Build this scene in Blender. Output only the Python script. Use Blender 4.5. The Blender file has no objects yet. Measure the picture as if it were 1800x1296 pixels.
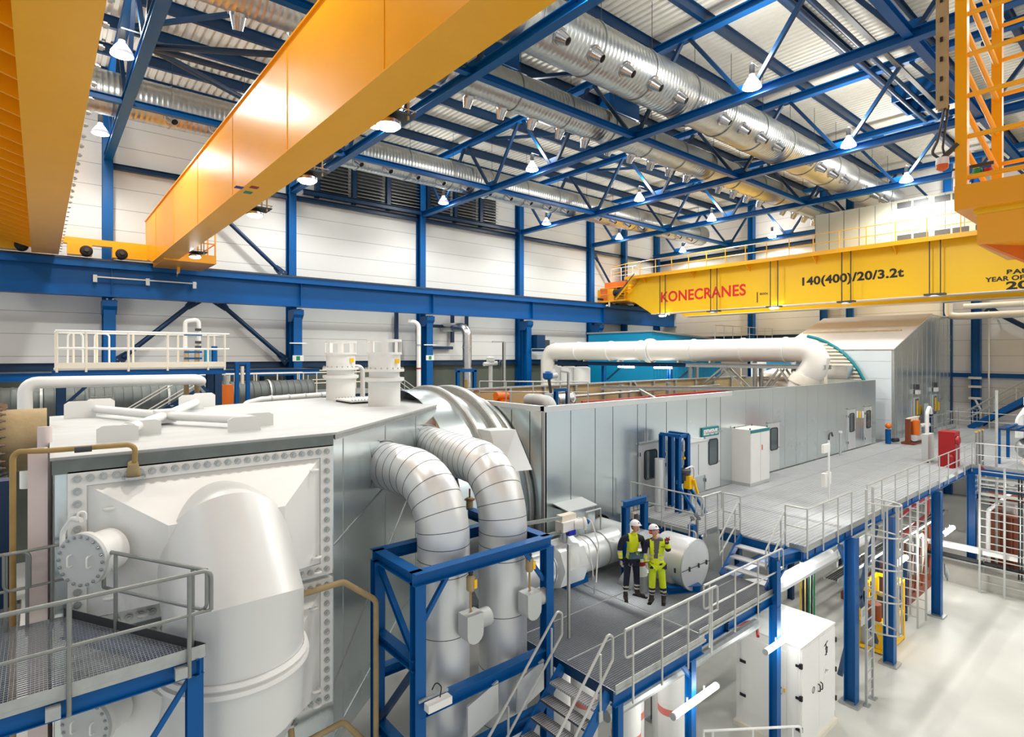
import bpy, math, random
from mathutils import Vector, Matrix

# ---------------------------------------------------------------- camera, world, exposure
SC = bpy.context.scene
COL = SC.collection
EYE = Vector((0.0, 0.0, 10.0))          # floor is z = 0; x runs along the left wall, y towards it
FPX = 996.0                              # focal length in pixels of the 1800 px wide frame
YAW = math.atan2(1195.0, 996.0)          # angle of the view direction from +x
FW = Vector((math.cos(YAW), math.sin(YAW), 0)); RT = Vector((math.sin(YAW), -math.cos(YAW), 0)); UP = Vector((0, 0, 1))
cam = bpy.data.cameras.new('camera'); co = bpy.data.objects.new('camera', cam); COL.objects.link(co)
cam.sensor_fit = 'HORIZONTAL'; cam.sensor_width = 36.0; cam.lens = 36.0 * FPX / 1800.0
cam.shift_y = (623.5 - 648.0) / 1800.0
cam.clip_start = 0.05; cam.clip_end = 300
co.location = EYE
co.rotation_euler = (math.pi / 2, 0, YAW - math.pi / 2)
SC.camera = co
w = bpy.data.worlds.new('world'); SC.world = w; w.use_nodes = True
bg = w.node_tree.nodes['Background']; bg.inputs[0].default_value = (0.93, 0.97, 1.0, 1); bg.inputs[1].default_value = 0.62
SC.view_settings.view_transform = 'Standard'; SC.view_settings.look = 'None'
SC.view_settings.exposure = 0.3; SC.view_settings.gamma = 1.0; SC.view_settings.use_curve_mapping = False
SC.cycles.use_denoising = True
SC.cycles.max_bounces = 6; SC.cycles.diffuse_bounces = 3; SC.cycles.glossy_bounces = 3
SC.cycles.transparent_max_bounces = 12; SC.cycles.sample_clamp_indirect = 4.0
SC.cycles.caustics_reflective = False; SC.cycles.caustics_refractive = False

def ray(px, py): return FW * FPX + RT * (px - 900.0) + UP * (623.5 - py)
def atz(px, py, z): r = ray(px, py); return EYE + r * ((z - 10.0) / r.z)
def aty(px, py, y): r = ray(px, py); return EYE + r * (y / r.y)
def atx(px, py, x): r = ray(px, py); return EYE + r * (x / r.x)

# ---------------------------------------------------------------- materials
def lin(c):
    return tuple(((x / 255.0) / 12.92 if x / 255.0 <= 0.04045 else (((x / 255.0) + 0.055) / 1.055) ** 2.4) for x in c) + (1.0,)
def mat(name, rgb, rough=0.5, metal=0.0, var=0.06, scale=3.0, bump=0.0, bscale=30.0, emit=None, spec=0.5, stretch=None, rvar=0.0):
    m = bpy.data.materials.new(name); m.use_nodes = True
    nt = m.node_tree; b = nt.nodes['Principled BSDF']
    b.inputs['Base Color'].default_value = lin(rgb); b.inputs['Roughness'].default_value = rough
    b.inputs['Metallic'].default_value = metal; b.inputs['Specular IOR Level'].default_value = spec
    if emit: b.inputs['Emission Color'].default_value = lin(emit[0]); b.inputs['Emission Strength'].default_value = emit[1]
    if var > 0 or bump > 0 or rvar > 0:
        tc = nt.nodes.new('ShaderNodeTexCoord'); mp = nt.nodes.new('ShaderNodeMapping')
        nt.links.new(tc.outputs['Object'], mp.inputs[0])
        if stretch: mp.inputs['Scale'].default_value = stretch
        n = nt.nodes.new('ShaderNodeTexNoise'); n.inputs['Scale'].default_value = scale; n.inputs['Detail'].default_value = 4
        nt.links.new(mp.outputs[0], n.inputs['Vector'])
        if var > 0:
            mx = nt.nodes.new('ShaderNodeMix'); mx.data_type = 'RGBA'
            c = lin(rgb); mx.inputs[6].default_value = tuple(max(0, x * (1 - var * 2)) for x in c[:3]) + (1,)
            mx.inputs[7].default_value = tuple(min(1, x * (1 + var * 2)) for x in c[:3]) + (1,)
            nt.links.new(n.outputs['Fac'], mx.inputs[0]); nt.links.new(mx.outputs[2], b.inputs['Base Color'])
        if rvar > 0:
            mr = nt.nodes.new('ShaderNodeMapRange'); mr.inputs[3].default_value = max(0.02, rough - rvar); mr.inputs[4].default_value = rough + rvar
            mr.inputs[1].default_value = .3; mr.inputs[2].default_value = .7
            nt.links.new(n.outputs['Fac'], mr.inputs[0]); nt.links.new(mr.outputs[0], b.inputs['Roughness'])
        if bump > 0:
            n2 = nt.nodes.new('ShaderNodeTexNoise'); n2.inputs['Scale'].default_value = bscale; n2.inputs['Detail'].default_value = 3
            nt.links.new(mp.outputs[0], n2.inputs['Vector'])
            bp = nt.nodes.new('ShaderNodeBump'); bp.inputs['Strength'].default_value = bump; bp.inputs['Distance'].default_value = 0.02
            nt.links.new(n2.outputs['Fac'], bp.inputs['Height']); nt.links.new(bp.outputs[0], b.inputs['Normal'])
    return m
def seams(m, axis, pitch, width, rgb, off=0.0):
    """dark joint lines every `pitch` metres along an axis of world space"""
    nt = m.node_tree; b = nt.nodes['Principled BSDF']
    ge = nt.nodes.new('ShaderNodeNewGeometry'); sx = nt.nodes.new('ShaderNodeSeparateXYZ'); nt.links.new(ge.outputs['Position'], sx.inputs[0])
    def mth(op, a, v=None, v2=None):
        k = nt.nodes.new('ShaderNodeMath'); k.operation = op
        nt.links.new(a, k.inputs[0])
        if v is not None: k.inputs[1].default_value = v
        return k.outputs[0]
    f = mth('FRACT', mth('DIVIDE', mth('ADD', sx.outputs[axis], 1000 * pitch + off), pitch))
    l = mth('LESS_THAN', f, width / pitch)
    mx = nt.nodes.new('ShaderNodeMix'); mx.data_type = 'RGBA'
    src = b.inputs['Base Color'].links[0].from_socket if b.inputs['Base Color'].links else None
    if src: nt.links.new(src, mx.inputs[6])
    else: mx.inputs[6].default_value = b.inputs['Base Color'].default_value
    mx.inputs[7].default_value = lin(rgb); nt.links.new(l, mx.inputs[0]); nt.links.new(mx.outputs[2], b.inputs['Base Color'])
    return m
M = {}
M['blue'] = mat('blue_steel_paint', (0, 86, 152), 0.4, 0, .04, 1.5, spec=.28)
M['navy'] = mat('dark_shaded_blue_paint', (0, 50, 88), 0.42, 0, .05, 1.5)  # copy of the blue paint with shade put in; also plain dark blue items
M['yellow'] = mat('crane_yellow_paint', (252, 178, 22), 0.3, 0, .03, 1.2, bump=.05, bscale=6)
M['amber'] = mat('crane_amber_paint', (252, 172, 12), 0.32, 0, .03, 1.2, bump=.06, bscale=8)
M['lemon'] = mat('crane_bright_yellow_paint', (255, 198, 8), 0.4, 0, .03, .8)
M['orange'] = mat('orange_enamel', (226, 112, 20), 0.45)
M['white'] = mat('white_paint', (238, 238, 234), 0.42, 0, .02, 1.5)
M['grey_w'] = mat('satin_grey_white_paint', (220, 222, 220), 0.35, .12, .02, 1.5)
M['pinkish'] = mat('pinkish_white_sheet', (226, 210, 206), 0.5, .1, .04, 2)
M['cream'] = mat('warm_white_paint', (236, 228, 210), 0.45, 0, .03, 1.5)
M['grey'] = mat('light_grey_paint', (196, 200, 198), 0.45, 0, .03, 1.5)
M['clad'] = mat('aluminium_cladding', (222, 226, 226), 0.38, .5, .03, 1.2, rvar=.05)
M['cladw'] = mat('weathered_white_cladding', (188, 192, 191), 0.55, .15, .09, 1.6, bump=.2, bscale=5, stretch=(.6, 1.6, 1))
M['galv'] = mat('galvanised_steel', (182, 186, 184), 0.42, .7, .1, 9.0)
M['rail'] = mat('galvanised_handrail', (196, 198, 194), 0.4, .45, .05, 6.0)
M['grate'] = mat('galvanised_grating', (206, 210, 212), 0.55, .1, .06, 2.0)
M['grate_f'] = seams(seams(mat('stair_grating', (188, 190, 190), 0.5, .35, .05, 3), 0, .034, .012, (70, 72, 74)), 1, .05, .012, (80, 82, 84))
M['steel'] = mat('bright_steel', (190, 192, 194), 0.25, .95, .03, 5.0)
M['duct'] = mat('spiral_duct_steel', (196, 198, 194), 0.33, .9, .06, 2.0)
M['sheet'] = mat('brushed_sheet_steel', (216, 226, 227), 0.24, .84, .03, .3, rvar=.05)
M['black'] = mat('black_rubber', (22, 22, 24), 0.6)
M['fascia'] = mat('grey_zinc_strip', (112, 120, 116), .45, .3, .12, 6)
M['railg'] = mat('shaded_galvanised_rail', (140, 144, 140), .45, .5, .08, 8)  # rail steel darkened: foreground shade is put into its colour
M['mesh'] = mat('darker_deck_grating', (150, 155, 160), .55, .15, .1, .7)  # deck grating in a darker grey than the upper deck
M['dark'] = mat('dark_steel', (70, 72, 74), 0.5, .4)
M['red'] = mat('red_enamel', (160, 16, 22), 0.4)
M['rust'] = mat('red_oxide_paint', (128, 62, 34), 0.6, 0, .12, 3)
M['brass'] = mat('tan_lagging', (168, 138, 84), 0.75, 0, .12, 5, bump=.25, bscale=25)
M['tan'] = mat('dull_tan_lagging', (172, 150, 110), 0.8, 0, .12, 5, bump=.2, bscale=25)
M['tanwall'] = mat('tan_inner_cladding', (186, 166, 122), 0.5, .35, .06, 1.5)
M['cream_w'] = mat('white_pipe_lagging', (240, 236, 226), 0.38, 0, .02, 1)
M['hoodroof'] = mat('pale_hood_sheet', (224, 218, 212), 0.5, .1, .02, 1)
M['coolwhite'] = mat('cool_white_panel', (226, 234, 236), 0.5, 0, .02, 1)
M['cyan'] = mat('cyan_enamel', (0, 134, 178), 0.4, 0, .04, 1)
M['teal'] = mat('teal_plate', (0, 128, 136), 0.4)
M['lampglass'] = mat('lamp_glass', (255, 255, 255), .3, 0, 0, emit=((255, 255, 252), 40))
M['lampbell'] = mat('glowing_lamp_bell', (245, 248, 250), .3, 0, 0, emit=((235, 245, 255), .22))
M['tubelight'] = mat('fluorescent_diffuser', (255, 255, 255), .3, 0, 0, emit=((255, 255, 248), 13))
M['wall'] = seams(mat('sandwich_wall_panel', (234, 235, 230), 0.5, 0, .02, .35, spec=.4), 2, 1.1, .022, (150, 152, 150))
M['endwall'] = seams(mat('end_wall_panel', (234, 232, 226), 0.5, 0, .02, .35, spec=.4), 2, 1.1, .022, (160, 160, 156))
M['roof'] = mat('roof_sheet', (244, 241, 230), 0.55, 0, .03, .6)
M['floor'] = mat('pale_floor_screed', (206, 206, 198), 0.42, 0, .1, .5, rvar=.08)
M['concrete'] = mat('cast_concrete', (186, 184, 176), .85, 0, .08, 2, bump=.15, bscale=12)
M['glass'] = mat('window_glass', (90, 104, 108), .08, .3, .0, spec=.8)

# ---------------------------------------------------------------- mesh builder
def V(*a): return Vector(a[0]) if len(a) == 1 else Vector(a)
def basis(d):
    d = d.normalized(); u = Vector((0, 0, 1)) if abs(d.z) < .95 else Vector((0, 1, 0))
    s = d.cross(u).normalized(); return d, s, s.cross(d).normalized()
def fillet(pts, rad, seg=6):
    pts = [V(p) for p in pts]
    if not rad: return pts
    out = [pts[0]]
    for a, b, c in zip(pts, pts[1:], pts[2:]):
        d1 = a - b; d2 = c - b; l1, l2 = d1.length, d2.length; d1.normalize(); d2.normalize()
        ang = d1.angle(d2)
        if ang > 3.1: out.append(b); continue
        t = min(rad / math.tan(ang / 2), l1 * .49, l2 * .49); r = t * math.tan(ang / 2)
        cen = b + (d1 + d2).normalized() * (r / math.sin(ang / 2))
        s = b + d1 * t - cen; e = b + d2 * t - cen
        for i in range(seg + 1):
            k = i / seg; tot = s.angle(e); sn = math.sin(tot)
            out.append(cen + (s * math.sin((1 - k) * tot) + e * math.sin(k * tot)) / sn if sn > 1e-5 else b)
    out.append(pts[-1]); return out
class MB:
    def __init__(s): s.v = []; s.f = []
    def add(s, vs, fs):
        n = len(s.v); s.v += [V(p) for p in vs]; s.f += [tuple(i + n for i in f) for f in fs]; return s
    def box(s, x0, x1, y0, y1, z0, z1):
        return s.add([(x0, y0, z0), (x1, y0, z0), (x1, y1, z0), (x0, y1, z0), (x0, y0, z1), (x1, y0, z1), (x1, y1, z1), (x0, y1, z1)],
                     [(0, 3, 2, 1), (4, 5, 6, 7), (0, 1, 5, 4), (1, 2, 6, 5), (2, 3, 7, 6), (3, 0, 4, 7)])
    def cbox(s, c, a, b, d):
        c, a, b, d = V(c), V(a), V(b), V(d)
        return s.add([c - a - b - d, c + a - b - d, c + a + b - d, c - a + b - d, c - a - b + d, c + a - b + d, c + a + b + d, c - a + b + d],
                     [(0, 3, 2, 1), (4, 5, 6, 7), (0, 1, 5, 4), (1, 2, 6, 5), (2, 3, 7, 6), (3, 0, 4, 7)])
    def ext(s, prof, p, q, side=None, upv=None):
        """extrude a closed 2-D profile (side, up) from p to q"""
        p, q = V(p), V(q); d, sd, uv = basis(q - p)
        if upv is not None:
            uv = V(upv); uv = (uv - d * uv.dot(d)).normalized(); sd = d.cross(uv).normalized()
        n = len(prof); vs = [p + sd * a + uv * b for a, b in prof] + [q + sd * a + uv * b for a, b in prof]
        fs = [(i, (i + 1) % n, n + (i + 1) % n, n + i) for i in range(n)] + [tuple(range(n - 1, -1, -1)), tuple(range(n, 2 * n))]
        return s.add(vs, fs)
    def ibeam(s, p, q, wd, h, t=None, upv=None):
        t = t or max(.012, h * .06); a, b = wd / 2, h / 2; e = t * .6
        return s.ext([(-a, -b), (a, -b), (a, -b + t), (e, -b + t), (e, b - t), (a, b - t), (a, b), (-a, b), (-a, b - t), (-e, b - t), (-e, -b + t), (-a, -b + t)], p, q, upv=upv)
    def chan(s, p, q, wd, h, t=.012, upv=None):
        a, b = wd / 2, h / 2
        return s.ext([(-a, -b), (a, -b), (a, -b + t), (-a + t, -b + t), (-a + t, b - t), (a, b - t), (a, b), (-a, b)], p, q, upv=upv)
    def bar(s, p, q, wd, h, upv=None):
        a, b = wd / 2, h / 2; return s.ext([(-a, -b), (a, -b), (a, b), (-a, b)], p, q, upv=upv)
    def cyl(s, p, q, r, r2=None, n=16, cap=True):
        return s.lathe(p, V(q) - V(p), [(0, r), ((V(q) - V(p)).length, r if r2 is None else r2)], n, cap)
    def lathe(s, p, d, prof, n=24, cap=True, a0=0.0, a1=2 * math.pi):
        p = V(p); d, sd, uv = basis(V(d)); full = abs(a1 - a0 - 2 * math.pi) < 1e-6
        m = n if full else n + 1; vs = []; fs = []
        for t, r in prof:
            for i in range(m):
                a = a0 + (a1 - a0) * i / n; vs.append(p + d * t + (sd * math.cos(a) + uv * math.sin(a)) * r)
        for k in range(len(prof) - 1):
            for i in range(n):
                j = (i + 1) % m if full else i + 1
                fs.append((k * m + i, k * m + j, (k + 1) * m + j, (k + 1) * m + i))
        if cap and full:
            if prof[0][1] > 1e-4: fs.append(tuple(range(m - 1, -1, -1)))
            if prof[-1][1] > 1e-4: fs.append(tuple(range((len(prof) - 1) * m, len(prof) * m)))
        return s.add(vs, fs)
    def tube(s, pts, r, n=8, bend=0, seg=5, closed=False):
        P = fillet(pts, bend, seg); vs = []; fs = []; prev = None
        for i, p in enumerate(P):
            t = (P[min(i + 1, len(P) - 1)] - P[max(i - 1, 0)]).normalized()
            if prev is None: _, sd, uv = basis(t)
            else:
                sd = prev - t * prev.dot(t)
                sd = sd.normalized() if sd.length > 1e-6 else basis(t)[1]
                uv = sd.cross(t).normalized()
            prev = sd; rr = r(i / (len(P) - 1)) if callable(r) else r
            for k in range(n):
                a = 2 * math.pi * k / n; vs.append(p + (sd * math.cos(a) + uv * math.sin(a)) * rr)
        for i in range(len(P) - 1):
            for k in range(n): fs.append((i * n + k, i * n + (k + 1) % n, (i + 1) * n + (k + 1) % n, (i + 1) * n + k))
        fs.append(tuple(range(n - 1, -1, -1))); fs.append(tuple(range((len(P) - 1) * n, len(P) * n)))
        return s.add(vs, fs)
    def mitre(s, pts, r, n=40):
        P = [V(p) for p in pts]; d0 = (P[1] - P[0]).normalized(); _, sd, uv = basis(d0); vs = []; fs = []
        ring = [(sd * math.cos(2 * math.pi * k / n) + uv * math.sin(2 * math.pi * k / n)) * r for k in range(n)]
        cur = [P[0] + o for o in ring]; vs += cur
        for i in range(1, len(P)):
            d = (P[i] - P[i - 1]).normalized(); e = (P[i + 1] - P[i]).normalized() if i + 1 < len(P) else d; b = (d + e).normalized()
            cur = [c + d * ((P[i] - c).dot(b) / d.dot(b)) for c in cur]; vs += cur
        for i in range(len(P) - 1):
            for k in range(n): fs.append((i * n + k, i * n + (k + 1) % n, (i + 1) * n + (k + 1) % n, (i + 1) * n + k))
        fs += [tuple(range(n - 1, -1, -1)), tuple(range((len(P) - 1) * n, len(P) * n))]
        return s.add(vs, fs)
    def prism(s, poly, vec):
        n = len(poly); vec = V(vec); a = [V(p) for p in poly]
        return s.add(a + [p + vec for p in a], [tuple(range(n - 1, -1, -1)), tuple(range(n, 2 * n))] + [(i, (i + 1) % n, n + (i + 1) % n, n + i) for i in range(n)])
    def ball(s, c, rx, ry=None, rz=None, n=12, m=8):
        c = V(c); ry = ry or rx; rz = rz or rx; vs = [c + V(0, 0, -rz)]; fs = []
        for j in range(1, m):
            th = math.pi * j / m
            for i in range(n):
                a = 2 * math.pi * i / n; vs.append(c + V(math.cos(a) * math.sin(th) * rx, math.sin(a) * math.sin(th) * ry, -math.cos(th) * rz))
        vs.append(c + V(0, 0, rz)); L = len(vs) - 1
        for i in range(n):
            fs.append((0, 1 + (i + 1) % n, 1 + i)); fs.append((L, L - n + i, L - n + (i + 1) % n))
            for j in range(m - 2): fs.append((1 + j * n + i, 1 + j * n + (i + 1) % n, 1 + (j + 1) * n + (i + 1) % n, 1 + (j + 1) * n + i))
        return s.add(vs, fs)
    def build(s, name, m, parent=None, smooth=True, loc=None, sharp=.6):
        if parent is not None:
            r = parent
            while r.parent: r = r.parent
            o = V(r.location)
        else:
            xs = [p.x for p in s.v]; ys = [p.y for p in s.v]; zs = [p.z for p in s.v]
            o = V(loc) if loc is not None else V((min(xs) + max(xs)) / 2, (min(ys) + max(ys)) / 2, min(zs))
        me = bpy.data.meshes.new(name); me.from_pydata([p - o for p in s.v], [], s.f)
        if smooth:
            me.shade_smooth(); me.set_sharp_from_angle(angle=sharp)
        if isinstance(m, str): m = M[m]
        me.materials.append(m); ob = bpy.data.objects.new(name, me); COL.objects.link(ob)
        if parent is not None: ob.parent = parent
        else: ob.location = o
        return ob
def tag(o, label, cat, group=None, kind=None):
    o['label'] = label; o['category'] = cat
    if group: o['group'] = group
    if kind: o['kind'] = kind
    return o
def thing(name, label, cat, loc, group=None):
    o = bpy.data.objects.new(name, None); COL.objects.link(o); o.location = V(loc); o.empty_display_size = .2
    return tag(o, label, cat, group)
def struct(name, mb, m, label=None):
    o = mb.build(name, m); o['kind'] = 'structure'
    if label: o['label'] = label
    return o
def one(name, mb, m, label, cat, group=None):
    return tag(mb.build(name, m), label, cat, group)
def kids(o): return [c for c in o.children]
def dup(o, off=(0, 0, 0), label=None, parent=None, rotz=None):
    c = o.copy(); COL.objects.link(c)
    if parent is not None: c.parent = parent
    else:
        c.location = V(o.location) + V(off)
        if rotz is not None: c.rotation_euler = (0, 0, rotz)
    if label: c['label'] = label
    for k in list(o.children): dup(k, parent=c)
    return c
def bolts(parent, spots, r=.03, h=.03, m='galv', name='bolt', n=6):
    src = None; o = V(parent.location)
    for p, d in spots:
        p, d = V(p), V(d).normalized()
        if src is None or (d - src[1]).length > 1e-4:
            b = MB().lathe((0, 0, 0), d, [(0, r), (h, r), (h, r * .55), (h * 1.5, r * .55)], n).build(name, m, None, loc=(0, 0, 0)); src = (b, d)
        else:
            b = src[0].copy(); COL.objects.link(b)
        b.parent = parent; b.location = p - o
def text(s, size, origin, xdir, updir, m, name, parent, bold=.0, depth=.004, sx=1.0):
    cu = bpy.data.curves.new(name, 'FONT'); cu.body = s; cu.size = size; cu.extrude = depth; cu.offset = bold; cu.space_character = 1.05
    tmp = bpy.data.objects.new('tmp', cu); COL.objects.link(tmp)
    dg = bpy.context.evaluated_depsgraph_get(); me = bpy.data.meshes.new_from_object(tmp.evaluated_get(dg))
    bpy.data.objects.remove(tmp)
    xd, ud = V(xdir).normalized(), V(updir).normalized(); nd = xd.cross(ud)
    r = parent
    while r.parent: r = r.parent
    o = V(origin) - V(r.location)
    for vv in me.vertices: vv.co = o + xd * (vv.co.x * sx) + ud * vv.co.y + nd * vv.co.z
    me.materials.append(M[m] if isinstance(m, str) else m)
    ob = bpy.data.objects.new(name, me); COL.objects.link(ob); ob.parent = parent
    return ob
def lamp(name, loc, power, r=.15, spot=None, color=(1, .98, .94), to=(0, 0, -1), parent=None):
    l = bpy.data.lights.new(name, 'SPOT' if spot else 'POINT'); l.energy = power; l.color = color; l.shadow_soft_size = r
    if spot: l.spot_size = math.radians(spot); l.spot_blend = .6
    o = bpy.data.objects.new(name, l); COL.objects.link(o)
    o.location = V(loc) if parent is None else V(loc) - V(parent.location)
    if parent is not None: o.parent = parent
    o.rotation_euler = V(to).to_track_quat('-Z', 'Y').to_euler()
    return o
# ---------------------------------------------------------------- hall shell
WY = 36.0; EX = 50.4                       # inner faces of the left wall and the end wall
CX = [2.67, 11.93, 21.14, 30.5, 39.15]     # column grid along the left wall
struct('floor', MB().box(-14, EX + 2, -16, WY + 2, -.3, 0), 'floor')
struct('wall_left', MB().box(-14, EX + .3, WY, WY + .3, 9.4, 24.6), 'wall')
struct('wall_plinth', MB().box(-14, EX + .3, WY, WY + .3, 0, 9.4), mat('shaded_lower_wall_panel', (88, 94, 84), .7, 0, .05, .8))  # grey-green panel with the shade below the girt put into its colour
struct('wall_end', MB().box(EX, EX + .3, -16, WY, 0, 24.6), 'endwall')
# trapezoidal roof sheet: ribs run towards the left wall
rb = MB(); x = -14.0; pts = []
while x < EX + .3:
    pts += [(x, 24.25), (x + .17, 24.25), (x + .2, 24.36), (x + .31, 24.36)]; x += .34
vs = [V(a, -16, b) for a, b in pts] + [V(a, WY + .3, b) for a, b in pts]; n = len(pts)
rb.add(vs, [(i, n + i, n + i + 1, i + 1) for i in range(n - 1)])
struct('ceiling', rb, 'roof')
k = 0
# columns of the left wall
for i, cx in enumerate(CX + [44.0, 49.3]):
    side = ['first', 'second', 'third', 'fourth', 'fifth', 'sixth', 'seventh'][i]
    t = thing('wall_column', side + ' blue column of the left wall counted from its near end', 'column', (cx, 35.3, 0), 'columns along the left wall')
    wide = .44 if i < 5 else .3
    MB().ibeam((cx, 35.62, 0), (cx, 35.62, 24.0), wide, .6, .03, upv=(0, 1, 0)).build('shaft', 'blue', t)
    if i < 5:
        MB().ibeam((cx, 34.72, 0), (cx, 34.72, 12.75), .5, .62, .03, upv=(0, 1, 0)).build('lower_shaft', 'blue', t)
        MB().prism([(cx - .3, 34.25, 12.7), (cx - .3, 35.3, 12.7), (cx - .3, 35.3, 12.0), (cx - .3, 34.6, 12.0), (cx - .3, 34.25, 12.4)], (.6, 0, 0)).build('bracket', 'blue', t)
        bolts(t, [((cx + s, q, 12.74), (0, -1, 0)) for s in (-.12, .12) for q in (34.25,)], .04, .04)
# crane runway beam on the column brackets
def runway(name, y, x0, x1, label, stiff):
    t = thing(name, label, 'crane runway', ((x0 + x1) / 2, y, 12.8))
    MB().ibeam((x0, y, 13.7), (x1, y, 13.7), .62, 1.72, .05).build('girder', 'blue', t)
    mb = MB().chan((x0, y - .33, 14.4), (x1, y - .33, 14.4), .06, .34); mb.build('edge_channel', 'blue', t)
    MB().box(x0, x1, y - .05, y + .05, 14.57, 14.7).build('crane_rail', 'dark', t)
    for s in stiff:
        MB().box(s - .012, s + .012, y - .3, y + .3, 12.9, 14.5).build('stiffener', 'blue', t)
    return t
RUN = runway('crane_runway', 34.3, -14, EX, 'long blue crane runway girder carried along the left wall', [c + .05 for c in CX])
t = thing('limit_switch_bar', 'thin pale switch bar on three brackets before the runway girder under the crane', 'switch bar', (4.2, 33.9, 13.5))
MB().bar((2.0, 33.85, 13.76), (6.4, 33.85, 13.76), .05, .06).build('bar', 'rail', t)
for x in (2.05, 4.2, 6.3): MB().box(x - .08, x + .08, 33.8, 33.98, 13.5, 13.85).build('bracket', 'rail', t)
t = thing('upper_gallery', 'dark upper gallery slab with blue edge beam along the left wall above the low duct', 'gallery', (0, 33, 9))
MB().box(-14, 12, 31.2, 35.0, 9.1, 9.2).build('floor_plate', 'dark', t); MB().ibeam((-14, 31.2, 9.05), (12, 31.2, 9.05), .2, .34).build('edge_beam', 'blue', t)
for x in (-8, -2, 4, 10): MB().ibeam((x, 34.9, 0), (x, 34.9, 9.1), .2, .2).build('post', 'navy', t)
# wall girts, braces
def girt(x0, x1, z, label, h=.2, y=35.75):
    one('wall_girt', MB().ibeam((x0, y, z), (x1, y, z), h, h), 'navy', label, 'beam', 'blue girts of the left wall')
girt(-14, 2.45, 9.4, 'blue girt on the left wall from the hall end to the first column', .36)
for a, b, nm in ((0, 1, 'first and second'), (1, 2, 'second and third'), (2, 3, 'third and fourth'), (3, 4, 'fourth and fifth')):
    girt(CX[a] + .22, CX[b] - .22, 9.4, 'lower blue girt on the left wall between ' + nm + ' column', .36)
    girt(CX[a] + .22, CX[b] - .22, 19.75, 'upper blue girt on the left wall between ' + nm + ' column at truss height', .28)
girt(39.4, EX, 19.6, 'upper blue girt in the far corner of the left wall', .24)
def brace(p, q, label, r=.13, grp=None, m='navy', gus=True):
    t = thing('wall_brace', label, 'brace', p, grp or 'round blue bracing tubes of the left wall')
    p, q = V(p), V(q); d = (q - p).normalized()
    MB().cyl(p + d * .45, q - d * .45, r, n=14).build('tube', m, t)
    n = d.cross(V(0, 0, 1)); n = V(0, 1, 0) if abs(d.y) < .5 else V(1, 0, 0)
    s = d.cross(n).normalized()
    for c, e in ((p, d), (q, -d)):
        MB().prism([c - s * .28 - n * .012, c + e * .75 - s * .16 - n * .012, c + e * .75 + s * .16 - n * .012, c + s * .28 - n * .012], n * .024).build('gusset', m, t)
        bolts(t, [(c + e * a + s * b - n * .012, -n) for a in (.2, .5) for b in (-.09, .09)], .03, .03)
brace((CX[0] + .3, 35.3, 9.55), (6.75, 35.3, 13.1), 'blue brace rising from the first column to the runway behind the white gantry')
brace((CX[1] - .3, 35.3, 9.55), (7.65, 35.3, 13.1), 'blue brace rising from the second column to the runway behind the grey gallery')
brace((CX[0] + 4.9, 35.4, 18.3), (CX[0] + 8.8, 35.4, 14.8), 'blue brace above the runway beside the near crane end', .12)
brace((39.4, 35.4, 19.3), (43.3, 35.4, 14.9), 'thin blue brace above the runway in the far corner', .1)
# door-like portal steel and exit signs on the second bay
def exit_sign(cx, label):
    t = thing('exit_sign', label, 'sign', (cx, 34.38, 9.5), 'green exit signs on the blue columns')
    MB().box(cx - .33, cx + .33, 34.36, 34.40, 9.6, 9.95).build('plate', 'white', t)
    MB().box(cx - .12, cx + .1, 34.35, 34.361, 9.65, 9.9).build('pictogram', M_GREEN, t)
    mb = MB().prism([(cx - .2, 34.352, 9.78), (cx - .28, 34.352, 9.78), (cx - .28, 34.352, 9.8)], (0, .004, 0)); mb.build('arrow', M_GREEN, t)
    MB().box(cx - .5, cx + .5, 34.3, 34.42, 10.65, 10.72).build('lamp_bracket', 'white', t)
M_GREEN = mat('signal_green', (0, 140, 80), .5, 0, 0)
exit_sign(CX[1], 'green exit sign on the second wall column'); exit_sign(CX[2], 'green exit sign on the third wall column')
# louvre bank high on the left wall
lx = [13.4, 15.9, 18.4, 21.6, 24.0, 26.4, 28.4]
for i in range(6):
    a, b = (lx[i] + .35, lx[i + 1] - .15)
    t = thing('wall_louvre', 'grey ventilation louvre high on the left wall, %s of six from the near end' % ['first', 'second', 'third', 'fourth', 'fifth', 'sixth'][i], 'louvre', ((a + b) / 2, 35.8, 20.2), 'ventilation louvres high on the left wall')
    mb = MB(); z = 20.3
    while z < 22.4:
        mb.prism([(a, 35.55, z), (a, 35.95, z + .2), (a, 35.95, z + .22), (a, 35.55, z + .02)], (b - a, 0, 0)); z += .22
    mb.build('slats', 'galv', t)
    MB().box(a, b, 35.92, 35.97, 20.1, 22.7).build('back_plate', 'dark', t)
    MB().box(a - .3, a - .02, 35.6, 35.9, 20.0, 22.8).build('mullion', 'navy', t)
one('louvre_sill_beam', MB().ibeam((12.6, 35.4, 20.15), (30.2, 35.4, 20.15), .3, .3), 'navy', 'dark blue sill beam under the wall louvres', 'beam')
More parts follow.
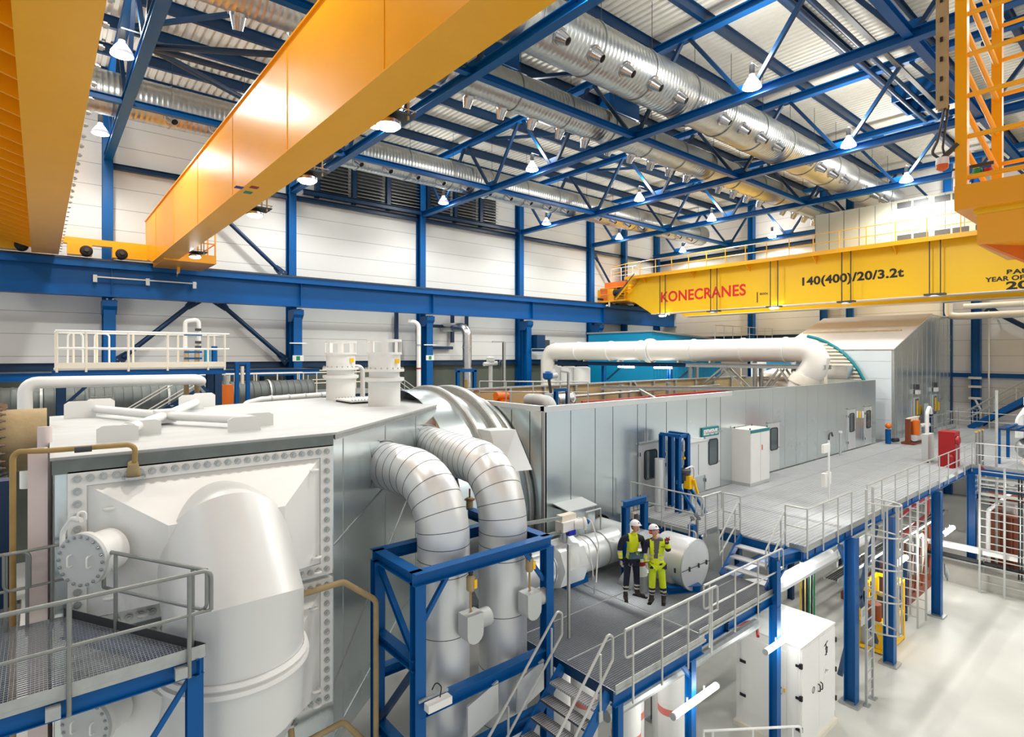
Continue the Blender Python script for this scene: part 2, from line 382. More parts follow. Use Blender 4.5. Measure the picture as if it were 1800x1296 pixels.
# ---------------------------------------------------------------- roof trusses
BN = [32.7 - 5.4 * i for i in range(10)]
TZ0, TZ1 = 20.06, 23.5
for i, cx in enumerate([-6.6] + CX + [48.7]):
    nm = ['behind the near crane', 'over the first wall column', 'over the second wall column', 'over the third wall column', 'over the fourth wall column', 'over the fifth wall column', 'along the end wall'][i]
    t = thing('roof_truss', 'blue lattice roof truss ' + nm, 'truss', (cx, 10, TZ0), 'blue roof trusses across the hall')
    MB().ibeam((cx, 35.6, TZ0), (cx, -16, TZ0), .36, .34, .03).build('bottom_chord', 'blue', t)
    MB().ibeam((cx, 35.6, TZ1), (cx, -16, TZ1), .36, .34, .03).build('top_chord', 'blue', t)
    for bn in BN:
        for s in (-1, 1):
            if bn + 2.7 * s > 35.6: continue
            MB().bar((cx, bn + .2 * s, TZ0 + .15), (cx, bn + 2.5 * s, TZ1 - .15), .15, .15).build('web_member', 'navy', t)
        MB().prism([(cx - .015, bn - .55, TZ0 + .1), (cx - .015, bn - .3, TZ0 + .5), (cx - .015, bn + .3, TZ0 + .5), (cx - .015, bn + .55, TZ0 + .1)], (.03, 0, 0)).build('gusset', 'blue', t)
# purlins and ties along the hall
py = [34.5 - 2.7 * i for i in range(19)]
for i, y in enumerate(py):
    one('roof_purlin', MB().ibeam((-14, y, 23.98), (EX, y, 23.98), .2, .5, .022), 'navy', 'blue roof purlin along the hall, %s from the left wall' % 'first second third fourth fifth sixth seventh eighth ninth tenth eleventh twelfth thirteenth fourteenth fifteenth sixteenth seventeenth eighteenth nineteenth'.split()[i], 'purlin', 'blue roof purlins')
for y, z, l in ((27.3, 20.1, 'beside the slim outlet duct'), (16.5, 20.1, 'below the dark middle duct'), (5.7, 20.1, 'right of the widest duct'), (-5.1, 20.1, 'out of view over the open floor, added')):
    one('truss_tie', MB().ibeam((-14, y, z), (EX, y, z), .26, .26, .022), 'blue', 'blue longitudinal tie beam joining the truss bottom chords ' + l, 'tie beam', 'blue tie beams between trusses')
xb = 0
for a, b in ((0, 1), (1, 2), (2, 3), (3, 4)):
    for y0, y1, l in ((27.3, 16.5, 'left'), (16.5, 5.7, 'middle'), (5.7, -5.1, 'right')):
        if l == 'middle': continue
        one('roof_wind_brace', MB().bar((CX[a] + .2, y0, 23.2), (CX[b] - .2, y1, 23.2), .16, .16), 'navy',
            'diagonal roof brace in the %s strip between %s' % (l if l != 'left' else 'wall side', ['first and second truss', 'second and third truss', 'third and fourth truss', 'fourth and fifth truss'][a]), 'brace', 'diagonal roof wind braces')
for a, b, l in (((2.67, 21.9), (11.6, 27.3), 'upper'), ((2.67, 21.9), (11.6, 21.9), 'middle'), ((2.67, 21.9), (11.6, 16.5), 'lower')):
    one('roof_wind_brace', MB().cyl((*a, 20.1), (*b, 20.2), .11, n=10), 'navy', 'round brace fanning out from the first truss chord, %s of three' % l, 'brace', 'fan of round braces at the first truss')
for y, l in ((9.7, 'first'), (9.15, 'second')):
    one('roof_pipe', MB().cyl((-10, y, 23.3), (38.8, y, 23.3), .11, n=12), 'navy', 'dark blue pipe running along under the roof sheet, %s of a pair' % l, 'pipe', 'pair of dark roof pipes')
one('roof_cable_tray', MB().box(-10, 38.8, 8.55, 8.75, 23.25, 23.33), 'dark', 'thin grey cable tray beside the pair of dark roof pipes', 'cable tray')
# smoke-vent shafts: dark blue boxes let into the roof
for x, y, l in ((16.0, 21.5, 'over the second bay beside the middle duct'), (25.0, 21.5, 'over the third bay beside the middle duct'), (36.0, 8.9, 'over the fourth bay beside the yellow ladder tower')):
    t = thing('roof_vent_shaft', 'dark blue smoke vent shaft ' + l, 'roof vent', (x, y, 23.4), 'smoke vent shafts in the roof')
    mb = MB()
    for a, b, c, d in ((-1.3, 1.3, -1.3, -1.2), (-1.3, 1.3, 1.2, 1.3), (-1.3, -1.2, -1.2, 1.2), (1.2, 1.3, -1.2, 1.2)): mb.box(x + a, x + b, y + c, y + d, 23.35, 24.2)
    mb.build('curb', 'blue', t); MB().box(x - 1.2, x + 1.2, y - 1.2, y + 1.2, 24.1, 24.18).build('flap', 'navy', t)
# ---------------------------------------------------------------- ventilation ducts
def duct(label, y, z, r, x0, x1, noz, aim, extra=None):
    t = thing('ventilation_duct', label, 'duct', (x0, y, z - r), 'round ventilation ducts under the roof')
    prof = []; x = 0
    while x < x1 - x0:
        prof += [(x, r), (x + .13, r), (x + .15, r + .006), (x + .18, r + .006)]; x += .2
    MB().lathe((x0, y, z), (1, 0, 0), prof, 32).build('spiral_tube', 'duct', t)
    for s in range(int((x1 - x0) / 3)):
        c = x0 + 1.5 + s * 3
        MB().lathe((c, y, z), (1, 0, 0), [(0, r + .01), (0, r + .035), (.06, r + .035), (.06, r + .01)], 32, False).build('joint_ring', 'galv', t)
        mb = MB(); mb.cyl((c + .03, y - r * .7, z + r * .6), (c + .03, y - r * .7, 23.9), .012, n=5); mb.build('hanger_rod', 'dark', t)
    a = V(aim).normalized()
    for c in noz:
        b = V(c, y, z) + a * (r * .93)
        nz = MB().lathe(b, a, [(0, .3), (.1, .3), (.1, .24), (.28, .2), (.5, .15), (.5, .135), (.2, .12)], 20, False).build('nozzle', 'steel', t)
        MB().lathe(b + a * .38, a, [(0, .14), (.01, .14)], 16).build('mouth', 'black', nz)
    return t
nz = [2.0 + 1.7 * i for i in range(28)]
sk = lambda l: [c for c in l if all(abs(c - q) > .6 for q in CX)]
duct('widest silver duct with a row of outlet nozzles, under the middle of the roof', 14.3, 21.3, .98, -10, 48.5, [c for c in sk([1.1 + 1.72 * i for i in range(27)])], (.25, -.75, -.65))
duct('slightly slimmer silver duct running left of and below the widest duct', 18.6, 21.25, .78, -10, 48.5, sk([2.9 + 1.75 * i for i in range(26)]), (.1, .45, -.9))
duct('silver duct with outlet nozzles nearest the left wall', 29.7, 21.2, .9, -12, 48.0, sk([-8 + 1.76 * i for i in range(31)]), (.2, -.7, -.7))
# ---------------------------------------------------------------- high-bay lamps
def highbay(x, y, label, power=900):
    t = thing('high_bay_lamp', label, 'lamp', (x, y, 20.0), 'high bay lamps under the trusses')
    z = 20.05
    MB().lathe((x, y, z), (0, 0, 1), [(0, .34), (.1, .33), (.3, .2), (.42, .11), (.5, .1)], 20, False).build('reflector', 'lampbell', t)
    MB().lathe((x, y, z + .02), (0, 0, -1), [(0, .32), (.05, .27), (.08, .12), (.09, .01)], 18).build('lens', 'lampglass', t)
    MB().cyl((x, y, z + .48), (x, y, z + .85), .1, n=12).build('ballast', 'dark', t)
    MB().box(x - .02, x + .5, y - .02, y + .02, z + .9, z + .94).build('bracket', 'galv', t)
    lamp('lamp_light', (x, y, z - .2), power, .3, spot=165, parent=t)
    lamp('added_uplight', (x, y, z + 1.2), power * .24, .4, parent=t)  # extra point light added above the bell to brighten the roof
    return t
ords = ['behind the near crane', 'on the first truss', 'on the second truss', 'on the third truss', 'on the fourth truss', 'on the fifth truss', 'on the end wall truss']
for i, cx in enumerate([-6.6] + CX + [48.7]):
    for y, l, pw in ((31.8, 'next to the left wall', 900), (23.0, 'over the turbine strip', 1500 if i < 4 else 2200 if i < 6 else 1000), (10.6, 'over the walkway strip', 600 if i < 2 else 1600 if i < 4 else 2000 if i < 6 else 900), (-2.0, 'out of view over the open floor, added', 150 if i < 2 else 650), (-12.0, 'added row farthest over the open floor', 150 if i < 3 else 1500)):  # both open-floor rows are unseen lamps added for light
        highbay(cx - .55, y, 'lit bell-shaped high bay lamp ' + ords[i] + ', ' + l, pw)
# ---------------------------------------------------------------- near travelling crane (its girders pass overhead)
t = thing('travelling_crane', 'amber overhead travelling crane with two box girders nearest the ceiling edge', 'crane', (2.3, 10, 14.5))
def boxgirder(t, x0, x1, z0, z1, y0, y1, m, lip=.05, name='girder'):
    g = MB().prism([(x0, y0, z0), (x0, y1 - 2.2, z0), (x0, y1 - .2, z0 + .45), (x0, y1, z0 + .45), (x0, y1, z1), (x0, y0, z1)], (x1 - x0, 0, 0)).build(name, m, t)
    MB().box(x0 - lip, x1 + lip, y0, y1, z1, z1 + .04).build('top_flange', 'amber', g)
    MB().box(x0 - .03, x1 + .03, y0, y1 - 2.2, z0 - .03, z0).build('bottom_flange', m, g)
    MB().box((x0 + x1) / 2 - .04, (x0 + x1) / 2 + .04, y0, y1, z1 + .04, z1 + .14).build('trolley_rail', 'dark', g)
    mb = MB(); y = y1 - 3.4
    while y > y0:
        mb.box(x0 - .012, x0, y - .006, y + .006, z0, z1); y -= 4.6
    mb.build('web_seam', 'amber', g)
    return g
boxgirder(t, 4.2, 4.98, 14.5, 16.85, -14, 34.6, 'yellow')
g = boxgirder(t, -.25, .62, 14.5, 16.85, -14, 34.6, 'yellow')
bolts(g.parent, [((.68, 3 + .75 * i, 14.62), (1, 0, 0)) for i in range(40)], .045, .05, 'galv', 'edge_clip')
# walkway hung on the far side of the first girder
mb = MB(); 
for i in range(30):
    y = 4 + i * 1.0
    MB().prism([(-1.7, y, 15.2), (-.25, y, 14.75), (-.25, y, 15.5), (-1.7, y, 15.5)], (0, .06, 0)).build('walkway_bracket', 'amber', t)
MB().box(-1.8, -.25, 3, 34, 15.5, 15.55).build('walkway_floor', 'orange', t)
MB().bar((-1.8, 3, 15.35), (-1.8, 34, 15.35), .06, .3).build('walkway_edge', 'amber', t)
MB().tube([(-1.8, 3, 16.6), (-1.8, 34, 16.6)], .03).build('walkway_rail', 'amber', t)
# walkway on the right of the second girder
MB().box(4.98, 6.0, -10, 33.5, 15.6, 15.65).build('walkway_floor', 'orange', t)
MB().tube([(5.95, -10, 16.75), (5.95, 33.5, 16.75)], .03).build('walkway_rail', 'amber', t)
# end carriage with wheels and buffers on the wall-side rail
for xa, xb, nm in ((-2.6, -.6, ''), (1.0, 1.95, ''), (2.75, 6.3, '')):
    MB().box(xa, xb, 34.0, 34.6, 14.78, 15.3).build('end_carriage', 'yellow', t)
MB().box(-2.9, 6.3, 34.1, 34.5, 15.3, 15.6).build('carriage_beam', 'yellow', t)
for cx in (-.64, 1.72, 3.12, 5.6):
    wv = MB().lathe((cx, 33.88, 14.98), (0, 1, 0), [(0, .12), (.02, .2), (.06, .22), (.1, .26), (.4, .26)], 20).build('wheel', 'black', t)
    MB().lathe((cx, 33.7, 15.0), (0, 1, 0), [(0, .09), (.18, .1)], 14).build('motor', 'dark', wv)
# stickers under the girder
M_ST = [mat('sticker_blue', (40, 40, 150), .5, 0, 0), mat('sticker_red', (150, 30, 40), .5, 0, 0), mat('sticker_green', (0, 130, 110), .5, 0, 0)]
for i, (px, py) in enumerate(((420, 330), (447, 330), (436, 339))):
    p = atz(px, py, 14.46)
    MB().box(p.x - .1, p.x + .1, p.y - .12, p.y + .12, 14.462, 14.47).build('sticker', M_ST[i], t)
# service basket at the end of the second girder
MB().box(4.4, 6.6, 30.4, 33.6, 14.4, 14.8).build('basket_floor', 'amber', t)
for p in ((5.05, 30.4), (6.55, 30.4), (6.55, 32), (6.55, 33.5), (5.8, 30.4)): MB().bar((p[0], p[1], 14.8), (p[0], p[1], 15.95), .06, .06).build('basket_post', 'amber', t)
for z in (15.35, 15.9): MB().tube([(5.05, 30.4, z), (6.55, 30.4, z), (6.55, 33.5, z)], .03).build('basket_rail', 'amber', t)
MB().chan((5.35, 32.6, 14.1), (5.35, 32.6, 14.75), .12, .12).build('guide_arm', 'yellow', t)
MB().bar((5.25, 32.2, 14.05), (5.45, 33.6, 14.05), .06, .1).build('guide_shoe', 'galv', t)
# floodlights hung under the walkway
for i, (px, py) in enumerate(((683, 213), (540, 311), (448, 373), (343, 448))):
    q = atx(px, py, 5.35); y = q.y; z = q.z
    l = thing('crane_floodlight', 'lit floodlight in a hanging bracket under the near crane, %s from its big end' % ['first', 'second', 'third', 'fourth'][i], 'lamp', (5.4, y, z), 'floodlights under the near crane')
    for a in (-.25, .3): 
        MB().bar((5.65, y + a, z + .02), (5.65, y + a, 15.6), .04, .04).build('hanger', 'tan', l)
    MB().box(5.1, 5.8, y - .3, y + .35, z + .1, z + .14).build('tray', 'dark', l)
    MB().tube([(5.1, y - .3, z + .2), (5.8, y - .3, z + .2), (5.8, y + .35, z + .2), (5.1, y + .35, z + .2)], .015).build('guard', 'tan', l)
    MB().lathe((5.35, y, z - .1), (0, 0, 1), [(0, .26), (.08, .25), (.2, .12)], 20).build('reflector', 'steel', l)
    MB().lathe((5.35, y, z - .1), (0, 0, -1), [(0, .24), (.05, .18), (.07, .02)], 16).build('lens', 'lampglass', l)
    lamp('flood_light', (5.35, y, z - .35), 120, .2, spot=150, parent=l)
# ---------------------------------------------------------------- far bright yellow crane
t = thing('travelling_crane', 'bright yellow travelling crane with red maker lettering spanning the far end', 'crane', (42, 10, 13.5))
FXW = 39.8
for x0, nm in ((FXW, 'a'), (44.7, 'b')):
    g = MB().prism([(x0, -14, 13.46), (x0, 29.3, 13.46), (x0, 31.2, 14.62), (x0, 33.0, 14.8), (x0, 33.0, 15.7), (x0, 31.4, 16.77), (x0, -14, 16.77)], (.95, 0, 0)).build('girder', 'lemon', t)
    MB().box(x0 - .06, x0 + 1.0, -14, 29.3, 13.40, 13.46).build('bottom_flange', 'cream', g)  # pale colour stands in for the highlight on the soffit lip
    MB().box(x0 - .06, x0 + 1.0, -14, 31.4, 16.77, 16.82).build('top_flange', 'lemon', g)
MB().box(39.3, 45.8, 33.0, 34.9, 14.8, 15.9).build('end_carriage', 'amber', t)
MB().box(39.2, 40.8, 31.6, 34.6, 14.72, 14.85).build('end_platform', 'yellow', t)
for cx in (40.0, 41.2, 44.0, 45.2): MB().lathe((cx, 33.9, 14.95), (0, 1, 0), [(0, .3), (.4, .3)], 20).build('wheel', 'black', t)
MB().cyl((38.6, 34.2, 15.0), (39.2, 34.2, 15.0), .1, n=14).build('buffer', 'black', t)
MB().box(39.25, 39.85, 33.7, 34.5, 14.9, 16.0).build('motor_housing', 'orange', t)
MB().box(39.5, 41.3, 31.8, 34.2, 16.0, 16.5).build('gear_cover', 'orange', t)
MB().lathe((39.35, 32.9, 15.5), (0, -1, 0), [(0, .3), (.8, .3), (.85, .2)], 16).build('drive_motor', 'black', t)
# walkway along the front girder and its brackets
MB().box(38.95, FXW, -14, 31.5, 16.68, 16.74).build('walkway_floor', 'lemon', t)
MB().bar((38.93, -14, 16.6), (38.93, 31.5, 16.6), .04, .26).build('walkway_edge', 'yellow', t)
for i in range(10):
    y = 30.6 - 4.6 * i
    MB().prism([(38.95, y - .8, 16.6), (FXW, y - .8, 16.05), (FXW, y - .8, 16.65)], (0, .05, 0)).build('walkway_bracket', 'yellow', t)
mb = MB()
for y in [31.4 - 1.55 * i for i in range(28)]:
    MB().bar((38.97, y, 16.7), (38.97, y, 17.85), .045, .045).build('rail_post', 'yellow', t)
for z in (17.25, 17.85): MB().tube([(38.97, -14, z), (38.97, 31.5, z), (39.8, 33.6, z)], .026, 6).build('handrail', 'yellow', t)
for y in (31.7, 32.6, 33.6, 34.5):
    MB().bar((39.22, y, 14.8), (39.22, y, 15.95), .04, .04).build('rail_post', 'yellow', t)
for z in (15.4, 15.95): MB().tube([(39.22, 31.7, z), (39.22, 34.5, z)], .024, 6).build('handrail', 'yellow', t)
for y in (31.9, 33.2, 34.4): MB().bar((40.6, y, 16.5), (40.6, y, 17.9), .04, .04).build('rail_post', 'cream', t)
for z in (17.2, 17.9): MB().tube([(40.6, 31.5, z), (40.6, 34.4, z), (41.6, 34.4, z)], .024, 6).build('handrail', 'cream', t)
# stairs from the end platform up to the walkway
for s in (38.98, 39.7): MB().bar((s, 32.5, 14.9), (s, 30.4, 16.7), .03, .16).build('stair_stringer', 'yellow', t)
for i in range(8):
    MB().box(38.98, 39.7, 32.3 - .262 * i - .12, 32.3 - .262 * i + .12, 15.0 + .22 * i, 15.03 + .22 * i).build('stair_tread', 'lemon', t)
MB().bar((38.9, 32.5, 15.0), (38.9, 30.4, 16.9), .05, .08).build('stair_rail', 'dark', t)
# writing on the web
XW = FXW - .005
K = text('KONECRANES', 1.16, (XW, 28.35, 14.38), (0, -1, 0), (0, 0, 1), mat('letter_red', (226, 36, 22), .5, 0, 0), 'lettering', t, .03, .004, 1.0)
def fit(ob, y0, length):
    xs = [v.co.y for v in ob.data.vertices]; a, b = max(xs), min(xs); k = length / (a - b); oy = y0 - ob.parent.location.y
    for v in ob.data.vertices: v.co.y = oy + (v.co.y - a) * k
fit(K, 28.35, 7.4)
INK = mat('letter_black', (24, 20, 14), .5, 0, 0)
fit(text('140(400)/20/3.2t', .74, (XW, 17, 14.7), (0, -1, 0), (0, 0, 1), INK, 'lettering', t, .026), 16.95, 5.9)
fit(text('BAUJAHR', .34, (XW, 6.3, 14.3), (0, -1, 0), (0, 0, 1), INK, 'lettering', t, .012), 6.35, 2.1)
fit(text('YEAR OF MANUFACTURE', .34, (XW, 7.2, 13.97), (0, -1, 0), (0, 0, 1), INK, 'lettering', t, .012), 7.25, 4.6)
fit(text('2011', .56, (XW, 6.4, 13.5), (0, -1, 0), (0, 0, 1), INK, 'lettering', t, .022), 6.38, 1.75)
MB().box(XW - .005, FXW, 20.05, 20.12, 13.75, 14.5).build('level_mark', INK, t)
fit(text('800t', .22, (XW, 19.9, 14.28), (0, -1, 0), (0, 0, 1), INK, 'lettering', t, .004), 19.9, .6)
# cabinets on the crane
t2 = thing('crane_switchgear', 'long grey switchgear cabinet row with vent grilles on top of the yellow crane', 'cabinet', (41.3, 6, 16.82))
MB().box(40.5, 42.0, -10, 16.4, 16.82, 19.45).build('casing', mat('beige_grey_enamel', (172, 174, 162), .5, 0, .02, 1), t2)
for i in range(28):
    y = 16.4 - .9 * i
    MB().box(40.492, 40.5, y - .012, y + .012, 16.9, 19.4).build('seam', 'dark', t2)
for i in range(16):
    y = 11.6 - 1.9 * (i // 2) - .85 * (i % 2)
    for z in (16.95, 18.95):
        g = MB().box(40.48, 40.495, y - .74, y, z, z + .36).build('vent_grille', 'dark', t2)
# hanging floodlights of the far crane
for i, (px, py) in enumerate(((1164, 552), (1254, 546), (1360, 538), (1487, 529), (1643, 516))):
    q = atx(px, py, 39.25); y, z = q.y, q.z
    on = i in (0, 2)
    l = thing('crane_floodlight', ('lit' if on else 'unlit') + ' floodlight hung on two rods before the yellow girder, %s from the wall' % ['first', 'second', 'third', 'fourth', 'fifth'][i], 'lamp', (39.3, y, z), 'floodlights on the yellow crane')
    for a in (-.26, .26): MB().bar((39.3, y + a, z), (39.3, y + a, 16.65), .05, .05).build('hanger', 'dark', l)
    MB().box(39.1, 39.5, y - .5, y + .5, z - .1, z).build('tray', 'dark', l)
    MB().lathe((39.3, y, z - .1), (0, 0, -1), [(0, .2), (.06, .3), (.1, .26), (.12, .02)], 18).build('lens', 'lampglass' if on else 'white', l)
    if on: lamp('flood_light', (39.3, y, z - .5), 250, .2, spot=150, parent=l)
for y, l in ((33.5, 'end of the wall'), (27.2, 'lit lamp')):
    p = V(39.3, y, 14.3 if y > 30 else 13.2)
    t3 = thing('guide_roller', 'pale guide roller arm under the yellow crane at the ' + l, 'roller', p, 'guide rollers of the yellow crane')
    MB().bar(p, p + V(0, 0, .5 if y > 30 else .25), .12, .12).build('arm', 'cream', t3)
    MB().cyl(p + V(-.3, 0, .1), p + V(.2, .6, .1), .08, n=10).build('roller', 'cream', t3)
# ---------------------------------------------------------------- yellow ladder tower hanging in the upper corner
X0, Y0, X1, Y1 = 9.25, 1.92, 11.35, 1.92
t = thing('crane_ladder_tower', 'yellow tubular access tower with horizontal rungs and a beam platform below', 'crane platform', (9.3, 1.5, 11.4))
Z0 = 12.2
for (x, y) in ((X0, Y0), (X1, Y1), (X0, Y0 - 1.5), (X1, Y0 - 1.5)): MB().bar((x, y, Z0), (x, y, 17.4), .125, .125).build('post', 'amber', t)
for k in range(9):
    z = Z0 + .1 + k * .53
    MB().tube([(X0, Y0, z), (X0, Y0 - 1.5, z)], .032, 8).build('rung', 'yellow', t)
    MB().tube([(X1, Y1, z + .1), (X1, Y1 - 1.5, z + .1)], .032, 8).build('rung', 'yellow', t)
    MB().tube([(X0, Y0, z + .45), (X1, Y1, z + .02)], .036, 8).build('brace', 'yellow', t)
MB().box(X0 - .06, X1 + .3, Y0 - 1.7, Y0 + .07, 11.88, 12.2).build('deck_beam', 'amber', t)
MB().box(X0 + .1, X1 + .2, Y0 - 1.7, Y0 - .1, 11.82, 11.88).build('deck_lip', 'lemon', t)
MB().prism([(X0 + .12, Y0 - .13, 11.84), (X0 + .12, Y0 - 1.7, 11.84), (X0 + .12, Y0 - 1.7, 11.43), (X0 + .12, Y0 - .13, 11.43)], (1.9, 0, 0)).build('lower_beam', 'yellow', t)
MB().prism([(X0 + .14, Y0 - .15, 11.43), (X0 + .9, Y0 - .6, 11.43), (X0 + .9, Y0 - .6, 11.15)], (0, -.05, 0)).build('gusset', 'orange', t)
MB().box(X0 + .9, X0 + 1.9, Y0 - 1.6, Y0 - .6, 11.15, 11.43).build('trolley_block', 'orange', t)
MB().box(X0 - .1, X1 + .1, Y0 - 1.6, Y0 + .1, 17.35, 17.6).build('top_frame', 'amber', t)
t = thing('cable_duct', 'beige perforated cable duct hanging beside the yellow ladder tower', 'cable duct', (9.2, 2.1, 13.2))
MB().chan((9.2, 2.12, 13.25), (9.2, 2.12, 17.4), .12, .1, .012, upv=(1, 0, 0)).build('channel', 'tan', t)
for k in range(12): MB().box(9.13, 9.145, 2.1, 2.13, 13.35 + .26 * k, 13.41 + .26 * k).build('slot', 'black', t)
MB().tube([(9.22, 2.1, 13.3), (9.2, 2.13, 13.05), (9.22, 2.18, 12.85), (9.2, 2.24, 12.7), (9.2, 2.16, 12.62)], .018, 6, .08).build('cable', 'dark', t)
MB().tube([(9.24, 2.06, 13.3), (9.22, 2.08, 13.1), (9.22, 2.12, 12.75), (9.2, 2.1, 12.66)], .014, 6, .08).build('cable', 'dark', t)
t = thing('warning_beacon', 'white warning siren with an orange lens below the cable duct', 'beacon', (9.2, 2.11, 12.5))
MB().lathe((9.2, 2.12, 12.62), (0, 0, -1), [(0, .03), (.01, .07), (.1, .075)], 18).build('housing', 'white', t)
MB().lathe((9.2, 2.12, 12.52), (0, 0, -1), [(0, .07), (.05, .068), (.08, .03), (.085, .004)], 18).build('lens', mat('orange_lens', (226, 96, 30), .3, 0, 0), t)
MB().bar((9.2, 2.12, 12.6), (9.2, 1.95, 12.75), .05, .05).build('bracket', 'dark', t)
t = thing('signal_lamp_unit', 'signal lamp unit with white, green and red lenses behind the yellow tower post', 'beacon', (9.6, 2.0, 12.4))
for k, (m, y) in enumerate((('white', 2.05), (M_GREEN, 1.83), ('red', 1.72))): MB().lathe((9.6, y, 12.5 - .02 * k), (0, 0, -1), [(0, .05), (.08, .055), (.1, .02)], 14).build('lens', m, t)
MB().bar((9.6, 2.1, 12.52), (9.6, 1.66, 12.52), .03, .04).build('bracket', 'dark', t)
# ---------------------------------------------------------------- helper for railings
def railing(label, path, z, h=1.05, step=1.2, m='rail', toe=.1, drop=.15, r=.022, group=None, name='handrail', knee=True, loop=(0, 0), posts=None):
    P = [V(p[0], p[1], 0) for p in path]
    t = thing(name, label, 'handrail', (P[0].x, P[0].y, z), group)
    at = lambda p, dz: V(p.x, p.y, z + dz)
    a = list(P)
    d0 = (P[1] - P[0]).normalized(); d1 = (P[-2] - P[-1]).normalized()
    if loop[0]: a[0] = P[0] - d0 * .22
    if loop[1]: a[-1] = P[-1] - d1 * .22
    tp = [at(p, h) for p in a]; kp = [at(p, h * .52) for p in a]
    if loop[0] and loop[1] and knee:
        MB().tube(tp[:1] + tp[1:] + [kp[-1]] + [], r, 8, .09).build('top_rail', m, t); MB().tube([tp[0] + V(0, 0, -.0), kp[0], *kp[1:-1], kp[-1]], r * .85, 8, .09).build('knee_rail', m, t)
    elif loop[1] and knee:
        MB().tube(tp + [kp[-1]], r, 8, .09).build('top_rail', m, t); MB().tube(kp, r * .85, 8, .09).build('knee_rail', m, t)
    elif loop[0] and knee:
        MB().tube([kp[0]] + tp, r, 8, .09).build('top_rail', m, t); MB().tube(kp, r * .85, 8, .09).build('knee_rail', m, t)
    else:
        MB().tube(tp, r, 8, .09).build('top_rail', m, t)
        if knee: MB().tube(kp, r * .85, 8, .09).build('knee_rail', m, t)
    for p, q in zip(P, P[1:]):
        L = (q - p).length; n = max(1, round(L / step))
        for i in range(n + 1):
            if i == n and q is not P[-1]: continue
            c = p + (q - p) * (i / n); MB().cyl(at(c, -drop), at(c, h), r * .95, n=8).build('post', m, t)
        if toe:
            MB().bar(at(p, toe / 2 - .02), at(q, toe / 2 - .02), .008, toe + .06).build('toe_plate', 'galv', t)
    return t
# ---------------------------------------------------------------- big sheet-clad turbine exhaust casing
FY = 9.5; TZ = 8.65
poly = [(.15, 9.5), (3.9, 9.5), (8.17, 13.0), (8.6, 16.8), (6.65, 17.3), (3.5, 16.4), (.22, 15.8)]
CAS = thing('exhaust_casing', 'huge sheet metal clad exhaust casing with white top in front of the turbine hall', 'casing', (3, 12, 3.0))
MB().prism([(x, y, 3.2) for x, y in poly], (0, 0, TZ - .02 - 3.2)).build('shell', 'sheet', CAS)
top = MB().prism([(x, y, TZ - .03) for x, y in [(.1, 9.44), (3.93, 9.44), (8.22, 12.98), (8.65, 16.85), (6.65, 17.36), (3.5, 16.45), (.16, 15.85)]], (0, 0, .04)).build('roof_sheet', 'cladw', CAS)
MB().box(.12, 3.86, 9.4, 9.5, 8.44, TZ - .03).build('fascia', 'fascia', CAS)
fd = V(.773, .634, 0); fn = V(.634, -.773, 0)
A = V(3.9, 9.5, 0)
MB().prism([A + V(0, 0, 8.53) + fn * .02, A + fd * 5.5 + V(0, 0, 8.53) + fn * .02, A + fd * 5.5 + V(0, 0, 8.62) + fn * .02, A + V(0, 0, 8.62) + fn * .02], fn * .015).build('edge_strip', 'galv', CAS)
for z0, z1, s0, s1 in ((6.7, 7.4, 0, 2.9), (4.3, 6.6, 0, 3.4), (3.4, 4.4, 0, 4)):
    MB().bar(A + fd * s0 + V(0, 0, z0) + fn * .006, A + fd * s1 + V(0, 0, z1) + fn * .006, .012, .02, upv=(0, 0, 1)).build('sheet_seam', 'galv', CAS)
for s in (.35, 2.2, 4.0): MB().bar(A + fd * s + V(0, 0, 3.3) + fn * .004, A + fd * s + V(0, 0, 8.5) + fn * .004, .012, .01, upv=fn).build('sheet_seam', 'galv', CAS)
# front flanged covers with transition hoods
def hood(z0, z1, pz, who):
    t = thing('inlet_hood', who, 'hood', (2.05, 9.2, z0), 'flanged hoods on the casing front')
    x0, x1 = .28, 3.84; f = MB()
    for a, b, c, d in ((x0, x1, z1 - .2, z1), (x0, x1, z0, z0 + .2), (x0, x0 + .2, z0 + .2, z1 - .2), (x1 - .2, x1, z0 + .2, z1 - .2)): f.box(a, b, 9.4, 9.5, c, d)
    f.build('flange_frame', 'white', t)
    i0, i1, j0, j1 = x0 + .2, x1 - .2, z0 + .2, z1 - .2
    a = [(i0, 9.44, j0), (i1, 9.44, j0), (i1, 9.44, j1), (i0, 9.44, j1)]
    b = [(1.3, 8.62, pz - .5), (2.8, 8.62, pz - .5), (2.8, 8.62, pz + .5), (1.3, 8.62, pz + .5)]
    MB().add(a + b, [(0, 1, 5, 4), (1, 2, 6, 5), (2, 3, 7, 6), (3, 0, 4, 7), (4, 5, 6, 7)]).build('transition', 'white', t, smooth=False)
    sp = []
    n = 24
    for k in range(n + 1): sp.append(((x0 + .1 + (x1 - x0 - .2) * k / n, 9.4, z1 - .1), (0, -1, 0)))
    for k in range(n + 1): sp.append(((x0 + .1 + (x1 - x0 - .2) * k / n, 9.4, z0 + .1), (0, -1, 0)))
    m = 12
    for k in range(1, m):
        for x in (x0 + .1, x1 - .1): sp.append(((x, 9.4, z0 + .1 + (z1 - z0 - .2) * k / m), (0, -1, 0)))
    bolts(t, sp, .047, .035, 'galv', 'bolt', 8)
    for (x, z) in ((.72, z1 - .55), (.72, z0 + .45), (3.45, z1 - .4), (3.5, z0 + .35), (1.1, z0 + .12), (3.5, z0 + .1)):
        MB().tube([(x - .06, 9.42, z), (x - .06, 9.16, z + .05), (x + .06, 9.16, z + .05), (x + .06, 9.42, z)], .022, 8, .05).build('lifting_eye', 'white', t)
    return t
hood(6.27, 8.46, 7.25, 'upper white bolted hood on the casing front, round pipe growing out of it')
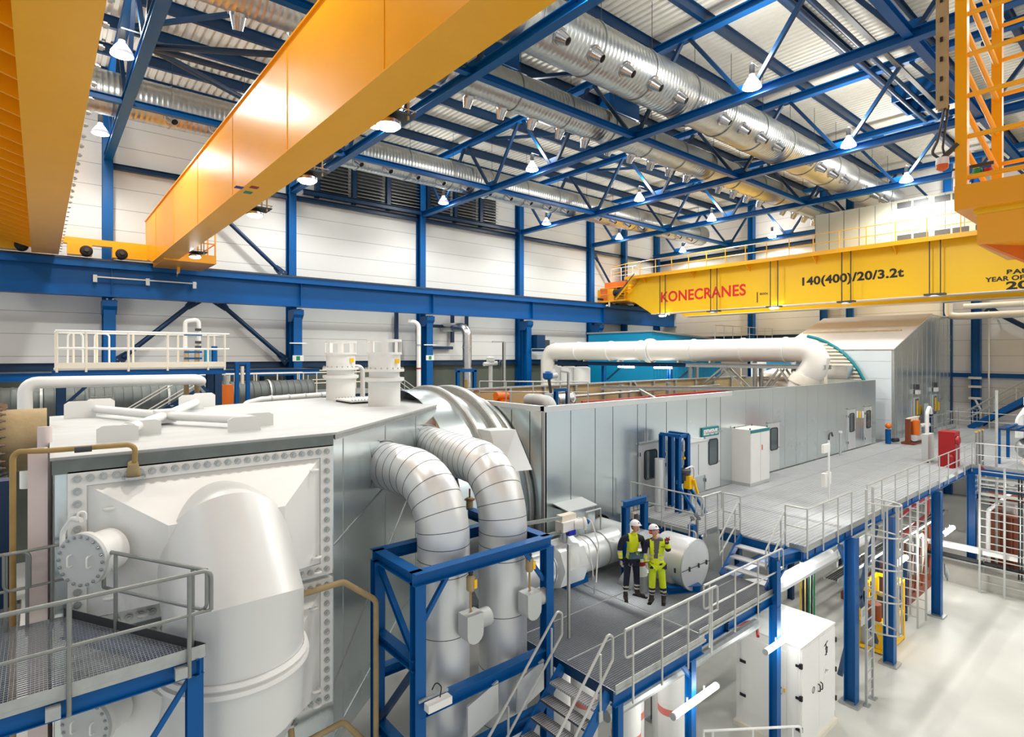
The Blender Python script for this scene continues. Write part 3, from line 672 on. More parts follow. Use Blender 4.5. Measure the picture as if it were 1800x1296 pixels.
hood(4.08, 6.2, 4.95, 'lower white bolted hood on the casing front, below the deck level')
# C-shaped crossover pipe joining both hoods
t = thing('crossover_pipe', 'thick white C-shaped pipe joining the two hoods of the casing', 'pipe', (2.05, 8.35, 4.1))
MB().mitre([(2.05, 9.45, 7.28), (2.05, 8.92, 7.24), (2.05, 8.3, 6.6), (2.05, 8.3, 5.42), (2.05, 8.8, 4.82), (2.05, 9.4, 4.8)], .86, 64).build('pipe_body', 'grey_w', t, sharp=.3)
MB().lathe((2.05, 8.3, 6.0), (0, 0, -1), [(0, .865), (0, .9), (.05, .92), (.05, .87), (.1, .87), (.1, .93), (.16, .93), (.16, .865)], 48, False).build('expansion_joint', 'white', t)
# manholes
def manhole(px, py, who):
    n = V(-.72, -.69, 0).normalized(); c = aty(px, py, 8.75); s = V(-n.y, n.x, 0)
    t = thing('manhole', who, 'manhole', c - V(0, 0, .35), 'round manholes on the hoods')
    MB().lathe(c - n * .42, n, [(0, .27), (.34, .27), (.34, .33), (.4, .33)], 36).build('neck', 'white', t)
    lid = MB().lathe(c - n * .02, n, [(0, .33), (.05, .33)], 36).build('lid', 'grey', t)
    bolts(t, [(c + n * .03 + (s * math.cos(k * math.pi / 10) + V(0, 0, 1) * math.sin(k * math.pi / 10)) * .295, n) for k in range(20)], .02, .02, 'steel', 'bolt', 6)
    for q in (-.13, .13): MB().tube([c + n * .03 + s * q + V(0, 0, .07), c + n * .09 + s * q + V(0, 0, .07), c + n * .09 + s * q - V(0, 0, .07), c + n * .03 + s * q - V(0, 0, .07)], .01, 6, .03).build('handle', 'white', t)
    MB().tube([c - n * .1 - s * .38 + V(0, 0, -.1), c - n * .1 - s * .38 + V(0, 0, .3), c - n * .05 - s * .2 + V(0, 0, .5), c + n * .02 + V(0, 0, .5)], .03, 8, .15).build('davit', 'white', t)
    MB().tube([c + n * .02 + V(-.04, 0, .5), c + n * .02 + V(-.04, 0, .6), c + n * .02 + V(.04, 0, .6), c + n * .02 + V(.04, 0, .5)], .014, 6, .04).build('lifting_ring', 'white', t)
manhole(146, 985, 'bolted white manhole beside the crossover pipe above the grating platform')
manhole(152, 1275, 'bolted white manhole under the grating platform')
# X-shaped bracing and lug plates on the casing roof
t = thing('roof_bracing', 'white X-shaped tube bracing between plate lugs on the casing roof', 'bracing', (1.9, 13.2, TZ))
cen = V(1.85, 12.7, TZ + .17)
for i, (x, y) in enumerate(((1.12, 10.9), (2.95, 10.9), (3.05, 16.0), (.85, 15.4))):
    MB().cyl(cen, (x, y, TZ + .17), .085, n=14).build('tube', 'white', t)
    for k, dx in ((-.28, -.12), (.28, .12)):
        a = MB(); w = .27; hh = .36 if i < 2 else .5; px_ = x + dx * 1.6
        a.prism([(px_ - w, y + k, TZ), (px_ + w, y + k, TZ), (px_ + w, y + k, TZ + hh * .6), (px_ + w - .08, y + k, TZ + hh * .72), (px_ - w + .08, y + k, TZ + hh * .72), (px_ - w, y + k, TZ + hh * .6)], (0, .03, 0)).build('lug_plate', 'white', t)
    MB().box(x - .08, x + .08, y - .26, y + .28, TZ, TZ + .22).build('lug_web', 'grey', t)
MB().box(1.68, 2.02, 12.53, 12.87, TZ + .05, TZ + .28).build('cross_block', 'white', t)
# relief stacks
def stack(x, y, who):
    t = thing('relief_stack', who, 'vent stack', (x, y, TZ), 'white relief stacks on the casing roof')
    MB().lathe((x, y, TZ), (0, 0, 1), [(0, .42), (.62, .42), (.62, .45), (.66, .52), (.74, .52), (.74, .4), (.9, .4), (.9, .52), (.97, .52), (.97, .42), (1.36, .42)], 36).build('body', 'white', t)
    bolts(t, [((x + .49 * math.cos(a), y + .49 * math.sin(a), TZ + .97), (0, 0, 1)) for a in [k * math.pi / 10 for k in range(20)]], .022, .03, 'galv')
    for k in range(8):
        a = k * math.pi / 4 + .3; MB().bar((x + .44 * math.cos(a), y + .44 * math.sin(a), TZ + 1.33), (x + .44 * math.cos(a), y + .44 * math.sin(a), TZ + 1.74), .1, .015, upv=(math.cos(a), math.sin(a), 0)).build('guard_bar', 'white', t)
    for z in (1.38, 1.72): MB().lathe((x, y, TZ + z), (0, 0, 1), [(-.03, .44), (.03, .44), (.03, .46), (-.03, .46), (-.03, .44)], 32, False).build('guard_ring', 'white', t)
    v = V(-.35, -.94, 0)
    MB().box(x + .1, x + .22, y - .43, y - .41, TZ + 1.12, TZ + 1.24).build('tag', 'lemon', t)
stack(7.04, 13.75, 'white flanged relief stack at the casing roof edge, in front of its twin')
stack(6.92, 16.3, 'white flanged relief stack behind its twin on the casing roof')
t = thing('hatch_plate', 'bolted white hatch plate between the two relief stacks', 'hatch', (7.05, 15.1, TZ))
MB().box(6.45, 7.65, 14.5, 15.7, TZ + .06, TZ + .1).build('plate', 'white', t); MB().box(6.5, 7.6, 14.55, 15.65, TZ + .005, TZ + .06).build('gasket', 'black', t)
bolts(t, [((6.5 + 1.1 * k / 12, y, TZ + .1), (0, 0, 1)) for k in range(13) for y in (14.56, 15.64)], .018, .02, 'galv')
# round exhaust cone with rim rings
t = thing('exhaust_cone', 'round sheet metal turbine exhaust cone with curved rims beside the enclosure', 'exhaust cone', (9.4, 14.9, 1.5))
AY, AZ = 14.8, 5.62
MB().lathe((8.0, AY, AZ), (1, 0, 0), [(0, 3.36), (1.3, 3.3), (2.7, 3.0)], 72, False).build('cone', 'sheet', t)
for u, R, w in ((9.0, 3.42, .13), (9.7, 3.4, .2)):
    MB().lathe((u, AY, AZ), (1, 0, 0), [(0, R - .3), (0, R), (.03, R + .03), (w, R + .03), (w + .03, R), (w + .03, R - .3)], 72, False).build('rim_ring', 'galv', t)
MB().lathe((10.4, AY, AZ), (1, 0, 0), [(0, 2.75), (0, 3.1), (.03, 3.12), (.12, 3.12), (.12, 2.8)], 72, False).build('rim_ring', 'galv', t)
MB().prism([(9.05, 11.75, 8.0), (9.75, 11.55, 8.0), (9.85, 11.0, 7.0), (9.0, 11.2, 7.0)], (0, .6, 0)).build('bleed_box', 'clad', t)
# two big lagged elbows falling into the blue support steel
def elbow(px, py, ex, ey, who, rad=1.05):
    r_ = ray(px, py); k = (A.dot(fn) - EYE.dot(fn)) / r_.dot(fn); S = EYE + r_ * k; S.z = 7.72
    t = thing('lagged_pipe', who, 'pipe', (ex, ey, 0), 'big lagged elbows before the casing')
    inn = (V(ex, ey, S.z) - S).normalized()
    path = [S - inn * .3, V(ex, ey, S.z), V(ex, ey, 0.02)]
    R = .475
    MB().tube(path, R, 40, rad, 16).build('lagging', 'clad', t)
    P = fillet(path, rad, 16); acc = 0; nxt = .35; mb = MB()
    for a, b in zip(P, P[1:]):
        L = (b - a).length
        while nxt < acc + L:
            c = a + (b - a) * ((nxt - acc) / L); d = (b - a).normalized()
            mb.lathe(c - d * .006, d, [(0, R - .01), (0, R + .003), (.011, R + .003), (.011, R - .01)], 40, False)
            nxt += .25 if c.z > 6.3 else 1.05
        acc += L
    mb.build('seam', 'dark', t)
    MB().lathe(S - inn * .05, inn, [(0, R + .02), (0, R + .035), (.12, R + .035), (.12, R + .02)], 40, False).build('collar', 'galv', t)
    return t
elbow(672, 850, 5.62, 8.68, 'fat lagged pipe bending down into the blue frame, the one nearer the bolted hoods')
elbow(748, 812, 7.0, 8.68, 'fat lagged pipe bending down into the blue frame, the one nearer the two workers')
# tan drain pipes
def lagged(name, label, pts, r, m, bend=.12, cat='pipe', group=None, n=12):
    return one(name, MB().tube(pts, r, n, bend), m, label, cat, group)
t = thing('drain_pipe', 'thin tan drain pipe crossing above the upper bolted hood', 'pipe', (0, 9.1, 6.6))
MB().tube([(-.26, 9.48, 0), (-.26, 9.48, 8.78), (.05, 9.3, 8.78), (1.0, 9.2, 8.78), (1.0, 9.3, 8.5)], .034, 12, .1).build('lagging', 'brass', t)
MB().cyl((.34, 9.15, 8.78), (.52, 9.15, 8.78), .04, n=12).build('sleeve', 'dark', t)
MB().cyl((.98, 9.28, 8.52), (1.0, 9.36, 8.32), .06, .09, 14).build('funnel', 'tan', t); MB().lathe((1.0, 9.34, 8.3), (0, .0, 1), [(0, .14), (.03, .14)], 18).build('flange', 'steel', t)
t = thing('drain_pipe', 'tan drain pipe bending down beside the blue frame, starting between the hoods', 'pipe', (4.5, 9.1, 0))
MB().tube([(2.9, 9.42, 6.08), (3.1, 9.2, 6.12), (3.95, 9.2, 6.15), (4.5, 9.1, 5.72), (4.5, 9.1, 0)], .05, 12, .16).build('lagging', 'tan', t)
t = thing('drain_pipe', 'lower tan drain pipe leaving the bottom of the lower hood', 'pipe', (3.5, 9.1, 3))
MB().tube([(3.1, 9.3, 4.1), (3.1, 9.2, 3.75), (3.4, 9.2, 3.72), (3.95, 9.2, 3.78), (4.4, 9.1, 3.2), (4.4, 9.1, 1.5)], .05, 12, .12).build('lagging', 'tan', t)
MB().lathe((3.1, 9.3, 4.04), (0, 0, 1), [(0, .12), (.04, .12)], 16).build('flange', 'steel', t)
# pale post and brown pipe at the casing's far corner
one('pipe_chase', MB().chan((-.02, 9.75, 3), (-.02, 9.75, 8.75), .2, .3, .03, upv=(0, 1, 0)), 'pinkish', 'pale pink-white sheet chase standing at the corner of the casing', 'chase')
one('riser_pipe', MB().tube([(.06, 11.2, 3), (.06, 11.2, 8.75), (.06, 11.21, 8.9)], .09, 14), 'pinkish', 'pale brown riser pipe with a rounded end behind the pink chase', 'pipe')
# large flanged steam pipe behind
t = thing('steam_pipe', 'large tan lagged steam pipe with a studded flange at the picture edge behind the casing', 'pipe', (-1, 13.5, 7.9))
MB().cyl((-5, 13.6, 8.45), (.1, 13.6, 8.45), .56, n=40).build('lagging', 'tan', t)
MB().lathe((-.72, 13.6, 8.45), (1, 0, 0), [(0, .72), (.12, .72), (.12, .5)], 40).build('flange', 'galv', t)
bolts(t, [((-.6, 13.6 + .65 * math.cos(a), 8.45 + .65 * math.sin(a)), (1, 0, 0)) for a in [k * math.pi / 14 for k in range(28)]], .035, .1, 'steel', 'stud')
t = thing('blue_pump_skid', 'blue machine skid at the picture edge behind the grating platform', 'machine', (-1, 10.6, 3))
MB().box(-2.2, -.3, 10.6, 12, 3, 6.9).build('skid_block', 'navy', t); MB().box(-2.2, -.32, 10.5, 10.6, 6.2, 7.6).build('skid_panel', 'blue', t)
MB().box(-.5, -.25, 10.2, 10.5, 3, 8.3).build('skid_post', 'navy', t)
MB().lathe((-.8, 10.5, 7.3), (0, -1, 0), [(0, .3), (.3, .3), (.35, .2)], 20).build('motor', 'blue', t)
# ---------------------------------------------------------------- grating decks
MID, UPR = 4.18, 5.05
def grating(name, label, poly, z, p1, p2, w1=.004, w2=.006, dep=.03, m='grate'):
    """bearing bars clipped to a polygon, cross rods, and a border bar"""
    t = thing(name, label, 'deck', (sum(p[0] for p in poly) / len(poly), sum(p[1] for p in poly) / len(poly), z - .2))
    def spans(c, ax):
        xs = []
        n = len(poly)
        for i in range(n):
            a, b = poly[i], poly[(i + 1) % n]
            if (a[ax] - c) * (b[ax] - c) < 0:
                k = (c - a[ax]) / (b[ax] - a[ax]); xs.append(a[1 - ax] + (b[1 - ax] - a[1 - ax]) * k)
        xs.sort(); return list(zip(xs[::2], xs[1::2]))
    g = MB()
    for ax, p, wd, zz, dp in ((0, p1, w1, z, dep), (1, p2, w2, z - .002, .012)):
        lo = min(q[ax] for q in poly); hi = max(q[ax] for q in poly); c = lo + p / 2
        while c < hi:
            for a, b in spans(c, ax):
                if ax == 0: g.box(c - wd / 2, c + wd / 2, a, b, zz - dp, zz)
                else: g.box(a, b, c - wd / 2, c + wd / 2, zz - dp, zz)
            c += p
    g.build('grating', m, t, smooth=False)
    n = len(poly); bb = MB()
    for i in range(n):
        a, b = poly[i], poly[(i + 1) % n]; bb.bar((*a, z - .02), (*b, z - .02), .01, .045)
    bb.build('border_edge', 'galv', t)
    return t
# foreground grating platform
fp = [(-4, 7.2), (1.45, 7.2), (.24, 9.38), (-.2, 9.38), (-.2, 10.4), (-4, 10.4)]
FZ = 6.6
t = grating('grating_platform', 'grating platform in the lower corner before the crossover pipe', fp, FZ, .034, .05, m='mesh')
MB().ibeam((-4, 7.27, FZ - .14), (1.4, 7.27, FZ - .14), .1, .2).build('edge_beam', 'blue', t)
MB().ibeam((1.4, 7.2, FZ - .14), (.24, 9.3, FZ - .14), .1, .2).build('edge_beam', 'blue', t)
MB().ibeam((1.36, 7.32, 0), (1.36, 7.32, FZ - .05), .16, .16).build('post', 'blue', t)
MB().bar((1.3, 7.3, FZ - .3), (.55, 7.3, 5.2), .05, .05).build('knee_brace', 'blue', t)
MB().bar((-4, 7.2, FZ + .03), (1.45, 7.2, FZ + .03), .008, .14).build('toe_plate', 'galv', t)
MB().bar((1.45, 7.2, FZ + .03), (.24, 9.38, FZ + .03), .008, .16).build('toe_plate', 'dark', t)
for x in (-1.0, .1, 1.2): MB().box(x - .06, x + .06, 7.12, 7.2, FZ - .18, FZ - .06).build('rail_clamp', 'galv', t)
railing('galvanised handrail along the outer edge of the grating platform below the hoods', [(-4, 7.15), (1.28, 7.15)], FZ, .95, 1.1, m='railg', toe=0, drop=.2, r=.024, loop=(0, 1))
railing('short galvanised handrail on the slanted edge of the grating platform', [(1.35, 7.35), (.72, 8.5)], FZ, .95, 1.1, m='railg', toe=0, drop=.1, r=.024, loop=(1, 1))
railing('galvanised handrail at the far edge of the grating platform by the pink chase', [(-4, 9.3), (-.32, 9.3)], FZ, .95, 1.1, m='railg', toe=0, drop=.1, r=.022, loop=(0, 1))
railing('short handrail loop beside the round manhole at the far platform edge', [(-.12, 9.3), (.12, 9.33)], FZ, .95, .4, m='railg', toe=0, drop=.1, r=.02, loop=(1, 1))
# middle deck where the workers stand
mp = [(7.62, 6.35), (10.45, 6.35), (10.45, 6.52), (14.0, 6.52), (14.0, 8.6), (13.9, 8.6), (13.9, 11.25), (7.62, 11.25)]
MD = grating('work_deck', 'grating deck carrying the two workers', mp, MID, .034, .05, w1=.0035, m='mesh')
for (x0, x1, y) in ((7.62, 10.4, 6.42), (10.5, 14, 6.6)):
    MB().ibeam((x0, y, MID - .16), (x1, y, MID - .16), .12, .24).build('edge_beam', 'blue', MD)
    MB().bar((x0, y - .06, MID + .03), (x1, y - .06, MID + .03), .01, .16).build('toe_plate', 'galv', MD)
MB().bar((7.62, 6.4, MID - .1), (7.62, 11.2, MID - .1), .012, .2).build('edge_plate', 'navy', MD)
for x in (8.8, 10.2, 11.6, 13.0):
    MB().ibeam((x, 6.5, MID - .16), (x, 11.2, MID - .16), .1, .2).build('joist', 'navy', MD)
for y in (7.6, 8.9, 10.1):
    MB().box(7.7, 13.9, y - .012, y + .012, MID - .02, MID + .004).build('panel_joint', 'galv', MD)
MB().box(10.55, 10.58, 6.6, 11, MID - .02, MID + .004).build('panel_joint', 'galv', MD)
for (x, y, w_) in ((10.2, 6.55, .16), (7.85, 6.5, .14), (13.75, 6.5, .2)):
    MB().ibeam((x, y, 0), (x, y, MID - .28), w_, w_, .014).build('column', 'blue', MD)
    MB().box(x - .2, x + .2, y - .2, y + .2, 0, .03).build('base_plate', 'galv', MD)
for x in (11.6, 12.9):
    MB().ibeam((x, 9.4, 0), (x, 9.4, MID - .26), .14, .14, .012).build('column', 'navy', MD)
    MB().box(x - .18, x + .18, 9.22, 9.58, 0, .03).build('base_plate', 'galv', MD)
MB().bar((10.2, 6.55, MID - .75), (9.75, 6.5, MID - .3), .08, .08).build('knee_brace', 'blue', MD)
railing('galvanised handrail on the work deck edge in front of the workers', [(8.0, 6.28), (10.55, 6.28)], MID, 1.05, .95, toe=0, drop=.3, loop=(1, 1), group='handrails of the decks')
railing('galvanised handrail on the work deck edge above the white cabinet', [(10.75, 6.45), (13.85, 6.45)], MID, 1.05, 1.05, toe=0, drop=.3, loop=(1, 1), group='handrails of the decks')
# upper deck along the enclosure
up = [(14.8, 6.25), (31.6, 6.25), (31.6, -6), (EX - .1, -6), (EX - .1, 11.3), (13.92, 11.28), (13.92, 8.6), (14.8, 8.6)]
UD = grating('upper_deck', 'long upper grating deck beside the metal enclosure', up, UPR, .06, .12, w1=.014, w2=.016)
MB().ibeam((14.8, 6.33, UPR - .17), (31.6, 6.33, UPR - .17), .12, .26).build('edge_beam', 'blue', UD)
MB().ibeam((31.55, 6.3, UPR - .17), (31.55, -6, UPR - .17), .12, .26).build('edge_beam', 'blue', UD)
MB().ibeam((14.88, 6.3, UPR - .17), (14.88, 8.6, UPR - .17), .1, .26).build('edge_beam', 'blue', UD)
MB().ibeam((13.97, 8.6, UPR - .17), (13.97, 11.2, UPR - .17), .1, .26).build('edge_beam', 'blue', UD)
MB().bar((14.8, 6.24, UPR + .03), (31.6, 6.24, UPR + .03), .01, .16).build('toe_plate', 'galv', UD)
MB().bar((14.79, 6.25, UPR + .04), (14.79, 6.62, UPR + .04), .01, .16).build('toe_plate', 'galv', UD)
MB().bar((31.61, 6.24, UPR + .03), (31.61, -6, UPR + .03), .01, .16).build('toe_plate', 'galv', UD)
for y in (7.5, 8.75, 10.0): MB().box(15, EX - .3, y - .012, y + .012, UPR - .02, UPR + .003).build('panel_joint', 'galv', UD)
for i in range(18):
    x = 15.6 + 2.0 * i
    MB().ibeam((x, 6.3 if x < 31 else -6, UPR - .15), (x, 11.2, UPR - .15), .1, .2).build('joist', 'navy', UD)
for (x, y) in ((17.88, 6.25), (21.1, 6.25), (26.4, 6.25), (31.5, 6.2), (31.5, 1.0), (31.5, -4)):
    MB().ibeam((x, y, 0), (x, y, UPR - .3), .3, .3, .022, upv=(0, 1, 0)).build('column', 'blue', UD)
    MB().box(x - .26, x + .26, y - .26, y + .26, 0, .06).build('base_plate', 'galv', UD)
for x in (19.4, 23.6, 28.6):
    for y in (10.5,):
        MB().ibeam((x, y, 0), (x, y, UPR - .25), .2, .2, .02).build('column', 'navy', UD)
MB().ibeam((13.75, 6.62, UPR - .13), (14.8, 6.45, UPR - .13), .26, .26).build('corner_beam', 'blue', UD)
MB().ibeam((13.75, 6.5, MID - .3), (13.75, 6.5, UPR - .05), .2, .2).build('corner_post', 'blue', UD)
MB().bar((13.85, 6.52, MID + .25), (14.35, 6.5, UPR - .3), .07, .07).build('knee_brace', 'blue', UD)
for (x0, z0, x1, z1) in ((18.0, .6, 21.0, 4.4), (18.0, 4.4, 21.0, .6)):
    MB().bar((x0, 6.6, z0), (x1, 6.6, z1), .12, .12).build('cross_brace', 'navy', UD)
railing('galvanised handrail along the long outer edge of the upper deck', [(14.85, 6.75), (14.85, 6.2), (17.75, 6.2)], UPR, 1.05, 1.15, toe=0, drop=.2, group='handrails of the decks')
railing('galvanised handrail of the upper deck behind the caged ladder', [(18.95, 6.2), (31.55, 6.2)], UPR, 1.05, 1.3, toe=0, drop=.2, group='handrails of the decks')
railing('galvanised handrail of the upper deck running away over the brown machinery', [(31.66, 6.1), (31.66, -5)], UPR, 1.05, 1.4, toe=0, drop=.2, group='handrails of the decks')
railing('galvanised handrail on the upper deck behind the two workers', [(13.9, 11.0), (13.9, 8.75)], UPR, 1.05, 1.1, toe=.1, drop=.1, loop=(0, 1), group='handrails of the decks')
railing('short looped handrail on the upper deck beside the blue actuator stand', [(14.1, 8.58), (14.72, 8.58)], UPR, 1.05, .6, toe=.1, drop=.1, loop=(1, 1), group='handrails of the decks')
railing('handrail on the upper deck end above the four steps', [(14.8, 8.45), (14.8, 7.95)], UPR, 1.05, .5, toe=.1, drop=.1, group='handrails of the decks')
railing('low looped handrail in front of the big end cap', [(13.55, 9.3), (13.55, 8.75)], MID, 1.05, .6, toe=0, drop=0, loop=(1, 1), group='handrails of the decks')
# steps between the decks
t = thing('deck_stairs', 'four grating steps with blue stringers between the two decks', 'stairs', (14.4, 7.3, MID))
for y in (6.72, 7.92): MB().bar((13.75, y, MID + .02), (14.8, y, UPR - .02), .05, .18).build('stringer', 'blue', t)
for i in range(3):
    MB().box(13.86 + .27 * i, 14.13 + .27 * i, 6.75, 7.89, MID + .19 + .217 * i, MID + .225 + .217 * i).build('tread', 'grate', t)
for y in (6.7, 7.94):
    MB().tube([(13.7, y, MID + .55), (13.7, y, MID + 1.0), (14.75, y, UPR + 1.0), (14.75, y, UPR + .45), (13.7, y, MID + .55)], .022, 8, .08).build('hand_rail', 'rail', t)
    for x, zb in ((13.85, MID + .1), (14.5, MID + .65)): MB().cyl((x, y, zb), (x, y, zb + .98), .02, n=8).build('post', 'rail', t)
# stairs going down from the work deck
t = thing('access_stairs', 'steep grating stairs with blue stringers leading down from the work deck', 'stairs', (6.2, 7.0, 0))
sx0, sx1, sz1 = 7.6, 4.2, MID
for y in (6.5, 7.62):
    MB().bar((7.6, y, MID - .08), (3.4, y, -.0), .04, .22).build('stringer', 'blue', t)
n = 18
for i in range(1, 17):
    x = 7.6 - i * .233; z = MID - i * .232
    MB().box(x - .13, x + .13, 6.52, 7.6, z - .035, z).build('tread', 'grate_f', t)
for y, xe in ((6.46, 7.55), (7.66, 7.5)):
    MB().tube([(3.4, y, .95), (xe, y, MID + .98), (xe + .12, y, MID + .9), (xe + .12, y, MID + .5), (3.4, y, .4)], .024, 8, .07).build('hand_rail', 'rail', t)
    for x in (7.35, 6.3, 5.2, 4.1):
        z = MID - (7.6 - x) * .996
        MB().cyl((x, y, z - .1), (x, y, z + .95), .022, n=8).build('post', 'rail', t)
        MB().box(x - .05, x + .05, y - .015, y + .015, z - .2, z - .02).build('post_clamp', 'galv', t)
# blue support steel around the two elbows
t = thing('pipe_support', 'blue steel support frame standing around the two lagged pipes', 'support frame', (6.1, 8.6, 0))
FX0, FX1, FY0, FY1 = 4.66, 7.5, 7.95, 9.36
for (x, y) in ((FX0, FY0), (FX0, FY1), (FX1, FY0), (FX1, FY1)):
    MB().ibeam((x, y, 0), (x, y, 6.32), .19, .19, .014, upv=(0, 1, 0)).build('post', 'blue', t)
for z, h in ((6.41, .2),):
    MB().ibeam((FX0 - .1, FY0, z), (FX1 + .1, FY0, z), .2, h).build('top_beam', 'blue', t)
    MB().ibeam((FX0 - .1, FY1, z), (FX1 + .1, FY1, z), .2, h).build('top_beam', 'blue', t)
    MB().ibeam((FX0, FY0, z), (FX0, FY1, z), .2, h).build('top_beam', 'blue', t)
    MB().ibeam((FX1, FY0, z), (FX1, FY1 + 1.2, z), .2, h).build('top_beam', 'blue', t)
MB().ibeam((FX0, FY0, 4.28), (FX1, FY0, 4.28), .2, .2).build('front_beam', 'blue', t)
MB().ibeam((FX0, FY0, 3.2), (FX1, FY0, 3.2), .2, .2).build('front_beam', 'blue', t)
MB().ibeam((FX0, FY0, 5.0), (FX0, FY1, 5.0), .18, .18).build('side_beam', 'blue', t)
MB().ibeam((FX0, FY0, 3.42), (FX0, FY1, 3.42), .18, .18).build('side_beam', 'blue', t)
MB().ibeam((FX0, FY1, 4.3), (FX1, FY1, 4.3), .18, .18).build('rear_beam', 'blue', t)
MB().chan((FX0, FY1 - .1, 6.2), (FX0, FY0 + .1, 5.1), .09, .1).build('diagonal', 'blue', t)
MB().chan((FX0, FY0 + .1, 4.9), (FX0, FY1 - .1, 3.5), .09, .1).build('diagonal', 'navy', t)
for x, s in ((FX0, 1), (FX1, -1)): MB().bar((x + .1 * s, FY0, 5.7), (x + .55 * s, FY0, 6.3), .07, .07).build('knee_brace', 'blue', t)
for (x, y, who, zz) in ((5.72, 7.98, 'one nearer the bolted hoods', 5.55), (7.08, 7.98, 'one nearer the work deck', 5.55)):
    h = thing('spring_hanger', 'spring hanger with a U-shaped white lug, the ' + who, 'pipe hanger', (x, y, 4.9), 'spring hangers in the blue frame')
    MB().tube([(x - .03, y, zz), (x, y, zz + .08), (x + .03, y, zz)], .012, 6).build('pin', 'galv', h)
    pr = [(x - .17, y - .15, zz), (x + .17, y - .15, zz), (x + .17, y - .15, zz - .33)] + [(x + .17 * math.cos(a), y - .15, zz - .33 - .17 * math.sin(a)) for a in [math.pi * k / 8 for k in range(1, 8)]] + [(x - .17, y - .15, zz - .33)]
    MB().prism(pr, (0, .28, 0)).build('lug_box', 'grey', h)
    MB().cyl((x + .17, y + .05, zz - .2), (x + .42, y + .05, zz - .2), .16, n=24).build('trunnion', 'cladw', h)
    MB().cyl((x, y, zz), (x, y, 5.9), .018, n=8).build('rod', 'brass', h)
    MB().lathe((x, y, 5.92), (0, 0, 1), [(0, .06), (.03, .075), (.24, .075), (.27, .05)], 18).build('spring_can', 'tan', h)
    MB().box(x + .02, x + .08, y - .085, y - .06, 5.97, 6.12).build('scale_plate', 'lemon', h)
    MB().lathe((x, y, 6.19), (0, 0, 1), [(0, .03), (.04, .05), (.08, .03), (.12, .05)], 12).build('turnbuckle', 'dark', h)
t = thing('junction_box', 'white junction box on a bracket at the foot of the blue frame post', 'junction box', (4.85, 7.7, 4.15))
MB().cbox((4.9, 7.72, 4.42), (.22, .0, 0), (0, .07, 0), (0, 0, .06)).build('housing', 'white', t)
MB().bar((4.6, 7.83, 4.5), (5.15, 7.83, 4.5), .04, .04).build('mounting_rail', 'galv', t)
MB().tube([(4.95, 7.75, 4.46), (5.0, 7.78, 4.62), (4.92, 7.82, 4.72), (4.85, 7.83, 4.6)], .01, 6, .06).build('cable', 'black', t)
for x, who in ((5.9, 'lower'), (7.0, 'upper')):
    one('cover_plate', MB().cbox((x, 7.87, 3.85), (.33, 0, .1), (0, .02, 0), (0, 0, .28)), 'clad', 'loose grey cover plate behind the %s part of the stair rail' % who, 'plate', 'grey cover plates under the blue beam')
# ---------------------------------------------------------------- metal turbine enclosure
EY = 11.3; EZ = 8.55
t = thing('turbine_enclosure', 'long brushed sheet metal turbine enclosure without a roof', 'enclosure', (23, 15, MID))
MB().box(10.57, 20.4, EY, EY + .12, MID - .1, EZ).build('front_wall', 'sheet', t)
MB().box(20.4, 36.0, EY + .05, EY + .17, UPR, EZ + .03).build('front_wall', 'sheet', t)
# end wall with a round cut-out towards the cone
ar = [(10.57, 14.8 - 3.05 * math.cos(a), 5.62 + 3.05 * math.sin(a)) for a in [math.radians(-25 + k * 10) for k in range(13)]]
ar = [p for p in ar if p[1] > EY + .1 and p[2] < EZ - .1]
MB().prism([(10.57, EY, MID - .1), (10.57, EY, EZ)] + [(10.57, 14.9, EZ)] + [ (10.57, p[1], p[2]) for p in reversed(ar)] + [(10.57, ar[0][1], MID - .1)], (.08, 0, 0)).build('end_wall', 'sheet', t)
MB().box(10.57, 36.0, 19.0, 19.12, UPR, EZ).build('rear_wall', 'tanwall', t)
MB().box(35.9, 36.0, EY + .2, 19.0, UPR, EZ).build('end_wall', 'sheet', t)
MB().box(10.55, 20.4, EY - .02, EY + .14, EZ - .13, EZ + .03).build('top_capping', 'clad', t)
MB().box(10.55, 10.72, EY, 15, EZ - .1, EZ + .03).build('top_capping', 'clad', t)
MB().box(10.53, 10.57, EY - .03, EY + .06, MID, EZ - .1).build('corner_post', 'cladw', t)
MB().box(10.6, 36, 18.9, 19.14, EZ - .02, EZ + .05).build('top_capping', 'galv', t)
sm = [10.57 + a for a in (1.02, 2.05, 2.85, 4.05, 4.5, 5.6, 6.8, 8.05, 9.0)] + [20.45 + 1.12 * i for i in range(14)]
for x in sm:
    yy = EY if x < 20.4 else EY + .05
    MB().box(x - .009, x + .009, yy - .004, yy, UPR, EZ - .14 if x < 20.4 else EZ).build('panel_seam', 'galv' if x > 20.4 else 'dark', t)
for y in (11.9, 12.7): MB().box(10.562, 10.57, y - .01, y + .01, MID, EZ - .15).build('panel_seam', 'dark', t)
for k in range(12): MB().box(11.5 + 2.05 * k, 11.62 + 2.05 * k, 18.88, 19.0, UPR, EZ).build('rear_rib', 'galv', t)
struct('trim_1', MB().box(10.7, 35.9, EY + .2, 19, UPR - .2, UPR - .1), 'dark')
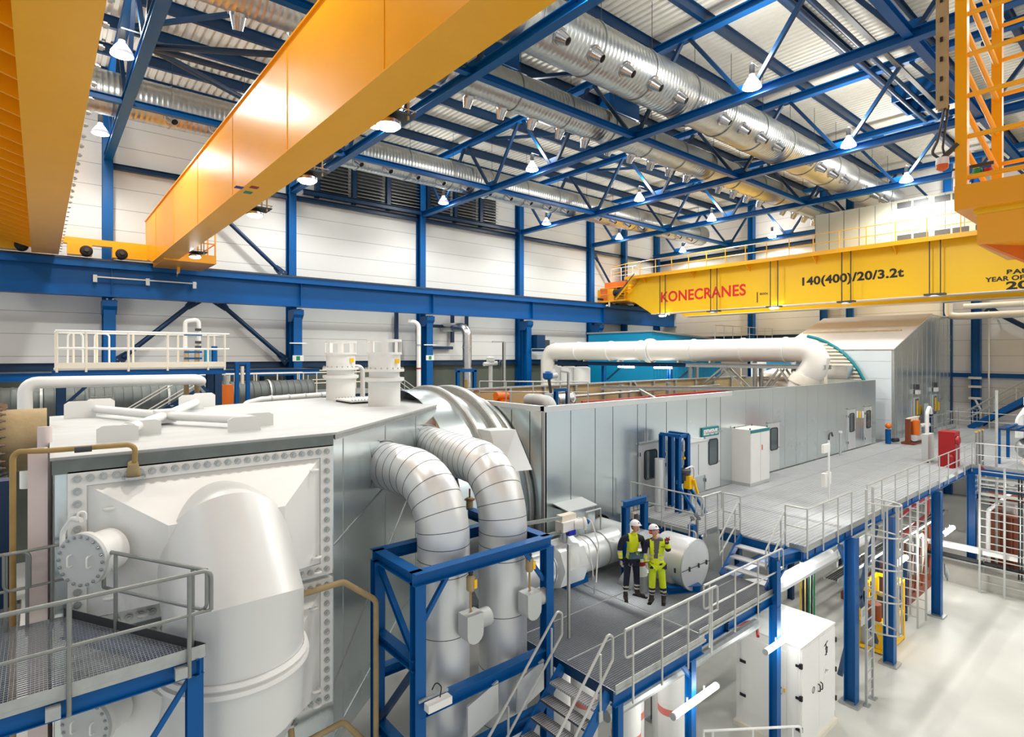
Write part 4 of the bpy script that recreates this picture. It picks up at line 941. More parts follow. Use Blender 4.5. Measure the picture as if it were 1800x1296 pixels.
# doors in the enclosure: frame, window
def encl_door(px, who, w=.95, h=2.05, win=True, open_=0, wfrac=(.2, .8, .45, .9), gz=None):
    c = aty(px, 780, EY); yy = EY if c.x < 20.4 else EY + .05; x = c.x; z = gz or UPR
    t = thing('enclosure_door', who, 'door', (x, yy, z), 'doors of the metal enclosure')
    MB().box(x - w / 2, x + w / 2, yy - .03, yy - .002, z + .05, z + h).build('leaf', 'clad', t)
    MB().box(x - w / 2 - .05, x + w / 2 + .05, yy - .07, yy - .02, z + h + .02, z + h + .08).build('drip_rail', 'galv', t)
    a, b, e, f = x - w / 2 + w * wfrac[0], x - w / 2 + w * wfrac[1], z + h * wfrac[2], z + h * wfrac[3]
    r = .1; pts = []
    for cx, cz, a0 in ((b - r, f - r, 0), (a + r, f - r, 90), (a + r, e + r, 180), (b - r, e + r, 270)):
        for k in range(5): pts.append((cx + r * math.cos(math.radians(a0 + k * 22.5)), yy - .045, cz + r * math.sin(math.radians(a0 + k * 22.5))))
    g = MB().prism([(p[0], yy - .04, p[2]) for p in pts], (0, .012, 0)).build('window', 'glass', t)
    MB().tube(pts + [pts[0]], .018, 6).build('gasket', 'black', t)
    MB().tube([(x + w * .4, yy - .03, z + 1.0), (x + w * .4, yy - .09, z + 1.0), (x + w * .28, yy - .09, z + .98)], .014, 6).build('handle', 'steel', t)
    for q in (.35, 1.7): MB().cyl((x - w / 2, yy - .045, z + q), (x - w / 2, yy - .045, z + q + .12), .018, n=8).build('hinge', 'dark', t)
    return t
encl_door(1142, 'metal door with rounded window behind the blue actuator stand, nearest the workers', 1.1)
encl_door(1252, 'metal door with rounded window under the teal maker sign', 1.0)
encl_door(1361, 'metal door with rounded window beside the tall white cabinet', 1.05)
encl_door(1498, 'narrow metal door with a tall window and small warning signs beside it', 1.0, 2.1)
encl_door(1527, 'last narrow metal door with a striped window at the enclosure end', 1.0, 2.1)
# teal maker sign
c = aty(1249, 759, EY - .05)
t = thing('maker_sign', 'teal sign with white lettering above an enclosure door', 'sign', (c.x, EY - .05, 7.3))
SZ = c.z
MB().box(c.x - .55, c.x + .55, EY - .06, EY - .01, SZ - .16, SZ + .17).build('plate', 'teal', t)
ob = text('SIEMENS', .26, (c.x - .47, EY - .064, SZ - .09), (1, 0, 0), (0, 0, 1), 'white', 'lettering', t, .012)
xs = [v.co.x for v in ob.data.vertices]; k = .94 / (max(xs) - min(xs)); m0 = min(xs)
for v in ob.data.vertices: v.co.x = m0 + (v.co.x - m0) * k
t = thing('notice_plate', 'round blue mandatory sign beside the first enclosure door', 'sign', (15.9, EY, 6.7))
c = aty(1167, 799, EY - .01)
MB().lathe((c.x, EY - .01, c.z), (0, -1, 0), [(0, .13), (.01, .13)], 24).build('rim', 'white', t); MB().lathe((c.x, EY - .02, c.z), (0, -1, 0), [(0, .11), (.006, .11)], 24).build('disc', 'navy', t)
MB().box(c.x - .04, c.x + .04, EY - .03, EY - .026, c.z - .06, c.z + .05).build('pictogram', 'white', t)
MB().box(c.x - .12, c.x + .12, EY - .012, EY, c.z - .42, c.z - .3).build('name_plate', 'dark', t)
# tall white control cabinet
t = thing('control_cabinet', 'tall white two-door control cabinet with a teal top stripe by the enclosure', 'cabinet', (21.1, 10.95, UPR))
MB().box(20.38, 21.85, 10.55, 11.3, UPR + .12, UPR + 2.12).build('body', 'white', t)
MB().box(20.4, 21.83, 10.57, 11.3, UPR, UPR + .12).build('plinth', 'grey', t)
for a, b in ((20.39, 21.11), (21.12, 21.84)):
    d = MB().box(a + .01, b - .01, 10.53, 10.55, UPR + .14, UPR + 1.99).build('door', 'white', t)
MB().box(20.38, 21.85, 10.525, 10.55, UPR + 2.0, UPR + 2.11).build('stripe', 'teal', t)
MB().box(21.2, 21.28, 10.52, 10.53, UPR + 1.3, UPR + 1.5).build('warning_label', 'orange', t)
for x, y in ((20.45, 10.6), (21.78, 10.6), (20.45, 11.22), (21.78, 11.22)): MB().cyl((x, y, UPR + 2.12), (x, y, UPR + 2.18), .025, n=8).build('lifting_eye', 'dark', t)
# grey wall cabinet
t = thing('wall_cabinet', 'flat grey sheet metal cabinet hung on the enclosure next to the blue stand', 'cabinet', (17.6, 11.1, 5.6))
MB().box(16.7, 17.75, 10.75, 11.28, 5.85, 7.0).build('body', 'clad', t)
MB().box(16.65, 17.8, 10.7, 11.3, 7.0, 7.05).build('lid', 'cladw', t)
MB().box(17.21, 17.23, 10.745, 10.75, 5.9, 6.95).build('door_gap', 'dark', t)
# blue actuator stand
t = thing('actuator_stand', 'blue channel steel stand carrying valve actuators before the enclosure', 'stand', (16.0, 10.6, UPR))
for x in (15.36, 15.84):
    for y in (10.3, 10.9): MB().chan((x, y, UPR), (x, y, 7.45), .14, .16, .014, upv=(0, 1, 0)).build('post', 'blue', t)
    MB().bar((x, 10.3, 5.9), (x, 9.6, UPR + .02), .06, .08).build('stay', 'blue', t)
    MB().bar((x, 10.25, 7.45), (x, 10.95, 7.45), .1, .1).build('head_beam', 'blue', t)
MB().bar((15.3, 10.3, 7.42), (15.9, 10.3, 7.42), .1, .1).build('head_beam', 'blue', t)
MB().bar((15.3, 10.3, 6.0), (15.9, 10.3, 6.0), .1, .12).build('shelf_beam', 'blue', t)
for x in (15.5, 15.68):
    MB().lathe((x, 10.32, 7.3), (0, 0, -1), [(0, .03), (.1, .05), (.35, .05), (.4, .02), (.8, .02)], 12).build('spring_rod', 'steel', t)
    MB().ball((x, 10.3, 6.72), .05).build('indicator', 'lemon', t)
MB().lathe((15.62, 10.25, 6.05), (0, 0, 1), [(0, .16), (.2, .16), (.24, .2), (.32, .2), (.36, .12)], 20).build('actuator', 'dark', t)
MB().box(15.52, 15.72, 10.0, 10.2, 5.8, 6.2).build('hand_pump', 'lemon', t); MB().bar((15.68, 9.95, 6.1), (15.8, 9.9, 5.65), .06, .08).build('pump_lever', 'lemon', t)
MB().tube([(15.6, 10.2, 6.4), (15.9, 10.1, 6.5), (16.1, 10.2, 6.2), (16.1, 10.3, 5.1)], .025, 8, .2).build('hose', 'white', t)
MB().cyl((15.1, 10.8, 5.05), (15.1, 10.8, 6.7), .16, n=18).build('pot', 'clad', t)
# small fittings on the walls
for px, py, who, m in ((1460, 726, 'first', 'white'), (1493, 727, 'second', 'white')): pass
for px, m, who in ((1508, 'white', 'nearest the narrow door'), (1512.5, 'lemon', 'yellow one in the middle'), (1518, 'white', 'nearest the last door')):
    c = aty(px, 729, EY); t = thing('warning_sign', 'small %s warning sign by the narrow doors, ' % ('white' if m == 'white' else 'coloured') + who, 'sign', (c.x, EY, c.z - .2), 'small warning signs by the narrow doors'); MB().box(c.x - .12, c.x + .12, EY + .02, EY + .045, c.z - .18, c.z + .18).build('plate', m, t)
for i, (px, py, who) in enumerate(((1477, 782, 'thin grey standpipe with a cap standing before the long enclosure wall'),)):
    p = atz(px, 801, UPR); t = thing('standpipe', who, 'pipe', p); MB().cyl(p, p + V(0, 0, 1.1), .05, n=10).build('pipe', 'grey', t); MB().cyl(p + V(0, 0, 1.1), p + V(0, 0, 1.2), .09, n=10).build('cap', 'white', t)
# pale lighting fixture on the wall near the rail
p = atz(1450, 805, UPR)
t = thing('cable_post', 'white post with a curved cable and a wall box standing on the upper deck', 'post', p)
q = V(21.6, 7.9, UPR); p = atz(1457, 884, UPR)
MB().cyl((p.x, p.y, 3.6), (p.x, p.y, UPR + 2.1), .03, n=10).build('pole', 'white', t)
MB().tube([(p.x, p.y, UPR + 2.05), (p.x, p.y, UPR + 2.3), (p.x + .2, p.y, UPR + 2.35), (p.x + .3, p.y, UPR + 2.2)], .03, 8, .1).build('hook', 'dark', t)
MB().box(p.x - .3, p.x - .12, p.y, p.y + .12, UPR + .55, UPR + 1.0).build('socket_box', 'white', t); MB().box(p.x + .08, p.x + .2, p.y, p.y + .12, UPR + .6, UPR + 1.0).build('socket_box', 'white', t)
MB().box(p.x - .6, p.x - .1, p.y - .08, p.y, UPR + 1.72, UPR + 2.0).build('lamp_box', 'white', t)
# ---------------------------------------------------------------- white gantry behind the casing
GZ = 9.62
t = thing('service_gantry', 'white railed service gantry on blue legs behind the casing', 'gantry', (2.4, 20.1, 0))
MB().box(.3, 4.5, 19.5, 20.8, GZ - .05, GZ).build('floor_plate', 'cream', t)
MB().ibeam((.25, 19.55, GZ - .14), (4.5, 19.55, GZ - .14), .12, .18).build('edge_beam', 'blue', t)
MB().box(.3, 4.5, 19.46, 19.49, GZ, GZ + .16).build('toe_board', 'cream', t)
for x in (.45, 4.3):
    MB().ibeam((x, 19.6, 0), (x, 19.6, GZ - .22), .2, .2).build('leg', 'navy', t); MB().ibeam((x, 20.7, 0), (x, 20.7, GZ - .22), .2, .2).build('leg', 'navy', t)
MB().bar((.5, 19.6, 8.6), (1.2, 19.6, 9.35), .08, .08).build('knee_brace', 'navy', t); MB().bar((4.2, 19.6, 8.6), (3.6, 19.6, 9.35), .08, .08).build('knee_brace', 'navy', t)
for y, xs in ((19.48, [.35, .98, 1.95, 2.92, 4.0, 4.47]), (20.78, [.35, .75, 1.3, 2.2, 3.4, 4.45])):
    for x in xs: MB().cyl((x, y, GZ - .1), (x, y, GZ + 1.02), .03, n=8).build('rail_post', 'cream', t)
    for z in (.55, 1.02): MB().tube([(.32, y, GZ + z), (4.6, y, GZ + z)], .03, 8).build('hand_rail', 'white', t)
for x in (.62, 1.25): MB().tube([(x, 20.78, GZ), (x, 20.78, GZ + 1.0), (x + .35, 20.78, GZ + 1.0), (x + .35, 20.78, GZ)], .025, 8, .1).build('gate_loop', 'white', t)
t = thing('riser_unit', 'pair of tall tan and white riser pipes with small blue clamps on the gantry', 'pipe', (3.75, 20.3, 5))
for x in (3.55, 3.85): MB().tube([(x, 20.3, 5), (x, 20.3, 10.2)], .075, 10).build('lagged_riser', 'tan', t)
MB().tube([(3.52, 20.3, 10.2), (3.52, 20.3, 11.05), (3.9, 20.3, 11.12), (3.9, 20.3, 10.2)], .06, 10, .1).build('pipe_bend', 'white', t)
for z in (9.85, 10.05, 10.6): MB().box(3.48, 3.98, 20.22, 20.26, z, z + .06).build('clamp', 'blue', t)
for z in (10.2, 10.35, 10.75): MB().box(3.78, 3.95, 20.18, 20.24, z, z + .08).build('valve_block', 'dark', t)
t = thing('blue_valve_unit', 'small blue valve unit beside the riser pipes on the gantry', 'valve', (4.2, 20.2, GZ))
MB().box(4.05, 4.2, 20.1, 20.3, GZ, GZ + .55).build('body', 'cyan', t); MB().cyl((4.33, 20.2, GZ), (4.33, 20.2, GZ + .65), .09, n=14).build('cylinder', 'blue', t)
# white pipe behind the casing roof
t = thing('white_pipe', 'white lagged pipe rising at the far corner of the casing and running under the gantry', 'pipe', (1.5, 18.5, 7))
MB().tube([(-.2, 16.8, 7.0), (-.2, 16.8, 7.9), (-.28, 18.5, 8.0), (-.28, 18.5, 9.3), (3.5, 18.5, 9.28), (3.7, 19.0, 9.2)], .15, 18, .25).build('lagging', 'white', t)
# wall-side gallery and its railing
t = thing('wall_gallery', 'grey steel gallery with blue edge beam along the left wall', 'gallery', (9.5, 31, 5))
MB().box(1.5, 15.6, 29.5, 33.8, 7.82, 7.9).build('floor_plate', 'grate_f', t)
MB().ibeam((1.5, 29.55, 7.66), (16.2, 29.55, 7.66), .14, .3).build('edge_beam', 'navy', t)
for x in (2.5, 7.5, 12.0, 15.6): MB().ibeam((x, 29.7, 0), (x, 29.7, 7.5), .2, .2).build('leg', 'navy', t)
railing('grey handrail along the wall-side gallery behind the relief stacks', [(3.2, 29.5), (15.2, 29.5)], 7.9, 1.15, 1.0, m='cream', r=.03, toe=.1, drop=0, group='handrails of the gallery', loop=(0, 1))
railing('second grey handrail at the back of the wall-side gallery', [(3.2, 33.5), (15.2, 33.5)], 7.9, 1.15, 1.5, m='cream', r=.03, toe=0, drop=0, group='handrails of the gallery')
railing('looped grey handrail section before the blue column on the gallery', [(7.2, 30.4), (10.6, 30.4)], 7.9, 1.15, 1.1, m='cream', r=.03, toe=0, drop=0, loop=(1, 1), group='handrails of the gallery')
t = thing('gallery_stairs', 'grey stairs going down from the gallery beside the silver wall pipe', 'stairs', (17.5, 30, 5.5))
for y in (29.5, 30.4):
    MB().bar((15.4, y, 7.8), (19.0, y, 5.4), .04, .2).build('stringer', 'galv', t)
    MB().tube([(14.8, y, 9.05), (15.6, y, 9.05), (19.0, y, 6.7)], .025, 8, .1).build('hand_rail', 'rail', t); MB().tube([(15.2, y, 8.45), (15.6, y, 8.45), (19.0, y, 6.1)], .022, 8, .1).build('hand_rail', 'rail', t)
    for x in (15.4, 16.4, 17.4): MB().cyl((x, y, 7.9 - max(0, x - 15.5) * .68), (x, y, 9.05 - max(0, x - 15.6) * .68), .02, n=6).build('post', 'rail', t)
for i in range(10): MB().box(15.5 + .34 * i, 15.75 + .34 * i, 29.5, 30.4, 7.6 - .235 * i, 7.63 - .235 * i).build('tread', 'grate_f', t)
# ladder and steps under the gantry
t = thing('fixed_ladder', 'grey ladder standing under the white gantry', 'ladder', (1.4, 21.5, 3))
for x in (1.15, 1.75): MB().cyl((x, 21.5, 0), (x, 21.5, GZ), .035, n=8).build('stile', 'rail', t)
for i in range(20): MB().cyl((1.15, 21.5, 3.3 + .3 * i), (1.75, 21.5, 3.3 + .3 * i), .02, n=6).build('rung', 'rail', t)
t = thing('gallery_steps', 'slim handrails of steps climbing under the gantry towards the wall', 'stairs', (3, 24, 0))
for y in (23.4, 24.2):
    for dz in (0, .5): MB().tube([(1.8, y, 7.2 + dz), (4.6, y, 9.0 + dz)], .025, 8).build('hand_rail', 'rail', t)
    MB().bar((4.5, y, 0), (4.5, y, 8.5), .08, .08).build('leg', 'navy', t); MB().bar((1.9, y, 0), (1.9, y, 7.0), .08, .08).build('leg', 'navy', t)
    MB().bar((1.8, y, 6.9), (4.6, y, 8.6), .04, .2).build('stringer', 'navy', t)
for i in range(9): MB().box(1.9 + .3 * i, 2.15 + .3 * i, 23.4, 24.2, 7.0 + .182 * i, 7.03 + .182 * i).build('tread', 'grate_f', t)
t = thing('low_wall_duct', 'shade-toned spiral duct running low along the left wall below the gallery', 'duct', (3, 28, 7))
prof = []; x = 0
while x < 20: prof += [(x, .6), (x + .2, .6), (x + .22, .62), (x + .26, .62)]; x += .3
MB().lathe((-10, 27.2, 8.2), (1, 0, 0), prof, 24).build('spiral_tube', mat('shaded_duct_steel', (96, 102, 100), .5, .5, .1, 2), t)  # gallery shade is put into this darker duct colour
for k in range(5): MB().lathe((-8 + 4 * k, 27.2, 8.2), (1, 0, 0), [(0, .62), (0, .66), (.08, .66), (.08, .62)], 24, False).build('joint_ring', 'galv', t)
t = thing('small_white_pipe', 'slim white pipe with an upright loop lying behind the casing roof', 'pipe', (6, 19, 7.8))
MB().tube([(4.75, 18.4, 0), (4.75, 18.4, 8.5), (5.3, 18.6, 8.6), (8.1, 19.4, 8.62), (8.25, 19.4, 9.55), (9.15, 19.6, 9.55), (9.2, 19.6, 0)], .085, 14, .2).build('lagging', 'white', t)
for k in range(4): MB().lathe((5.6 + .6 * k, 18.69 + .17 * k, 8.61), (.96, .28, 0), [(0, .1), (.05, .1)], 12).build('pipe_band', 'grey', t)
t = thing('blue_column_valve', 'small blue post with fittings standing behind the casing roof edge', 'valve', (4.5, 19.3, 7))
for x in (5.15, 5.5): MB().chan((x, 20.8, 7), (x, 20.8, 9.75), .12, .12).build('post', 'blue', t)
MB().bar((5.1, 20.8, 9.7), (5.56, 20.8, 9.7), .08, .08).build('head', 'blue', t); MB().cyl((5.32, 20.8, 9.0), (5.32, 20.8, 9.6), .06, n=10).build('spring_can', 'cream', t)
t = thing('orange_actuator', 'orange actuator box with grey cylinder behind the casing roof', 'actuator', (4.8, 20.6, 7))
MB().box(4.55, 4.95, 20.4, 20.9, 7.2, 9.0).build('housing', 'orange', t); MB().cyl((4.75, 20.5, 9.0), (4.75, 20.5, 9.3), .1, n=12).build('cylinder', 'galv', t)
# wall pipes and portal steel
t = thing('wall_vent_pipe', 'shiny steel vent pipe with an elbow rising along the left wall', 'pipe', (23.5, 33.6, 5))
c = aty(821, 640, 33.4)
MB().tube([(c.x, 33.4, 0), (c.x, 33.4, 11.95), (c.x - .35, 34.6, 12.0), (c.x - .4, 35.9, 12.0)], .33, 24, .6).build('tube', 'steel', t)
for z in (7.5, 9.0, 10.5): MB().lathe((c.x, 33.4, z), (0, 0, 1), [(0, .335), (0, .36), (.06, .36), (.06, .335)], 24, False).build('band', 'galv', t)
t = thing('slim_vent_pipe', 'slim white vent pipe beside the third wall column', 'pipe', (20, 33.9, 5))
c = aty(736, 640, 33.9); MB().tube([(c.x, 33.9, 0), (c.x, 33.9, 12.2), (c.x - .5, 34.4, 12.25)], .15, 14, .4).build('tube', 'white', t)
for z in (9.0, 10.6): MB().lathe((c.x, 33.9, z), (0, 0, 1), [(0, .155), (0, .17), (.1, .17), (.1, .155)], 14, False).build('band', 'red' if z < 10 else 'galv', t)
t = thing('wall_portal_steel', 'thin blue portal steel fixed to the left wall around the third column', 'steel frame', (22, 35.6, 9.5))
for (x0, z0, x1, z1) in ((19.2, 9.5, 19.2, 13.0), (21.6, 12.1, 24.6, 12.1), (23.9, 10.9, 23.9, 13), (21.6, 10.5, 23.9, 10.5), (25.2, 12.1, 25.2, 13.0)):
    MB().bar((x0, 35.7, z0), (x1, 35.7, z1), .22, .22).build('member', 'navy', t)
# valve with blue actuator and elbow on top of the enclosure end
def q(px, py, y=13.0): return aty(px, py, y)
t = thing('blow_off_valve', 'white lagged valve pipe with a blue electric actuator above the enclosure corner', 'valve', (11.8, 13, 7.5))
MB().tube([q(930, 703, 13.9), q(948, 704, 13.0), q(966, 708, 12.2), q(972, 740, 12.0)], .2, 20, .3).build('lagging', 'cladw', t)
c = q(970, 702); MB().box(c.x - .16, c.x + .16, 12.85, 13.15, c.z - .22, c.z + .2).build('valve_body', 'clad', t)
MB().cyl(q(978, 702), q(1004, 699), .15, n=18).build('outlet', 'clad', t); MB().lathe(q(1006, 699, 12.95), (.3, -1, 0), [(0, .16), (.05, .16)], 24).build('end_plate', 'white', t)
MB().cyl(c, q(965, 668), .05, n=12).build('stem', 'dark', t)
c = q(963, 662); MB().lathe(c - V(0, 0, .1), (0, 0, 1), [(0, .1), (.06, .16), (.2, .16), (.26, .08)], 16).build('actuator', 'blue', t); MB().cyl(c, q(978, 660), .09, n=12).build('motor', 'grey', t); MB().lathe(q(972, 655), (0, -1, .3), [(0, .1), (.03, .1)], 14).build('handwheel', 'grey', t)
for px in (977, 998): MB().chan((q(px, 700, 12.6).x, 12.6, 7.6), (q(px, 700, 12.6).x, 12.6, q(px, 684, 12.6).z), .09, .12).build('bracket_post', 'blue', t)
MB().bar(q(975, 686, 12.6), q(1000, 685, 12.6), .1, .1).build('bracket_head', 'blue', t)
t = thing('perforated_mast', 'perforated grey mast with a short arm above the enclosure corner', 'mast', (12.6, 12.3, 7.5))
c = q(999, 655, 12.3); MB().chan((c.x, 12.3, 7.5), (c.x, 12.3, c.z), .06, .06).build('mast', 'galv', t); MB().bar(c, q(986, 653, 12.6), .04, .05).build('arm', 'galv', t)
t = thing('actuated_valve', 'grey actuated valve with a handwheel behind the cone, beside a blue hanger', 'valve', (14.5, 19.5, 7))
MB().chan((14.0, 20.5, 0), (14.0, 20.5, 9.3), .14, .14).build('post', 'blue', t); MB().chan((14.9, 20.5, 0), (14.9, 20.5, 9.3), .14, .14).build('post', 'blue', t)
MB().bar((13.9, 20.5, 9.3), (15.0, 20.5, 9.3), .14, .14).build('head', 'blue', t); MB().cyl((14.45, 20.5, 8.4), (14.45, 20.5, 8.9), .08, n=10).build('spring_can', 'brass', t)
MB().lathe((16.2, 21, 9.6), (0, 0, 1), [(0, .12), (.08, .2), (.25, .2), (.32, .1)], 14).build('actuator', 'grey', t); MB().cyl((15.8, 21, 9.55), (16.5, 20.9, 9.6), .1, n=10).build('motor', 'grey', t); MB().lathe((16.6, 20.8, 9.5), (.6, -.8, 0), [(0, .24), (.03, .24), (.03, .2), (0, .2), (0, .24)], 18, False).build('handwheel', 'dark', t)
MB().cyl((16.2, 21, 0), (16.2, 21, 9.6), .09, n=10).build('stem', 'grey', t); MB().chan((17.0, 21, 0), (17.0, 21, 10.6), .12, .12).build('mast', 'galv', t); MB().bar((17.0, 21, 10.6), (16.3, 21, 10.6), .06, .06).build('arm', 'galv', t)
railing('grey handrail on the enclosure roof edge behind the cone', [(12.0, 16.2), (14.6, 13.4)], 8.3, .75, 1.0, toe=0, drop=.6, group='handrails of the enclosure')
one('orange_pump', MB().cyl((14.3, 18.2, 8.3), (14.9, 18.2, 8.3), .18, n=18).box(14.4, 14.8, 17.95, 18.45, 5.05, 8.15), 'orange', 'orange pump body behind the cone at the enclosure end', 'pump')
# inside of the enclosure
for pts, m, who in (([(17.5, 16.4, 8.0), (19, 16.2, 8.0), (29, 15.5, 8.15), (35, 15.2, 8.15)], 'red', 'red pipe running over the inside of the roofless enclosure'),
                    ([(17, 17, 8.2), (30, 17.4, 8.25)], 'galv', 'grey conduit running beside the red pipe inside the enclosure')):
    one('enclosure_pipe', MB().tube(pts, .06, 10, .3), m, who, 'pipe')
t = thing('enclosure_bracing', 'grey steel beams bracing the open top of the enclosure', 'bracing', (22, 15, UPR))
for (a, b) in (((21.4, 18.8, 8.35), (27.3, 11.6, 8.4)), ((24.5, 18.8, 8.2), (30, 12, 8.3))): MB().ibeam(a, b, .14, .18).build('beam', 'galv', t)
for (a, b) in (((19, 12.2, 7.6), (22.6, 17.4, 8.3)), ((25.4, 18.9, 7.3), (24.2, 18.9, 8.5))): MB().bar(a, b, .1, .1).build('strut', 'galv', t)
for x in (18.5, 22.5, 26.5): MB().ibeam((x, 18.4, UPR), (x, 18.4, 8.5), .2, .2).build('post', 'galv', t)
t = thing('generator_frame', 'rust brown machine body inside the enclosure', 'machine', (23, 15, UPR))
MB().cyl((13, 15, 6.3), (33, 15, 6.3), 1.2, n=28).build('drum', 'rust', t)
t = thing('white_machine', 'white domed machine housing under the big white pipe', 'machine', (34, 15.5, UPR))
MB().lathe((33.2, 15.2, UPR), (0, 0, 1), [(0, 1.5), (3.4, 1.5), (3.9, 1.2), (4.15, .5)], 32).build('dome', 'cream', t)
MB().lathe((33.2, 15.2, 8.6), (0, 0, 1), [(0, 1.6), (.15, 1.6)], 32).build('flange', 'cream', t)
MB().lathe((32.2, 14.1, 9.1), (-.7, -.7, 0), [(0, .22), (.3, .22)], 18).build('port', 'dark', t)
for x, y in ((34, 13.2), (32, 17.2), (35, 14)): MB().cyl((x, y, UPR), (x, y, 9.2), .08, n=10).build('riser', 'cream', t)
# big white air pipe crossing behind, on its trestle
PX, PZ, PR = 31.0, 10.25, .66
t = thing('air_pipe', 'thick white air pipe crossing the hall behind the enclosure', 'pipe', (PX, 20, 8))
MB().tube([(PX, 32.6, 6.0), (PX, 32.6, PZ), (PX, 11.95, PZ), (PX - .2, 13.2, 8.3), (PX - .2, 13.2, 6)], PR, 32, .72, 3).build('lagging', 'cream_w', t)
for y in (29.3, 26.2, 23.6, 22.6, 19.6, 16.4, 14.0): MB().lathe((PX, y, PZ), (0, 1, 0), [(0, PR), (0, PR + .05), (.1, PR + .05), (.1, PR)], 32, False).build('band', 'white', t)
MB().lathe((PX, 22.75, PZ), (0, 1, 0), [(0, PR), (0, PR + .14), (.12, PR + .14), (.3, PR + .14), (.3, PR)], 32, False).build('expansion_joint', 'white', t)
for y in (28.6, 25.4, 20.6, 18.4, 15.8, 13.4): MB().prism([(PX - .3, y, 9.5), (PX + .3, y, 9.5), (PX + .2, y, 9.75), (PX - .2, y, 9.75)], (0, .1, 0)).build('saddle', 'grey', t)
MB().lathe((30.85, 13.0, 8.6), (-.1, .4, -1), [(-.3, .72), (.1, .8), (.2, .8)], 28).build('end_flange', 'cream', t)
t = thing('pipe_trestle', 'grey steel trestle with diagonal struts carrying the white air pipe', 'trestle', (PX, 16, UPR))
for x in (PX - .35, PX + .35):
    MB().ibeam((x, 20.0, 9.35), (x, 11.9, 9.35), .16, .22).build('top_beam', 'galv', t)
    for y in (19.7, 15.6, 13.0): MB().ibeam((x, y, UPR), (x, y, 9.25), .18, .18).build('post', 'galv', t)
    for a, b in ((19.6, 17.6), (15.7, 17.5), (15.5, 14.3), (13.1, 14.2)): MB().bar((x, a, 7.6), (x, b, 9.2), .1, .1).build('strut', 'galv', t)
t = thing('pipe_bridge', 'dark blue beam bridge carrying the wall end of the white air pipe', 'beam', (PX, 27, 5))
MB().ibeam((PX, 33.6, 9.35), (PX, 20.2, 9.35), .3, .26).build('beam', 'navy', t)
for y in (27.2, 21.6): MB().ibeam((PX + .3, y, 4), (PX + .3, y, 9.2), .24, .24).build('post', 'blue', t)
for y in (26.9, 21.3): MB().bar((PX + .3, y, 8.2), (PX + .3, y - 1.4, 9.2), .1, .1).build('strut', 'navy', t)
def tubelamp(p, q, label, power=120, group='fluorescent tube lamps', r=.06, dz=-.25):
    p, q = V(p), V(q); d = (q - p); c = (p + q) / 2
    t = thing('tube_lamp', label, 'lamp', c, group)
    MB().cyl(p, q, r, n=12).build('diffuser', 'tubelight', t)
    MB().bar(p + d * .3 + V(0, 0, r), p + d * .3 + V(0, 0, r + .12), .03, .03).build('bracket', 'galv', t); MB().bar(p + d * .7 + V(0, 0, r), p + d * .7 + V(0, 0, r + .12), .03, .03).build('bracket', 'galv', t)
    for e, s in ((p, -1), (q, 1)): MB().cyl(e, e + d.normalized() * .04 * s, r * 1.05, n=12).build('end_cap', 'grey', t)
    lamp('tube_glow', c + V(0, 0, dz), power, .25, parent=t)
tubelamp((PX, 25.6, 9.15), (PX, 24.2, 9.15), 'lit tube lamp under the blue pipe bridge, the one by the cyan wall', 60)
tubelamp((PX, 22.6, 9.15), (PX, 21.2, 9.15), 'lit tube lamp under the blue pipe bridge, the one by the trestle', 60)
for i, y in enumerate((32.5, 31.0, 29.6)):
    t = thing('white_tank', 'white upright lagged tank under the air pipe, %s from the wall' % ['first', 'second', 'third'][i], 'tank', (31.6, y, 3), 'white tanks by the left wall')
    MB().lathe((31.6, y, 0), (0, 0, 1), [(0, .62), (9.0, .62), (9.1, .4)], 26).build('shell', 'white', t); MB().lathe((31.6, y, 7.2), (0, 0, 1), [(0, .63), (0, .65), (.06, .65), (.06, .63)], 26, False).build('band', 'grey', t)
t = thing('cyan_housing', 'long cyan housing with sloping top beyond the white air pipe', 'housing', (38, 29, 3))
MB().prism([(36.0, 26.5, 0), (46, 26.5, 0), (46, 26.5, 11.25), (36.0, 26.5, 11.75)], (0, 6.5, 0)).build('shell', 'cyan', t)
MB().prism([(35.9, 26.4, 11.75), (46.1, 26.4, 11.25), (46.1, 26.4, 11.37), (35.9, 26.4, 11.87)], (0, 6.7, 0)).build('roof_edge', 'galv', t)
for k in range(24): MB().box(36.3 + .4 * k, 36.36 + .4 * k, 26.46, 26.5, 5, 9.3).build('wall_rib', 'cyan', t)
t = thing('far_walkway', 'dark far walkway with pale railing above the cyan housing', 'walkway', (45, 24, 10.8))
MB().box(40.5, EX - .05, 23.9, 25.5, 11.0, 11.15).build('floor_plate', 'dark', t); MB().ibeam((40.5, 23.9, 10.85), (EX - .05, 23.9, 10.85), .2, .4).build('beam', 'navy', t)
for i in range(8): MB().cyl((40.6 + 1.35 * i, 23.9, 11.1), (40.6 + 1.35 * i, 23.9, 12.3), .03, n=6).build('rail_post', 'rail', t)
for z in (11.7, 12.3): MB().tube([(40.6, 23.9, z), (50.2, 23.9, z)], .028, 6).build('hand_rail', 'rail', t)
t = thing('blue_fan_box', 'blue fan box on a bracket beside the fourth wall column', 'fan', (31.5, 34.6, 10))
MB().box(30.9, 31.8, 33.9, 34.6, 10.5, 11.6).build('housing', 'navy', t); MB().box(31.8, 32.4, 34.0, 34.5, 10.6, 11.2).build('motor', 'dark', t); MB().ibeam((30.5, 34.1, 10.35), (33.2, 34.1, 10.35), .24, .2).build('bracket', 'navy', t)
